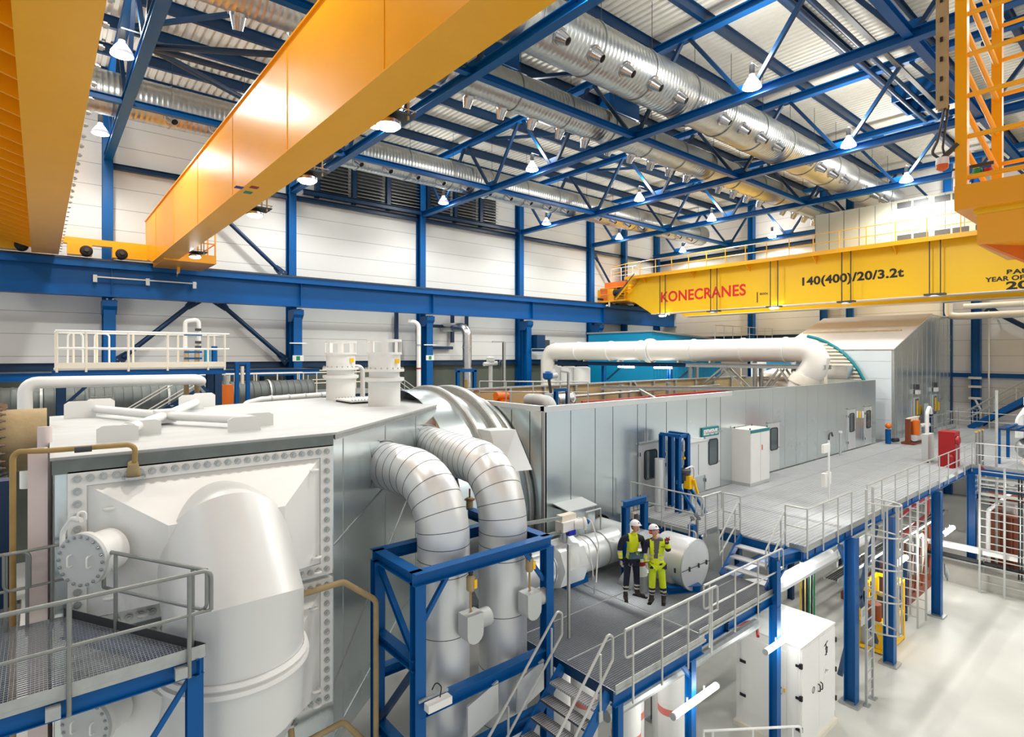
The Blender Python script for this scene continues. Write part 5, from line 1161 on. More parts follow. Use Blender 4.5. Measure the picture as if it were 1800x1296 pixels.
# pale hood building at the end wall with cyan arched louvre
t = thing('intake_hood', 'large pale air intake hood with a sloping top and metal side at the end wall', 'hood building', (44, 14, UPR))
MB().prism([(37.8, 11.0, UPR), (EX - .1, 11.0, UPR), (EX - .1, 11.0, 12.55), (45.2, 11.0, 12.62), (39.2, 11.0, 10.72), (37.8, 11.0, 10.3)], (0, .1, 0)).build('side_wall', 'sheet', t)
MB().box(37.75, 37.9, 11.1, 19.5, UPR, 10.25).build('front_wall', 'coolwhite', t)
MB().prism([(39.1, 10.95, 10.72), (45.2, 10.95, 12.65), (45.2, 17.7, 12.65), (39.1, 17.7, 10.72)], (0, 0, .06)).build('sloping_roof', 'hoodroof', t)
MB().prism([(37.7, 10.95, 10.28), (39.15, 10.95, 10.74), (39.15, 19.5, 10.74), (37.7, 19.5, 10.28)], (0, 0, .06)).build('eaves', 'hoodroof', t)
MB().box(45.2, EX - .1, 10.95, 17.7, 12.6, 12.66).build('flat_roof', 'cream', t)
MB().box(39.2, EX - .1, 17.5, 17.65, UPR, 10.7).build('rear_wall', 'cream', t)
MB().bar((41.3, 11.6, 11.5), (41.3, 17.5, 11.5), .12, .12).build('snow_rail', 'tan', t)
for k in range(12): MB().box(38.3 + k * .98, 38.315 + k * .98, 10.985, 11.0, UPR, min(10.4 + k * .3, 12.5)).build('panel_seam', 'galv', t)
MB().box(37.78, 37.95, 10.96, 11.1, UPR, 10.3).build('corner_trim', 'galv', t)
for z in (6.2, 7.4, 8.6, 9.6): MB().box(37.74, 37.75, 11.1, 19.5, z, z + .015).build('panel_joint', 'grey', t)
# arched louvre beside
t = thing('arched_louvre', 'cyan arched louvre with pale blades beside the white air pipe elbow', 'louvre', (37.4, 14, UPR))
arc = [(37.55, 16.6 - 4.47 * math.sin(a), 6.8 + 4.47 * math.cos(a)) for a in [math.radians(12 + 8 * k) for k in range(13)]]
MB().tube(arc, .1, 8).build('arch_edge', 'teal', t)
MB().box(37.5, 37.62, 15.8, 16.4, 0, 10.9).build('stand', 'cyan', t)
for k in range(13):
    z = 8.0 + .22 * k; y0 = 16.6 - math.sqrt(max(.01, 4.47 ** 2 - (z - 6.8) ** 2))
    MB().prism([(37.45, y0 + .1, z), (37.6, y0 + .1, z + .16), (37.6, 15.8, z + .16), (37.45, 15.8, z)], (0, 0, .03)).build('blade', 'cream', t)
MB().prism([(37.3, 15.6, 8.0), (37.3, 17.2, 10.2), (37.3, 18.2, 10.2), (37.3, 18.2, 8.0)], (.05, 0, 0)).build('side_plate', 'cyan', t)
one('steel_vent_box', MB().box(36.3, 37.2, 12.9, 14.3, 0, 9.3), 'steel', 'shiny vent box on the enclosure end by the arched louvre', 'vent box')
# end wall steel
for y, who, w_ in ((9.6, 'by the hood corner, behind the railing', .5), (11.2, 'rising behind the hood corner', .36), (17.6, 'beyond the hood roof, nearer the hood corner', .3), (19.6, 'beyond the hood roof, middle one', .3), (25.8, 'near the far corner', .5)):
    t = thing('end_wall_column', 'blue column of the end wall ' + who, 'column', (EX - .3, y, 0), 'columns of the end wall')
    MB().ibeam((EX - .35, y, 0), (EX - .35, y, 24), w_, .5, .03).build('shaft', 'blue', t)
one('end_wall_girt', MB().ibeam((EX - .2, -16, 8.55), (EX - .2, 11, 8.55), .24, .3), 'blue', 'blue girt on the end wall above the stairs', 'beam', 'blue girts of the end wall')
one('end_wall_girt', MB().ibeam((EX - .2, 11, 11.6), (EX - .2, WY, 11.6), .24, .3), 'navy', 'dark girt on the end wall beyond the hood roof', 'beam', 'blue girts of the end wall')
one('end_wall_girt', MB().ibeam((EX - .2, 11, 19.6), (EX - .2, WY, 19.6), .24, .3), 'navy', 'high dark girt on the end wall in the far corner', 'beam', 'blue girts of the end wall')
brace((EX - .5, 9.0, 13.2), (EX - .5, 3.6, 9.4), 'blue brace falling to the picture edge on the end wall', .16, 'bracing of the end wall')
brace((EX - .5, 9.3, 5.3), (EX - .5, 3.6, 9.0), 'blue brace rising to the picture edge behind the stairs', .16, 'bracing of the end wall')
t = thing('white_wall_pipe', 'pair of thick white pipes with bends running along the end wall', 'pipe', (49, 5, 12.5))
MB().tube([(48.9, 10.9, 13.6), (48.9, 10.9, 12.75), (48.9, 10.4, 12.65), (48.9, -8, 12.65)], .24, 18, .3).build('lagging', 'white', t)
MB().tube([(49.6, 10.2, 13.35), (49.6, -8, 13.35)], .2, 16).build('lagging', 'white', t)
for y in (8.5, 4): MB().bar((48.7, y, 12.4), (EX, y, 12.4), .1, .1).build('bracket', 'white', t)
t = thing('conduit_riser', 'white conduit and junction boxes on the end wall column', 'conduit', (49.7, 9.5, 5))
for z in (6.9, 7.7, 8.3): MB().box(49.6, 49.75, 9.25, 9.95, z, z + .16).build('junction_box', 'white', t)
MB().tube([(49.7, 9.3, 5.1), (49.7, 9.3, 6.2), (49.7, 9.6, 6.9), (49.7, 9.9, 7.0)], .07, 8, .2).build('conduit', 'white', t); MB().cyl((49.9, 8.9, 5), (49.9, 8.9, 13), .05, n=8).build('riser', 'white', t)
t = thing('end_stairs', 'grey railed stairs with blue stringers climbing along the end wall', 'stairs', (48.5, 7, UPR))
for x in (48.0, 49.2):
    MB().bar((x, 9.6, UPR), (x, 3.0, 10.0), .06, .34).build('stringer', 'blue', t)
    for dz in (.6, 1.1): MB().tube([(x, 9.8, UPR + dz), (x, 3.0, 10.1 + dz)], .03, 6).build('hand_rail', 'rail', t)
    for k in range(6): MB().cyl((x, 9.4 - 1.1 * k, UPR + .1 + .83 * k), (x, 9.4 - 1.1 * k, UPR + 1.2 + .83 * k), .025, n=6).build('post', 'rail', t)
for k in range(22): MB().box(48.0, 49.2, 9.4 - .29 * k, 9.65 - .29 * k, UPR + .2 + .22 * k, UPR + .23 + .22 * k).build('tread', 'grate_f', t)
railing('grey handrail around the foot of the end wall stairs', [(47.0, 10.6), (47.0, 9.9), (47.0, -4)], UPR, 1.15, 1.6, toe=0, drop=0, group='handrails by the end wall')
railing('grey handrail along the metal hood side', [(40.9, 10.2), (47.5, 10.2)], UPR, 1.15, 1.1, toe=.1, drop=0, group='handrails by the end wall')
railing('grey handrail across the end of the upper deck', [(50.0, 10.6), (50.0, 9.0)], UPR, 1.15, .8, toe=0, drop=0, group='handrails by the end wall')
# hood doors
for i, (px, who) in enumerate(((1610, 'nearer the enclosure'), (1642, 'nearer the end wall'))):
    c = aty(px, 720, 10.98)
    t = thing('hood_door', 'narrow door with yellow notice and lamp in the metal hood side, ' + who, 'door', (c.x, 10.98, UPR), 'doors in the hood side')
    MB().box(c.x - .5, c.x + .5, 10.93, 10.99, UPR + .1, UPR + 2.3).build('leaf', 'clad', t); MB().box(c.x - .3, c.x + .3, 10.91, 10.93, UPR + 1.0, UPR + 2.2).build('window', 'glass', t)
    MB().box(c.x - .16, c.x + .16, 10.895, 10.91, UPR + 1.2, UPR + 2.1).build('notice', 'lemon', t); MB().box(c.x - .3, c.x + .3, 10.8, 10.95, UPR + 2.5, UPR + 2.75).build('lamp_box', 'white', t)
    MB().box(c.x - .18, c.x + .02, 10.8, 10.95, UPR + 2.8, UPR + 3.1).build('horn', 'dark', t); MB().box(c.x + .6, c.x + .95, 10.9, 10.98, UPR + 1.2, UPR + 1.75).build('call_point', 'lemon', t)
# ---------------------------------------------------------------- lagged pipes on the work deck
HX, HY, HZ = 12.45, 10.2, 4.78
t = thing('deck_pipe', 'white lagged horizontal pipe with a squared valve body behind the two workers', 'pipe', (10, HY, MID))
MB().tube([(7.7, HY, HZ), (12.4, HY, HZ)], .45, 32).build('lagging', 'clad', t)
MB().lathe((9.55, HY, HZ), (1, 0, 0), [(0, .45), (.12, .6), (.95, .6), (1.05, .5), (1.05, .45)], 8, False).build('valve_jacket', 'clad', t)
for x in (9.52, 9.67, 10.45, 11.0, 11.5): MB().lathe((x, HY, HZ), (1, 0, 0), [(0, .455), (0, .47), (.03, .47), (.03, .455)], 32, False).build('lagging_band', 'galv', t)
MB().box(10.0, 10.8, HY - .3, HY + .3, MID, MID + .2).build('support_beam', 'blue', t)
t = thing('valve_actuator', 'white electric valve actuator with blue bracket on top of the horizontal pipe', 'actuator', (10.2, 10.1, 5.35))
MB().cyl((10.1, 10.1, 5.3), (10.1, 10.1, 5.6), .12, n=14).build('yoke', 'steel', t)
MB().cbox((10.2, 10.05, 5.72), (.3, 0, 0), (0, .14, 0), (0, 0, .12)).build('gearbox', 'white', t)
MB().lathe((10.35, 9.98, 5.72), (.8, -.6, .05), [(0, .13), (.22, .13), (.25, .16), (.3, .16), (.34, .06)], 18).build('motor', 'white', t)
MB().cbox((10.2, 9.98, 5.55), (.12, 0, 0), (0, .1, 0), (0, 0, .06)).build('bracket', mat('royal_blue_enamel', (20, 40, 170), .4, 0, 0), t)
MB().ball((10.62, 9.78, 5.78), .07).build('indicator_cap', 'blue', t)
MB().box(9.95, 10.45, 10.0, 10.2, 5.84, 5.98).build('terminal_box', 'cream', t)
MB().tube([(10.5, 10.0, 5.85), (10.75, 9.75, 5.8), (10.85, 9.6, 5.2), (10.7, 9.55, 4.3)], .02, 6, .15).build('cable', 'white', t)
t = thing('perforated_bracket', 'perforated angle bracket frame over the valve, beside the blue frame post', 'bracket', (9.0, 10, MID))
for x, y in ((8.35, 8.2), (8.6, 10.1)): MB().chan((x, y, MID), (x, y, 6.1), .05, .05).build('mast', 'rail', t)
MB().chan((8.55, 10.0, 6.05), (9.95, 10.0, 5.95), .05, .08).build('arm', 'galv', t); MB().chan((8.55, 10.0, 5.65), (9.95, 10.0, 5.6), .05, .08).build('arm', 'galv', t)
MB().chan((8.55, 10.0, 5.2), (8.55, 10.0, 6.1), .06, .06).build('upright', 'galv', t); MB().chan((8.75, 10.0, 5.2), (8.75, 10.0, 6.05), .06, .06).build('upright', 'galv', t)
t = thing('spring_support', 'small brown spring support standing on the rear blue beam', 'pipe hanger', (8.0, 10.6, 6.5))
MB().cyl((7.5, 10.5, 6.52), (7.5, 10.5, 6.75), .08, n=14).build('spring_can', 'tan', t); MB().cyl((7.5, 10.5, 6.75), (7.5, 10.5, 6.95), .02, n=8).build('rod', 'rust', t); MB().lathe((7.5, 10.5, 6.7), (0, 0, 1), [(0, .12), (.02, .12)], 14).build('plate', 'rust', t)
t = thing('hose_rod', 'thin white hose with a threaded foot hanging beside the valve to the deck', 'hose', (10.3, 9.4, MID))
MB().tube([(10.28, 9.75, 5.5), (10.35, 9.5, 5.35), (10.35, 9.35, 4.8), (10.35, 9.3, MID)], .014, 6, .1).build('hose', 'white', t); MB().cyl((10.35, 9.3, MID), (10.35, 9.3, MID + .42), .02, n=8).build('foot', 'steel', t)
# pipe along y with the big end cap
t = thing('capped_pipe', 'fat white lagged pipe ending in a big round cap beside the two workers', 'pipe', (HX, 9.5, MID))
MB().tube([(HX, 8.5, HZ), (HX, 11.28, HZ)], .5, 40).build('lagging', 'clad', t)
MB().lathe((HX, 7.85, HZ + .02), (0, 1, 0), [(0, .62), (.9, .62), (.98, .5)], 48).build('end_cap', 'clad', t)
MB().lathe((HX, 7.84, HZ + .02), (0, 1, 0), [(0, .615), (.012, .63), (.03, .63)], 48, False).build('cap_rim', 'galv', t)
MB().box(HX - .61, HX + .61, 7.838, 7.85, HZ - .02, HZ - .008).build('cap_seam', 'dark', t)
for k in (-.3, .1, .45): MB().box(HX + k, HX + k + .03, 7.815, 7.85, HZ - .07, HZ + .04).build('latch', 'dark', t)
for k in (8.0, 8.5): MB().box(HX - .64, HX - .61, k, k + .04, HZ - .07, HZ + .04).build('latch', 'dark', t)
MB().ibeam((11.75, 8.2, MID + .09), (12.5, 7.75, MID + .09), .22, .16).build('foot_beam', 'blue', t)
MB().lathe((11.6, 9.15, HZ - .3), (.05, -1, -.62), [(0, .45), (.4, .4)], 24).build('reducer', 'clad', t)
t = thing('hanger_portal', 'blue portal hanger with a spring can straddling the capped pipe', 'pipe hanger', (12.5, 10.0, MID))
for x in (11.86, 12.64): MB().ibeam((x, 9.55, MID), (x, 9.55, 6.0), .16, .16, upv=(0, 1, 0)).build('post', 'blue', t)
MB().ibeam((11.76, 9.55, 6.06), (12.74, 9.55, 6.06), .16, .16).build('head_beam', 'blue', t)
MB().bar((11.92, 9.5, 4.7), (12.15, 9.2, 4.25), .05, .06).build('knee_brace', 'blue', t); MB().bar((12.7, 9.5, 4.9), (12.95, 9.2, 4.5), .05, .06).build('knee_brace', 'blue', t)
MB().cyl((12.2, 9.55, 5.3), (12.2, 9.55, 5.95), .015, n=8).build('rod', 'brass', t); MB().lathe((12.2, 9.55, 5.6), (0, 0, 1), [(0, .05), (.03, .07), (.18, .07), (.2, .04)], 16).build('spring_can', 'cream', t)
MB().box(12.14, 12.26, 9.46, 9.49, 5.63, 5.75).build('scale_plate', 'dark', t)
t = thing('wall_transition', 'sheet metal box where the capped pipe enters the enclosure wall', 'duct box', (11.6, 11.1, 4.5))
MB().box(10.95, 12.0, 10.75, 11.3, 4.3, 5.75).build('box', 'sheet', t); MB().prism([(10.9, 10.7, 5.75), (12.05, 10.7, 5.75), (12.05, 11.3, 5.85), (10.9, 11.3, 5.85)], (0, 0, .03)).build('lid', 'clad', t)
MB().lathe((HX, 10.98, HZ), (0, 1, 0), [(0, .58), (.05, .6), (.3, .6)], 40, False).build('seal_ring', 'black', t)
railing('low bent handrail behind the blue portal hanger', [(11.35, 10.5), (11.95, 10.5)], MID + .8, .75, .5, toe=0, drop=.8, loop=(0, 0), knee=False, group='handrails of the decks')
t = thing('valve_stand', 'blue post with small hand valves between the end cap and the upper deck', 'valve', (13.4, 8.9, MID))
MB().bar((13.7, 8.75, MID), (13.7, 8.75, 5.35), .16, .16).build('post', 'blue', t)
MB().tube([(13.5, 8.7, MID), (13.5, 8.7, 5.4), (13.6, 8.7, 5.5), (13.9, 8.7, 5.5), (13.9, 8.7, MID + .4)], .025, 8, .06).build('impulse_pipe', 'steel', t)
for x, z in ((13.6, 5.55), (13.78, 5.6), (13.9, 5.5)): MB().lathe((x, 8.68, z), (0, -.6, .8), [(0, .07), (.015, .07)], 12).build('handwheel', 'dark', t)
MB().cyl((13.2, 9.4, MID + .3), (14.4, 8.9, MID + .3), .12, n=14).build('drain_pipe', 'tan', t)
t = thing('traffic_bollard', 'grey round bucket with a red and white marked cone standing between the workers', 'bollard', (11.35, 8.95, MID))
MB().lathe((11.42, 8.75, MID), (0, 0, 1), [(0, .2), (.03, .22), (.36, .19), (.38, .19)], 24).build('bucket', 'galv', t)
MB().lathe((11.42, 8.75, MID + .38), (0, 0, 1), [(0, .19), (.25, .13), (.6, .11)], 24).build('cone', 'white', t); MB().lathe((11.42, 8.75, MID + .62), (0, 0, 1), [(0, .137), (.1, .133)], 24, False).build('band', 'red', t)
# ---------------------------------------------------------------- white electrical cabinet on the floor below
t = thing('floor_cabinet', 'big white double-door electrical cabinet standing on the floor under the work deck edge', 'cabinet', (15.5, 7.1, 0))
CX0, CX1, CY0, CY1, CH = 14.5, 16.6, 6.22, 7.9, 2.68
MB().box(CX0, CX1, CY0, CY1, .12, CH).build('body', 'white', t); MB().box(CX0 - .06, CX1 + .06, CY0 - .06, CY1 + .06, 0, .12).build('plinth', 'cream', t)
MB().box(CX0 - .02, CX1 + .02, CY0 - .02, CY1 + .02, CH, CH + .04).build('lid', 'grey_w', t)
for a, b in ((CX0 + .03, (CX0 + CX1) / 2 - .005), ((CX0 + CX1) / 2 + .005, CX1 - .03)):
    d = MB().box(a, b, CY0 - .025, CY0, .35, CH - .05).build('door', 'white', t)
MB().box(CX0 - .025, CX0, CY0 + .05, CY0 + .3, .3, CH - .05).build('door', 'white', t)
MB().box(CX0 - .025, CX0, CY0 + .34, CY1 - .15, .5, CH - .2).build('door', 'white', t)
for z in (.62, 1.4, 2.2):
    MB().box(CX0 - .035, CX0 + .03, CY0 - .05, CY0 + .02, z, z + .12).build('hinge', 'black', t); MB().box(CX0 - .05, CX0 - .02, CY0 + .02, CY0 + .1, z + .03, z + .09).build('hinge', 'black', t)
    MB().box(CX1 - .03, CX1 + .03, CY0 - .05, CY0 + .02, z, z + .12).build('hinge', 'black', t)
for z in (.85, 1.75): MB().box(CX0 - .05, CX0 - .02, CY1 - .28, CY1 - .12, z, z + .07).build('hinge', 'black', t)
for x in (15.48, 15.62): MB().tube([(x, CY0 - .025, 1.28), (x, CY0 - .08, 1.3), (x, CY0 - .08, 1.45), (x, CY0 - .025, 1.47)], .014, 6, .03).build('handle', 'black', t)
MB().tube([(CX0 - .025, 6.68, 1.38), (CX0 - .08, 6.68, 1.4), (CX0 - .08, 6.68, 1.52), (CX0 - .025, 6.68, 1.54)], .012, 6, .03).build('handle', 'black', t); MB().box(CX0 - .035, CX0 - .02, 6.58, 6.62, 1.45, 1.55).build('key', 'lemon', t)
MB().lathe((15.2, CY0 - .026, 1.42), (0, -1, 0), [(0, .085), (.004, .085), (.004, .07), (0, .07)], 20, False).build('round_label', 'black', t)
MB().bar((15.16, CY0 - .03, 1.37), (15.24, CY0 - .03, 1.47), .004, .012).build('label_mark', 'black', t)
for z, h in ((1.55, .24), (1.22, .3)): MB().box(15.85, 16.15, CY0 - .03, CY0 - .025, z, z + h).build('paper_label', 'white', t)
for k in range(4): MB().bar((15.9 + .05 * k, CY0 - .032, 1.6 + .04 * (k % 2)), (15.95 + .05 * k, CY0 - .032, 1.7 - .03 * k), .004, .012).build('label_mark', 'black', t)
for (x0, z0, x1, z1) in ((15.85, 2.32, 16.08, 2.4), (15.95, 2.36, 15.97, 2.08), (15.9, 2.08, 16.02, 2.06), (15.92, 2.22, 16.04, 2.26), (16.04, 2.26, 16.02, 2.1)): MB().bar((x0, CY0 - .03, z0), (x1, CY0 - .03, z1), .004, .026).build('logo_stroke', 'black', t)
MB().cyl((16.75, 6.3, 0), (16.75, 6.3, 2.0), .035, n=10).build('guard_post', 'rail', t)
# fluorescent tubes at the decks
tubelamp((9.25, 6.3, 3.13), (10.75, 6.3, 3.15), 'glowing tube lamp on the column under the front corner of the work deck', 10, r=.065)
tubelamp((12.85, 6.28, 3.15), (14.45, 6.28, 3.15), 'glowing tube lamp before the white floor cabinet', 10, r=.065)
tubelamp((16.5, 7.3, 4.2), (17.9, 7.3, 4.2), 'glowing tube lamp under the upper deck between corner post and ladder', 78, r=.075)
tubelamp((22.4, 6.55, 2.75), (23.8, 6.55, 2.75), 'glowing tube lamp above the yellow cage', 90, r=.085)
tubelamp((28.2, 6.5, 2.65), (29.8, 6.5, 2.65), 'glowing tube lamp on the farthest deck column', 96, r=.09)
tubelamp((18.3, 8.6, 3.1), (19.6, 8.6, 3.1), 'half hidden glowing tube lamp behind the tall blue column', 60, r=.06)
tubelamp((9.5, 8.8, 3.8), (11.0, 8.8, 3.8), 'glowing tube lamp under the work deck among the white pipes', 66, r=.05)
tubelamp((33.5, 3.6, 4.3), (35, 3.6, 4.3), 'tube lamp over the brown machinery under the far deck', 220, r=.05)
tubelamp((34.5, 0.2, 4.3), (36, 0.2, 4.3), 'tube lamp over the brown machinery near the picture edge', 220, r=.05)
# caged ladder
t = thing('caged_ladder', 'galvanised ladder with safety cage rising from the floor to the upper deck', 'ladder', (18.35, 5.9, 0))
for x in (18.1, 18.6):
    MB().bar((x, 5.94, .02), (x, 5.94, 6.15), .05, .06).build('stile', 'rail', t); MB().box(x - .1, x + .1, 5.84, 6.04, 0, .03).build('foot_plate', 'galv', t)
for k in range(18): MB().cyl((18.1, 5.94, .3 + .3 * k), (18.6, 5.94, .3 + .3 * k), .018, n=6).build('rung', 'rail', t)
for z in (2.2, 3.1, 4.0, 4.9, 5.8):
    hp = [(18.35 - .36 * math.cos(a), 5.9 - .75 * math.sin(a), z) for a in [math.pi * k / 12 for k in range(13)]]
    MB().tube([(18.1, 5.94, z)] + hp + [(18.6, 5.94, z)], .022, 6).build('cage_hoop', 'rail', t)
for a in (.25, .7, 1.25, 1.8, 2.3, 2.85): MB().bar((18.35 - .36 * math.cos(a), 5.9 - .75 * math.sin(a), 2.2), (18.35 - .36 * math.cos(a), 5.9 - .75 * math.sin(a), 5.8), .012, .045).build('cage_strip', 'rail', t)
t = thing('notice_board', 'small white notice sheet on the tall blue column', 'sign', (17.9, 5.98, 2.3)); MB().box(17.98, 18.3, 6.02, 6.04, 2.25, 2.75).build('sheet', 'white', t); MB().box(18.02, 18.26, 6.015, 6.02, 2.5, 2.7).build('print', 'grey', t)
# yellow cage rack
t = thing('yellow_cage', 'yellow steel cage rack standing by the caged ladder', 'rack', (22.4, 6.9, 0))
for x in (21.5, 22.4, 23.3):
    for y in (6.5, 7.3): MB().bar((x, y, 0), (x, y, 2.1), .1, .1).build('post', 'lemon', t)
for z in (.1, 1.0, 2.05):
    for y in (6.5, 7.3): MB().bar((21.5, y, z), (23.3, y, z), .08, .1).build('beam', 'lemon', t)
    for x in (21.5, 23.3): MB().bar((x, 6.5, z), (x, 7.3, z), .08, .1).build('beam', 'lemon', t)
for x0, x1 in ((21.5, 21.7), (22.4, 23.3)): MB().bar((x0, 6.5, .1), (x1, 6.5, 1.0), .06, .06).build('diagonal', 'lemon', t)
MB().box(21.55, 22.35, 6.55, 6.8, .15, .95).build('side_sheet', 'lemon', t); MB().box(21.7, 23.1, 6.8, 7.5, .1, .7).build('load', 'grey', t)
for i, x in enumerate((21.9, 22.9)): MB().cyl((x, 6.95, .7), (x, 6.95, 1.5), .22, n=16).build('gas_bottle', ['rust', 'dark'][i], t)
t = thing('blue_trestle', 'dark blue trestle with diagonals behind the yellow cage', 'trestle', (24.3, 7.2, 0))
for x in (23.6, 25.0):
    for y in (6.9, 7.8): MB().bar((x, y, 0), (x, y, 2.4), .12, .12).build('leg', 'navy', t)
MB().bar((23.6, 6.9, 2.35), (25.0, 6.9, 2.35), .1, .12).build('beam', 'navy', t); MB().bar((23.6, 6.9, 2.2), (25.0, 6.9, .3), .08, .08).build('diagonal', 'navy', t); MB().bar((23.6, 7.8, 2.35), (25.0, 7.8, 2.35), .1, .12).build('beam', 'navy', t)
# ---------------------------------------------------------------- machinery below the upper deck
RR = random.Random(4)
def pipe(pts, r, m, label, grp, bend=None): return one('pipe_run', MB().tube(pts, r, 10, bend if bend is not None else r * 2.2), m, label, 'pipe', grp)
PG = 'pipe runs below the decks'
pipe([(14.3, 8.7, 3.4), (16.2, 7.6, 3.4), (23, 7.6, 3.4)], .22, 'white', 'thick white pipe leading back from the corner post below the upper deck', PG)
pipe([(14.2, 9.4, 3.0), (24.0, 9.4, 3.0)], .2, 'navy', 'dark blue pipe behind the thick white pipe below the upper deck', PG)
pipe([(13.9, 7.6, 2.95), (14.6, 7.4, 2.95), (13.9, 7.0, 2.9)], .04, 'red', 'thin red pipe with a sharp bend above the white floor cabinet', PG)
pipe([(8.0, 6.9, 3.35), (13.6, 6.9, 3.35)], .12, 'galv', 'grey pipe hung along the underside of the work deck edge', PG)
pipe([(24, 6.9, 4.0), (29, 7.2, 4.0), (29, 7.2, 3.2), (24, 6.9, 3.2)], .07, 'red', 'red pipe loop below the upper deck behind the caged ladder', PG)
pipe([(22, 7.6, 3.9), (30, 7.6, 3.9)], .06, 'red', 'straight red sprinkler pipe below the upper deck', PG)
pipe([(31.5, 5.9, 5.1), (31.8, 5.6, 4.75), (32.0, 5.3, 4.85), (32.0, 3.2, 4.75), (32.0, 3.0, 4.4)], .055, 'red', 'bent red pipe passing the upper deck corner', PG)
for i in range(9):
    y = 7.2 + .42 * i; z = 3.85 - .12 * (i % 3)
    pipe([(19 + (i % 2), y, z), (31 + (i % 3), y, z)], .05 + .02 * (i % 3), ['galv', 'white', 'clad'][i % 3], 'lengthwise %s pipe below the upper deck, in row %d from the open floor' % (['grey', 'white', 'shiny'][i % 3], i + 1), PG)
for i, (x, y) in enumerate(((9.2, 7.4), (10.1, 8.0), (11.2, 7.7), (12.2, 8.6), (9.0, 9.2), (10.6, 9.8))):
    t = thing('white_riser', 'thick white lagged riser with a red band under the work deck, %s from the stairs' % ['first', 'second', 'third', 'fourth', 'fifth', 'sixth'][i], 'pipe', (x, y, 0), 'white risers under the work deck')
    MB().lathe((x, y, 0), (0, 0, 1), [(0, .3), (3.4, .3)], 24).build('lagging', 'white', t); MB().lathe((x, y, 2.2 - .2 * i), (0, 0, 1), [(0, .303), (.16, .303)], 24, False).build('band', mat('pale_red_band', (226, 130, 120), .5, 0, 0) if i == 0 else bpy.data.materials['pale_red_band'], t)
    MB().lathe((x, y, 3.38), (0, 0, 1), [(0, .32), (.05, .32), (.3, .1)], 24).build('cap', 'clad', t)
t = thing('lower_walkway', 'low grating walkway with pale handrails below the front corner of the work deck', 'walkway', (9.5, 5.6, .8))
MB().box(7.4, 10.6, 6.7, 9.0, .72, .78).build('floor_grating', 'grate_f', t)
for x in (7.5, 10.5): MB().bar((x, 6.8, 0), (x, 6.8, .72), .1, .1).build('leg', 'blue', t); MB().bar((x, 8.9, 0), (x, 8.9, .72), .1, .1).build('leg', 'blue', t)
railing('pale handrail of the low walkway beside the tube lamp', [(7.5, 6.65), (10.0, 6.65)], .78, 1.0, 1.0, m='white', toe=0, drop=.05, group='handrails on the floor', loop=(0, 1))
railing('pale looped barrier on the floor before the white cabinet', [(12.3, 7.3), (13.9, 6.15)], 0, 1.05, .8, m='white', toe=0, drop=0, group='handrails on the floor', loop=(1, 1), r=.03)
t = thing('cable_tray', 'galvanised cable tray with black cables hung below the upper deck', 'cable tray', (20, 8, 3.8))
for y in (6.95, 7.35): MB().box(18.8, 31, y - .01, y + .01, 3.0, 3.1).build('side_rail', 'galv', t)
for k in range(24): MB().box(18.9 + .5 * k, 18.95 + .5 * k, 6.95, 7.35, 3.0, 3.02).build('rung', 'galv', t)
for k in range(5): MB().tube([(18.8, 7.0 + .07 * k, 3.05), (31, 7.0 + .07 * k, 3.05 + .02 * (k % 2))], .022, 6).build('cable', 'black', t)
for x in (20, 23, 26, 29): MB().bar((x, 7.4, 3.0), (x, 7.4, 4.9), .04, .05).build('hanger', 'galv', t)
t = thing('cable_bundle', 'bundle of black and coloured cables dropping behind the tall blue column', 'cables', (18.7, 8, 0))
for k in range(12):
    MB().tube([(18.4 + .06 * k, 7.7 + .12 * (k % 3), 4.6), (18.4 + .06 * k, 7.7 + .12 * (k % 3), .4)], .026, 6).build('cable', ['black', 'black', 'lemon', M_GREEN, 'white', 'black'][k % 6], t)
# galvanised cable ladders on the floor
for i, (x, who) in enumerate(((24.6, 'beside the blue trestle'), (25.6, 'before the farthest column'))):
    t = thing('cable_ladder', 'upright galvanised cable ladder ' + who, 'cable ladder', (x, 6.5, 0), 'upright cable ladders')
    for y in (6.4, 6.9): MB().bar((x, y, 0), (x, y, 5.0), .05, .06).build('stile', 'rail', t)
    for k in range(14): MB().bar((x, 6.4, .4 + .33 * k), (x, 6.9, .4 + .33 * k), .03, .03).build('rung', 'rail', t)
t = thing('cable_ladder', 'wide galvanised cable ladder rack in front of the brown machinery', 'cable ladder', (30.4, 5, 0), 'upright cable ladders')
for y in (5.7, 4.9, 4.0): MB().bar((30.3, y, 0), (30.3, y, 5.4), .06, .07).build('stile', 'rail', t)
for k in range(15): MB().bar((30.3, 5.7, .5 + .33 * k), (30.3, 4.0, .5 + .33 * k), .035, .035).build('rung', 'rail', t)
for k in range(4): MB().tube([(30.36, 4.2 + .09 * k, .9), (30.36, 4.2 + .09 * k, 5.0)], .03, 6).build('cable', 'black', t)
t = thing('cable_trough', 'white topped cable trough along the concrete kerb wall', 'cable tray', (30.5, 5.5, 1.0))
MB().box(30.35, 30.65, 4.0, 7.6, 1.6, 1.8).build('cover', 'white', t); MB().box(30.35, 30.65, 4.0, 7.6, 1.1, 1.16).build('lower_tray', 'galv', t)
for k in range(5): MB().tube([(30.4 + .05 * k, 4.0, 1.22), (30.4 + .05 * k, 7.6, 1.22 + .02 * k)], .03, 6).build('cable', 'black', t)
for y in (4.1, 5.6, 7.4): MB().bar((30.5, y, .8), (30.5, y, 1.6), .05, .05).build('support', 'galv', t)
struct('wall_kerb', MB().box(30.7, 31.0, -12, 8.2, 0, .92), 'concrete')
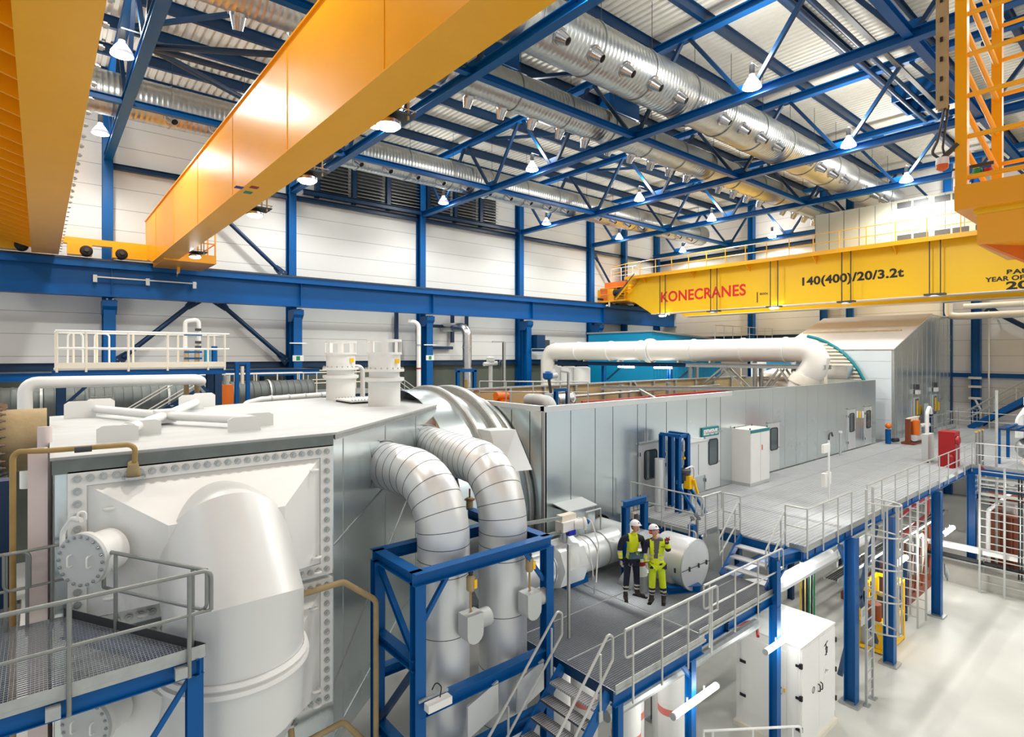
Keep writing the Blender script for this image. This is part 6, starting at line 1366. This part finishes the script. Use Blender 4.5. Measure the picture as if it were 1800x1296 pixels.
# brown machines under the far deck
for i, (x, y, w_, d_, h_) in enumerate(((33.2, 5.2, 1.6, 1.2, 2.9), (34.8, 3.4, 1.5, 1.3, 2.3), (33.0, 2.0, 1.4, 1.0, 2.0), (36.4, 5.6, 1.8, 1.4, 3.2), (36.8, 1.6, 1.6, 1.4, 2.6), (34.0, -.6, 1.2, 1.6, 1.9), (38.6, 4.0, 1.6, 1.8, 3.0))):
    t = thing('oil_tank', 'red-brown ribbed oil tank below the far deck, %s of the group from the cable rack' % ['first', 'second', 'third', 'fourth', 'fifth', 'sixth', 'seventh'][i], 'tank', (x, y, .9), 'red-brown tanks below the far deck')
    MB().box(x - w_ / 2, x + w_ / 2, y - d_ / 2, y + d_ / 2, .02, h_).build('body', 'rust', t)
    n = int(w_ / .4)
    for k in range(n + 1): MB().box(x - w_ / 2 + k * w_ / n - .03, x - w_ / 2 + k * w_ / n + .03, y - d_ / 2 - .08, y - d_ / 2, .02, h_).build('rib', 'rust', t)
    for k in range(int(d_ / .4) + 1): MB().box(x - w_ / 2 - .08, x - w_ / 2, y - d_ / 2 + k * .4 - .03, y - d_ / 2 + k * .4 + .03, .02, h_).build('rib', 'rust', t)
    MB().box(x - w_ / 2 - .1, x + w_ / 2 + .1, y - d_ / 2 - .1, y + d_ / 2 + .1, h_, h_ + .06).build('lid', 'rust', t)
    MB().cyl((x, y, h_), (x, y, h_ + .5), .25, n=16).build('motor', ['grey', 'white', 'rust'][i % 3], t)
    MB().tube([(x - .4, y - .3, h_), (x - .4, y - .3, h_ + .5), (x + .5, y - .3, h_ + .5), (x + .5, y - .3, h_)], .06, 8, .12).build('pipe_loop', ['white', 'galv', 'cream'][i % 3], t)
for i in range(7):
    y = 5.6 - 1.1 * i; pipe([(31.3, y, .5 + .3 * (i % 4)), (31.3, y, 3.3 + .25 * (i % 3)), (36 + (i % 3), y, 3.3 + .25 * (i % 3))], .08 + .03 * (i % 2), ['white', 'galv', 'cream', 'clad'][i % 4], '%s bent pipe among the brown tanks, %s from the cable rack' % (['white', 'grey', 'cream', 'shiny'][i % 4], ['first', 'second', 'third', 'fourth', 'fifth', 'sixth', 'seventh'][i]), 'pipes among the brown tanks')
for i in range(5): pipe([(31.8, 6.0, 4.55 - .22 * i), (31.8, -5, 4.55 - .22 * i)], .07, ['white', 'galv', 'navy', 'cream', 'galv'][i], '%s pipe running under the far deck edge, %s from top' % (['white', 'grey', 'blue', 'cream', 'dull grey'][i], ['first', 'second', 'third', 'fourth', 'fifth'][i]), 'pipes under the far deck edge')
t = thing('pump_skid', 'red-brown pump skid with shiny pipework behind the yellow cage', 'machine', (27.5, 8, 0))
MB().box(25.2, 30.2, 7.2, 9.2, 0, .3).build('base_frame', 'rust', t)
for k in range(5):
    x = 25.8 + 1.0 * k; MB().cyl((x, 8.0, .3), (x, 8.0, 1.6 + .3 * (k % 2)), .3, n=16).build('vessel', ['rust', 'clad', 'grey', 'rust', 'white'][k], t)
    MB().tube([(x, 7.5, .4), (x, 7.5, 2.2 + .2 * (k % 3)), (x + .7, 7.5, 2.2 + .2 * (k % 3)), (x + .7, 7.5, .5)], .06, 8, .12).build('pipe_loop', ['white', 'steel', 'galv', 'cream', 'rust'][k], t)
    MB().bar((x - .4, 7.25, .3), (x + .4, 7.25, 2.0), .06, .06).build('strut', 'rust', t)
    MB().lathe((x + .3, 7.3, 1.4), (0, -1, 0), [(0, .14), (.02, .14)], 14).build('handwheel', ['red', 'lemon', 'dark', 'blue', 'red'][k], t)
t = thing('wall_hose', 'coiled grey hoses and fittings hung on the farthest blue column', 'hose', (26.4, 6.0, 1.4))
for k in range(3): MB().lathe((26.2, 5.98 - .04 * k, 1.9 - .1 * k), (.3, -1, 0), [(0, .2), (.03, .22), (.06, .2), (.03, .18), (0, .2)], 18, False).build('coil', 'galv', t)
# ---------------------------------------------------------------- things on the upper deck
t = thing('fire_cabinet', 'red hose cabinet with a round valve and an extinguisher on the upper deck corner', 'fire cabinet', (31.0, 6.9, UPR))
MB().box(30.6, 31.4, 6.6, 7.2, UPR, UPR + 1.55).build('cabinet', 'red', t)
MB().lathe((30.75, 6.58, UPR + 1.2), (0, -1, 0), [(0, .2), (.1, .2), (.14, .1)], 20).build('valve_cover', 'red', t); MB().box(30.68, 30.82, 6.56, 6.6, UPR + 1.0, UPR + 1.1).build('label', 'white', t)
MB().lathe((30.5, 6.72, UPR), (0, 0, 1), [(0, .1), (.5, .1), (.58, .04), (.62, .04)], 16).build('extinguisher', 'red', t)
t = thing('cable_box', 'upright grey cable box with galvanised posts on the upper deck edge', 'cable box', (27.5, 6.5, UPR))
p = atz(1632, 812, UPR)
MB().box(p.x - .45, p.x + .45, p.y - .1, p.y + .15, UPR + .1, UPR + 1.3).build('box', 'grey', t)
for k in (.0, .6, 1.2): MB().chan((p.x + .3 + k, 6.1, UPR - 1.2), (p.x + .3 + k, 6.1, UPR + 1.5), .07, .08).build('post', 'galv', t); MB().box(p.x + .26 + k, p.x + .34 + k, 6.06, 6.14, UPR + 1.5, UPR + 1.54).build('post_cap', 'lemon', t)
MB().tube([(p.x - .2, p.y, UPR + 1.3), (p.x - .2, p.y, UPR + 2.3), (p.x + .2, p.y, UPR + 2.6), (p.x + .4, p.y, UPR + 2.2)], .07, 8, .25).build('swan_neck', 'white', t)
MB().tube([(p.x - .3, p.y, UPR + .1), (p.x - .1, p.y - .2, UPR - .4), (p.x + .3, p.y - .2, UPR - .8)], .03, 6, .2).build('cable', 'dark', t)
for k in (0, 1): MB().bar((p.x + .9, 6.0, UPR + .2), (p.x + 1.6 + .4 * k, 6.0, UPR - 1.3), .07, .05).build('stay', 'galv', t)
one('lamp_mast', MB().cyl((31.75, 5.4, 1.0), (31.75, 5.4, UPR + 3.4), .05, n=10), 'rail', 'slender grey mast standing at the far deck corner', 'mast')
t = thing('oil_skid', 'orange-brown oil skid with a round filter at the foot of the metal hood', 'machine', (37.6, 10.2, UPR))
for x in (36.7, 38.4): MB().bar((x, 10.0, UPR), (x, 10.0, UPR + 1.4), .22, .22).build('post', 'rust', t)
MB().bar((36.6, 10.0, UPR + 1.35), (38.5, 10.0, UPR + 1.35), .16, .2).build('beam', 'cream', t); MB().cyl((37.4, 9.85, UPR + .5), (37.4, 9.85, UPR + 1.3), .22, n=18).build('filter', 'orange', t)
MB().box(36.6, 38.6, 9.7, 10.3, UPR, UPR + .12).build('base', 'rust', t)
for k in range(4): MB().tube([(37.6 + .2 * k, 9.8, UPR + .1), (37.6 + .2 * k, 9.8, UPR + 1.0), (37.6 + .2 * k, 10.2, UPR + 1.0)], .05, 8, .1).build('pipe', 'steel', t)
MB().cyl((36.8, 9.75, UPR + .35), (38.2, 9.75, UPR + .3), .16, n=14).build('motor', 'clad', t)
MB().cyl((38.5, 10.1, UPR + .85), (40.5, 10.0, UPR + .8), .12, n=12).build('pipe', 'white', t)
t = thing('blue_hand_valve', 'small blue and orange valve at the end of the enclosure', 'valve', (36.2, 10.9, UPR))
MB().cyl((36.2, 10.8, UPR), (36.2, 10.8, UPR + .8), .14, n=14).build('body', 'blue', t); MB().ball((36.1, 10.75, UPR + 1.0), .2, .16, .16).build('actuator', 'orange', t); MB().cyl((36.3, 10.6, UPR + .2), (36.7, 10.5, UPR + .2), .12, n=12).build('branch', 'dark', t)
t = thing('blue_locker', 'narrow blue upright unit on the upper deck before the hood railing', 'locker', (41, 9.8, UPR))
p = atz(1632, 762, UPR); MB().box(p.x - .2, p.x + .2, p.y - .2, p.y + .2, UPR, UPR + 1.5).build('body', 'navy', t); MB().box(p.x - .5, p.x - .25, p.y - .1, p.y + .1, UPR, UPR + 1.9).build('post', 'grey', t)
t = thing('valve_skid', 'blue framed skid with shiny valves and a flat blue top behind the far railing', 'machine', (34.5, 4.8, UPR))
vx0, vx1, vy0, vy1 = 33.4, 35.4, 3.9, 5.6
for x in (vx0, vx1):
    for y in (vy0, vy1): MB().bar((x, y, UPR), (x, y, UPR + 1.55), .12, .12).build('post', 'blue', t)
MB().box(vx0 - .1, vx1 + .1, vy0 - .1, vy1 + .1, UPR + 1.55, UPR + 1.62).build('top_plate', 'navy', t)
for k in range(5): MB().bar((vx0 - .1, vy0 + .35 * k, UPR + 1.66), (vx1 + .1, vy0 + .35 * k, UPR + 1.66), .08, .06).build('top_rib', 'blue', t)
MB().ball((34.3, 4.7, UPR + .7), .55, .5, .5).build('valve_body', 'galv', t); MB().cyl((32.4, 4.5, UPR + .35), (36, 4.5, UPR + .35), .18, n=16).build('pipe', 'cream', t)
MB().tube([(33.0, 3.4, UPR + .8), (35.5, 3.4, UPR + .8), (35.5, 1, UPR + .8)], .12, 12, .3).build('pipe', 'cream', t)
MB().cyl((34.6, 4.8, UPR + .9), (34.6, 4.8, UPR + 1.4), .12, n=12).build('actuator', 'blue', t)
t = thing('hose_manifold', 'white hose manifold with looping hoses on a blue post', 'hoses', (38, 5.5, UPR))
MB().bar((38, 5.2, UPR), (38, 5.2, UPR + 1.9), .25, .25).build('post', 'blue', t)
for k in range(4): MB().tube([(37.5 + .1 * k, 5.6 - .05 * k, UPR + .8), (37.5 + .1 * k, 5.6 - .05 * k, UPR + 2.0 + .12 * k), (38.6 + .1 * k, 4.8 - .05 * k, UPR + 2.0 + .12 * k), (38.6 + .1 * k, 4.8 - .05 * k, UPR + .6)], .07, 10, .45).build('hose', 'white', t)
MB().lathe((38, 5.3, UPR + 2.4), (0, 0, 1), [(0, .12), (.4, .12), (.45, .06), (.6, .06)], 12).build('valve', 'white', t)
# marks on the open floor
t = thing('floor_hatch', 'square steel hatch set in the pale floor, nearer the columns', 'hatch', (25.5, 2.2, 0), 'floor hatches')
for dx, dy, who in ((24.6, 2.6, 0), (19.7, 1.6, 1)):
    if who: t = thing('floor_hatch', 'square steel hatch set in the pale floor, nearest the lower picture corner', 'hatch', (dx, dy, 0), 'floor hatches')
    MB().box(dx - .9, dx + .9, dy - .7, dy + .7, .001, .006).build('plate', 'floor', t)
    bolts(t, [((dx + a, dy + b, .006), (0, 0, 1)) for a in (-.75, 0, .75) for b in (-.55, .55)], .05, .01, 'dark', 'screw')
# ---------------------------------------------------------------- the two workers
HIV = mat('hi_vis_yellow_cloth', (222, 236, 16), .7, 0, .05, 14, bump=.25, bscale=18)
HIV2 = mat('hi_vis_lime_cloth', (206, 228, 22), .7, 0, .05, 14, bump=.25, bscale=18)
NAVYC = mat('navy_cloth', (22, 28, 50), .85, 0, .08, 12, bump=.2, bscale=18)
REFL = mat('reflective_tape', (196, 192, 176), .4, .2, 0)
SKIN = mat('skin', (214, 158, 128), .55, 0, .04, 20); HAIR = mat('brown_hair', (54, 36, 26), .7, 0, .1, 40)
GLOVE = mat('grey_glove', (190, 186, 178), .7, 0, .05, 30); BOOT = mat('dark_boot', (42, 34, 32), .55, 0, .06, 20)
HELM = mat('white_helmet', (240, 242, 244), .25, 0, 0); SHIRT = mat('grey_shirt', (92, 94, 98), .8, 0, .05, 20)
EARM = mat('orange_ear_muff', (238, 96, 30), .4, 0, 0); EYEW = mat('eye_white', (235, 232, 228), .3, 0, 0); EYED = mat('eye_dark', (36, 26, 22), .3, 0, 0)
LIP = mat('lip', (172, 98, 86), .5, 0, 0); LENS = mat('spectacle_lens', (150, 160, 166), .1, .3, 0)
def skin(name, chains, mats, parent, W, sub=2, pick=None):
    """one continuous skinned surface from chains of (x, y, z, r[, r2]) that share joints"""
    vs, rs, es, key = [], [], [], {}
    for ch in chains:
        last = None
        for p in ch:
            k = (round(p[0], 4), round(p[1], 4), round(p[2], 4))
            if k not in key: key[k] = len(vs); vs.append(p[:3]); rs.append((p[3], p[4] if len(p) > 4 else p[3]))
            i = key[k]
            if last is not None and last != i: es.append((last, i))
            last = i
    me = bpy.data.meshes.new('tmp'); me.from_pydata(vs, es, []); ob = bpy.data.objects.new('tmp', me); COL.objects.link(ob)
    sk = ob.modifiers.new('s', 'SKIN'); sk.use_smooth_shade = True
    for i, r in enumerate(rs): me.skin_vertices[0].data[i].radius = r; me.skin_vertices[0].data[i].use_root = (i == 0)
    sd = ob.modifiers.new('d', 'SUBSURF'); sd.levels = sub; sd.render_levels = sub
    dg = bpy.context.evaluated_depsgraph_get(); out = bpy.data.meshes.new_from_object(ob.evaluated_get(dg)); bpy.data.objects.remove(ob)
    loc = [v.co.copy() for v in out.vertices]
    if pick:
        for m in mats: out.materials.append(m)
        for f in out.polygons:
            c = sum((loc[i] for i in f.vertices), Vector()) / len(f.vertices); f.material_index = pick(c)
    else: out.materials.append(mats)
    o = V(parent.location)
    for v, c in zip(out.vertices, loc): v.co = W(c) - o
    out.shade_smooth(); r = bpy.data.objects.new(name, out); COL.objects.link(r); r.parent = parent; return r
def hand_chains(wr, d, palm_n, side, curl, point=False):
    """palm, four fingers and a thumb; d points along the fingers"""
    wr, d, n = V(wr), V(d).normalized(), V(palm_n).normalized(); s = d.cross(n).normalized() * side
    T = lambda p, r: (p.x, p.y, p.z, r)
    pm = wr + d * .05; chains = [[T(wr, .028), T(pm, .034), T(wr + d * .085, .036)]]
    for i, (off, L) in enumerate(((-.03, .075), (-.01, .085), (.01, .08), (.03, .062))):
        c = 0.1 if (point and i == 0) else curl
        b = wr + d * .085 + s * off; k1 = b + d * (L * .5) * math.cos(c * .6) + n * L * .5 * math.sin(c * .6); k2 = k1 + d * (L * .4) * math.cos(c * 1.6) + n * L * .4 * math.sin(c * 1.6)
        chains.append([T(wr + d * .085, .036), T(b, .012), T(k1, .0105), T(k2, .0085)])
    tb = wr + d * .03 - s * .03; chains.append([T(pm, .034), T(tb + d * .01, .015), T(tb + d * .045 - s * .022 + n * .012, .012), T(tb + d * .075 - s * .02 + n * .03, .009)])
    return chains
def head(t, W, c, yaw, pitch, glasses=False, muffs=False, hair=True):
    """c: centre of the skull; face looks along +y after yaw (to +x) and pitch (up)"""
    c = V(c); Rm = Matrix.Rotation(-yaw, 3, 'Z') @ Matrix.Rotation(pitch, 3, 'X'); L = lambda x, y, z: W(c + Rm @ V(x, y, z)); o = V(t.location)
    def conv(mb, name, m):
        ob = mb.build(name, m, t); return ob
    def shell(fn, n=28, k=18): 
        mb = MB(); vs = []; fs = []
        for j in range(k + 1):
            th = math.pi * j / k
            for i in range(n):
                a = 2 * math.pi * i / n; vs.append(L(*fn(a, th)))
        for j in range(k):
            for i in range(n): fs.append((j * n + i, j * n + (i + 1) % n, (j + 1) * n + (i + 1) % n, (j + 1) * n + i))
        return mb.add(vs, fs)
    def skull(a, th):
        x, y, z = math.sin(th) * math.cos(a), math.sin(th) * math.sin(a), math.cos(th)
        px_, py_, pz_ = x * .076, y * .094, z * .118
        if z < 0: px_ *= 1 + z * .28; py_ = py_ * (1 + z * .12) + .012 * -z
        if y > .3 and -.75 < z < .1: py_ += .006
        return px_, py_, pz_
    hd = conv(shell(skull), 'head', SKIN)
    b = MB(); b.add([L(-.008, .088, .02), L(.008, .088, .02), L(.017, .092, -.032), L(-.017, .092, -.032), L(0, .118, -.026)], [(0, 1, 4), (1, 2, 4), (2, 3, 4), (3, 0, 4)]); 
    nb = b.build('nose', SKIN, t)
    for s in (-1, 1):
        def ear(a, th, s=s): return s * (.078 + .012 * math.sin(th) * abs(math.cos(a))), -.005 + .022 * math.sin(th) * math.sin(a), -.012 + .034 * math.cos(th)
        conv(shell(ear, 10, 8), 'ear', SKIN)
        def eye(a, th, s=s): return s * .032 + .014 * math.sin(th) * math.cos(a), .083 + .012 * math.sin(th) * math.sin(a), .012 + .008 * math.cos(th)
        conv(shell(eye, 10, 8), 'eye', EYEW)
        def iris(a, th, s=s): return s * .032 + .006 * math.sin(th) * math.cos(a), .091 + .006 * math.sin(th) * math.sin(a), .012 + .006 * math.cos(th)
        conv(shell(iris, 8, 6), 'iris', EYED)
        conv(MB().add([L(s * .014, .09, .03), L(s * .05, .08, .031), L(s * .05, .08, .037), L(s * .014, .091, .037), L(s * .014, .097, .031), L(s * .05, .086, .032)], [(0, 1, 5, 4), (4, 5, 2, 3), (0, 3, 2, 1)]), 'eyebrow', HAIR)
    def mouth(a, th): return .026 * math.sin(th) * math.cos(a), .09 + .01 * math.sin(th) * math.sin(a), -.062 + .008 * math.cos(th)
    conv(shell(mouth, 12, 8), 'mouth', LIP)
    if hair:
        def hr(a, th):
            x, y, z = math.sin(th) * math.cos(a), math.sin(th) * math.sin(a), math.cos(th)
            zz = max(z, -.5 if y < .1 else .35); return x * .083, y * .1 - .006, zz * .124
        conv(shell(hr, 24, 14), 'hair', HAIR)
    def hel(a, th):
        x, y, z = math.sin(th) * math.cos(a), math.sin(th) * math.sin(a), math.cos(th); zz = max(z, 0); br = 1.0 if z > 0 else 1.0 + min(.12, -z * .8)
        return x * .108 * br, y * (.135 if y < 0 else .14) * br + (.03 * max(0, y) if z <= 0 else 0), .045 + zz * .125
    hm = conv(shell(hel, 28, 16), 'helmet', HELM)
    conv(MB().cbox(L(0, .135, .105), W(c + Rm @ V(.012, 0, 0)) - W(c), W(c + Rm @ V(0, .004, 0)) - W(c), W(c + Rm @ V(0, 0, .014)) - W(c)), 'helmet_badge', 'navy')
    if glasses:
        for s in (-1, 1):
            def gl(a, th, s=s): return s * .033 + .026 * math.sin(th) * math.cos(a), .099 + .004 * math.sin(th) * math.sin(a), .01 + .018 * math.cos(th)
            conv(shell(gl, 12, 8), 'spectacle_lens', LENS)
            conv(MB().tube([L(s * .058, .095, .016), L(s * .08, .02, .016)], .003, 6), 'spectacle_arm', EYED)
    if muffs:
        for s in (-1, 1):
            def mf(a, th, s=s): return s * (.098 + .024 * math.cos(th)), -.005 + .036 * math.sin(th) * math.cos(a), -.014 + .046 * math.sin(th) * math.sin(a)
            conv(shell(mf, 14, 8), 'ear_muff', EARM)
def boots(t, W, feet):
    for (x, y, dx, dy) in feet:
        d = V(dx, dy, 0).normalized(); p = V(x, y, 0)
        c = [(x, y, .2, .055), (x, y, .09, .056), (x + d.x * .03, y + d.y * .03, .055, .052, .05), (x + d.x * .13, y + d.y * .13, .045, .05, .042), (x + d.x * .2, y + d.y * .2, .04, .04, .035)]
        heel = [(x, y, .09, .056), (x - d.x * .05, y - d.y * .05, .05, .045)]
        skin('boot', [c, heel], BOOT, t, W)
        s = V(-d.y, d.x, 0); a = p - d * .095; b = p + d * .24
        MB().add([W(q) for q in (a - s * .045, a + s * .045, b + s * .04, b - s * .04, a - s * .045 + V(0, 0, .022), a + s * .045 + V(0, 0, .022), b + s * .04 + V(0, 0, .022), b - s * .04 + V(0, 0, .022))], [(0, 3, 2, 1), (4, 5, 6, 7), (0, 1, 5, 4), (1, 2, 6, 5), (2, 3, 7, 6), (3, 0, 4, 7)]).build('boot_sole', 'black', t)
def person(label, base, ang):
    bx = V(base); t = thing('person', label, 'person', bx)
    ey = V(-FW.x, -FW.y, 0); ey = Matrix.Rotation(ang, 3, 'Z') @ ey; ex = V(-ey.y, ey.x, 0)
    return t, (lambda p: bx + ex * p[0] * 1.07 + ey * p[1] * 1.05 + V(0, 0, p[2]))
# worker with navy trousers and a clipboard (x: to the viewer's right, y: towards the viewer)
t, W = person('person in yellow and navy jacket and navy trousers holding a dark green clipboard, white helmet', V(10.93, 8.62, MID), 0)
torso = [(0, 0, .93, .165, .13), (.01, 0, 1.1, .17, .13), (.02, 0, 1.28, .185, .13), (.03, 0, 1.42, .165, .105), (.045, .01, 1.52, .06, .06), (.06, .015, 1.585, .05, .05)]
# body under the clothes: one continuous surface
skin('body', [[(0, 0, .93, .09), (.02, 0, 1.28, .09), (.03, 0, 1.42, .06), (.06, .015, 1.6, .048)], [(0, 0, .93, .09), (-.09, .02, .82, .06), (-.13, .05, .48, .055), (-.16, .08, .1, .045)], [(0, 0, .93, .09), (.09, 0, .82, .06), (.12, 0, .48, .055), (.13, -.05, .1, .045)],
     [(.03, 0, 1.42, .06), (-.19, 0, 1.4, .045), (-.27, 0, 1.13, .035), (-.25, .08, .9, .03)], [(.03, 0, 1.42, .06), (.22, 0, 1.4, .045), (.285, .02, 1.13, .035), (.175, .195, 1.063, .03)]], SKIN, t, W)
def jk1(c):
    ax = abs(c.x - .02)
    for a, b in ((1.0, 1.035), (1.085, 1.125)):
        if a < c.z < b: return 1
    if c.z > 1.1 and (ax > .155 or (c.z > 1.36 and ax > .1)) and c.y < .16: return 2 if c.z > 1.125 else 0
    if ax > .155 and c.z < .93: return 2
    if c.z < .95: return 2
    return 0
skin('jacket', [torso[:5], [torso[3], (-.19, 0, 1.4, .078), (-.245, -.01, 1.26, .07), (-.27, .0, 1.13, .064), (-.265, .05, 1.0, .058), (-.255, .075, .9, .045)], [torso[3], (.22, 0, 1.4, .078), (.265, 0, 1.27, .07), (.285, .02, 1.13, .064), (.24, .12, 1.08, .056), (.18, .19, 1.065, .046)],
      [torso[0], (0, 0, .88, .155, .12)]], [HIV, REFL, NAVYC], t, W, 4, jk1)
def tr1(c): return 1 if .17 < c.z < .215 or .26 < c.z < .3 else 0
skin('trousers', [[(0, 0, .92, .13, .115), (-.09, .01, .84, .095), (-.12, .045, .5, .075), (-.155, .075, .14, .068)], [(0, 0, .92, .13, .115), (.09, 0, .84, .095), (.11, .0, .5, .075), (.13, -.045, .14, .066)]], [NAVYC, REFL], t, W, 3, tr1)
boots(t, W, [(-.155, .08, -.1, 1), (.13, -.045, .75, .55)])
MB().tube([W((-.06, .12, .9)), W((-.1, .13, .8)), W((-.03, .14, .78)), W((0, .12, .88))], .005, 6, .03).build('key_cord', REFL, t)
skin('glove', hand_chains((-.25, .085, .9), (.05, .1, -1), (.8, .5, 0), 1, .7), GLOVE, t, W)
skin('glove', hand_chains((.175, .2, 1.06), (-.9, .4, .1), (0, -.3, 1), -1, .9), GLOVE, t, W)
skin('collar', [[(.0, .03, 1.5, .05), (.045, .06, 1.53, .04), (.1, .03, 1.52, .05)]], HIV, t, W)
head(t, W, (.075, .03, 1.69), .5, .12)
tc = thing('clipboard', 'dark green clipboard held by the worker in navy trousers', 'clipboard', W((.05, .26, 1.07)))
MB().cbox(W((.045, .26, 1.085)), W((.15, .05, .03)) - W((0, 0, 0)), W((-.03, .1, -.045)) - W((0, 0, 0)), V(0, 0, .006)).build('board', mat('petrol_board', (0, 62, 78), .5, 0, 0), tc)
MB().cbox(W((.09, .2, 1.125)), W((.04, .012, .008)) - W((0, 0, 0)), W((-.004, .014, -.006)) - W((0, 0, 0)), V(0, 0, .008)).build('clip', 'steel', tc)
# worker in yellow trousers who points
t, W = person('person in open yellow jacket and yellow trousers pointing with a raised arm, orange ear muffs', V(11.2, 8.1, MID), 0)
skin('body', [[(0, 0, .93, .09), (0, 0, 1.2, .09), (-.01, .0, 1.41, .06), (-.06, .035, 1.58, .05)], [(0, 0, .93, .09), (-.09, .0, .82, .06), (-.1, .02, .48, .055), (-.1, .0, .1, .045)], [(0, 0, .93, .09), (.09, 0, .82, .06), (.13, .03, .48, .055), (.15, .05, .1, .045)],
     [(-.01, .0, 1.41, .06), (-.205, 0, 1.38, .045), (-.265, -.02, 1.12, .035), (-.235, .06, .9, .03)], [(-.01, .0, 1.41, .06), (.185, .01, 1.39, .045), (.215, .15, 1.25, .035), (.14, .32, 1.52, .03)]], SKIN, t, W)
def jk2(c):
    if c.z > 1.44 and abs(c.x) < .13: return 3
    for a, b in ((.99, 1.03), (1.085, 1.125)):
        if a < c.z < b and abs(c.x + .04) > .06: return 1
    if c.y > .2 and c.z > 1.33: return 0
    if c.y > .14 and c.x > .13: return 2
    if c.y > .06 and -.085 < c.x < .0 + (c.z - 1.1) * .12 and c.z > 1.04: return 3
    if c.y > .06 and -.1 < c.x < .03 and c.z <= 1.04: return 0
    if (c.x > .155 or c.x < -.17) and c.z > 1.13: return 2
    if c.z < .93 or (c.x < -.17 and c.z < .95): return 2
    return 0
tz = [(0, 0, .95, .165, .13), (0, 0, 1.1, .175, .135), (0, 0, 1.26, .18, .13), (-.015, 0, 1.41, .155, .105), (-.045, .015, 1.5, .06, .06)]
skin('jacket', [tz, [tz[3], (-.205, 0, 1.38, .078), (-.25, -.02, 1.25, .07), (-.265, -.02, 1.12, .064), (-.25, .03, 1.0, .058), (-.235, .06, .91, .045)], [tz[3], (.185, .01, 1.39, .08), (.22, .07, 1.3, .074), (.215, .15, 1.25, .07), (.18, .25, 1.37, .058), (.145, .31, 1.5, .046)], [tz[0], (0, 0, .9, .17, .13)]], [HIV, REFL, NAVYC, SHIRT], t, W, 4, jk2)
def tr2(c):
    if .15 < c.z < .19 or .23 < c.z < .275: return 1
    return 2 if c.z < .33 else 0
skin('trousers', [[(0, 0, .92, .14, .12), (-.09, .0, .84, .1), (-.1, .02, .5, .08), (-.105, .0, .13, .075)], [(0, 0, .92, .14, .12), (.09, 0, .84, .1), (.12, .025, .5, .08), (.145, .045, .13, .075)]], [HIV2, REFL, NAVYC], t, W, 3, tr2)
boots(t, W, [(-.11, .0, -.45, .9), (.145, .045, -.3, 1)])
skin('glove', hand_chains((-.23, .065, .9), (.1, .1, -1), (.8, .4, 0), 1, .8), GLOVE, t, W)
skin('glove', hand_chains((.14, .325, 1.52), (.05, .4, .92), (-.4, .9, -.2), 1, 1.2, True), mat('red_black_glove', (150, 44, 46), .7, 0, .3, 30), t, W)
MB().lathe(W((.15, .3, 1.475)), W((.14, .325, 1.52)) - W((.15, .3, 1.475)), [(0, .047), (.035, .046)], 16).build('cuff', NAVYC, t)
MB().cbox(W((.17, .06, .84)), (.03, 0, 0), (0, .03, 0), (0, 0, .07)).build('belt_torch', 'black', t)
MB().cbox(W((.1, .135, 1.32)), W((.035, .004, 0)) - W((0, 0, 0)), W((0, .004, 0)) - W((0, 0, 0)), V(0, 0, .006)).build('chest_tape', 'black', t)
head(t, W, (-.07, .05, 1.66), .3, .3, True, True)
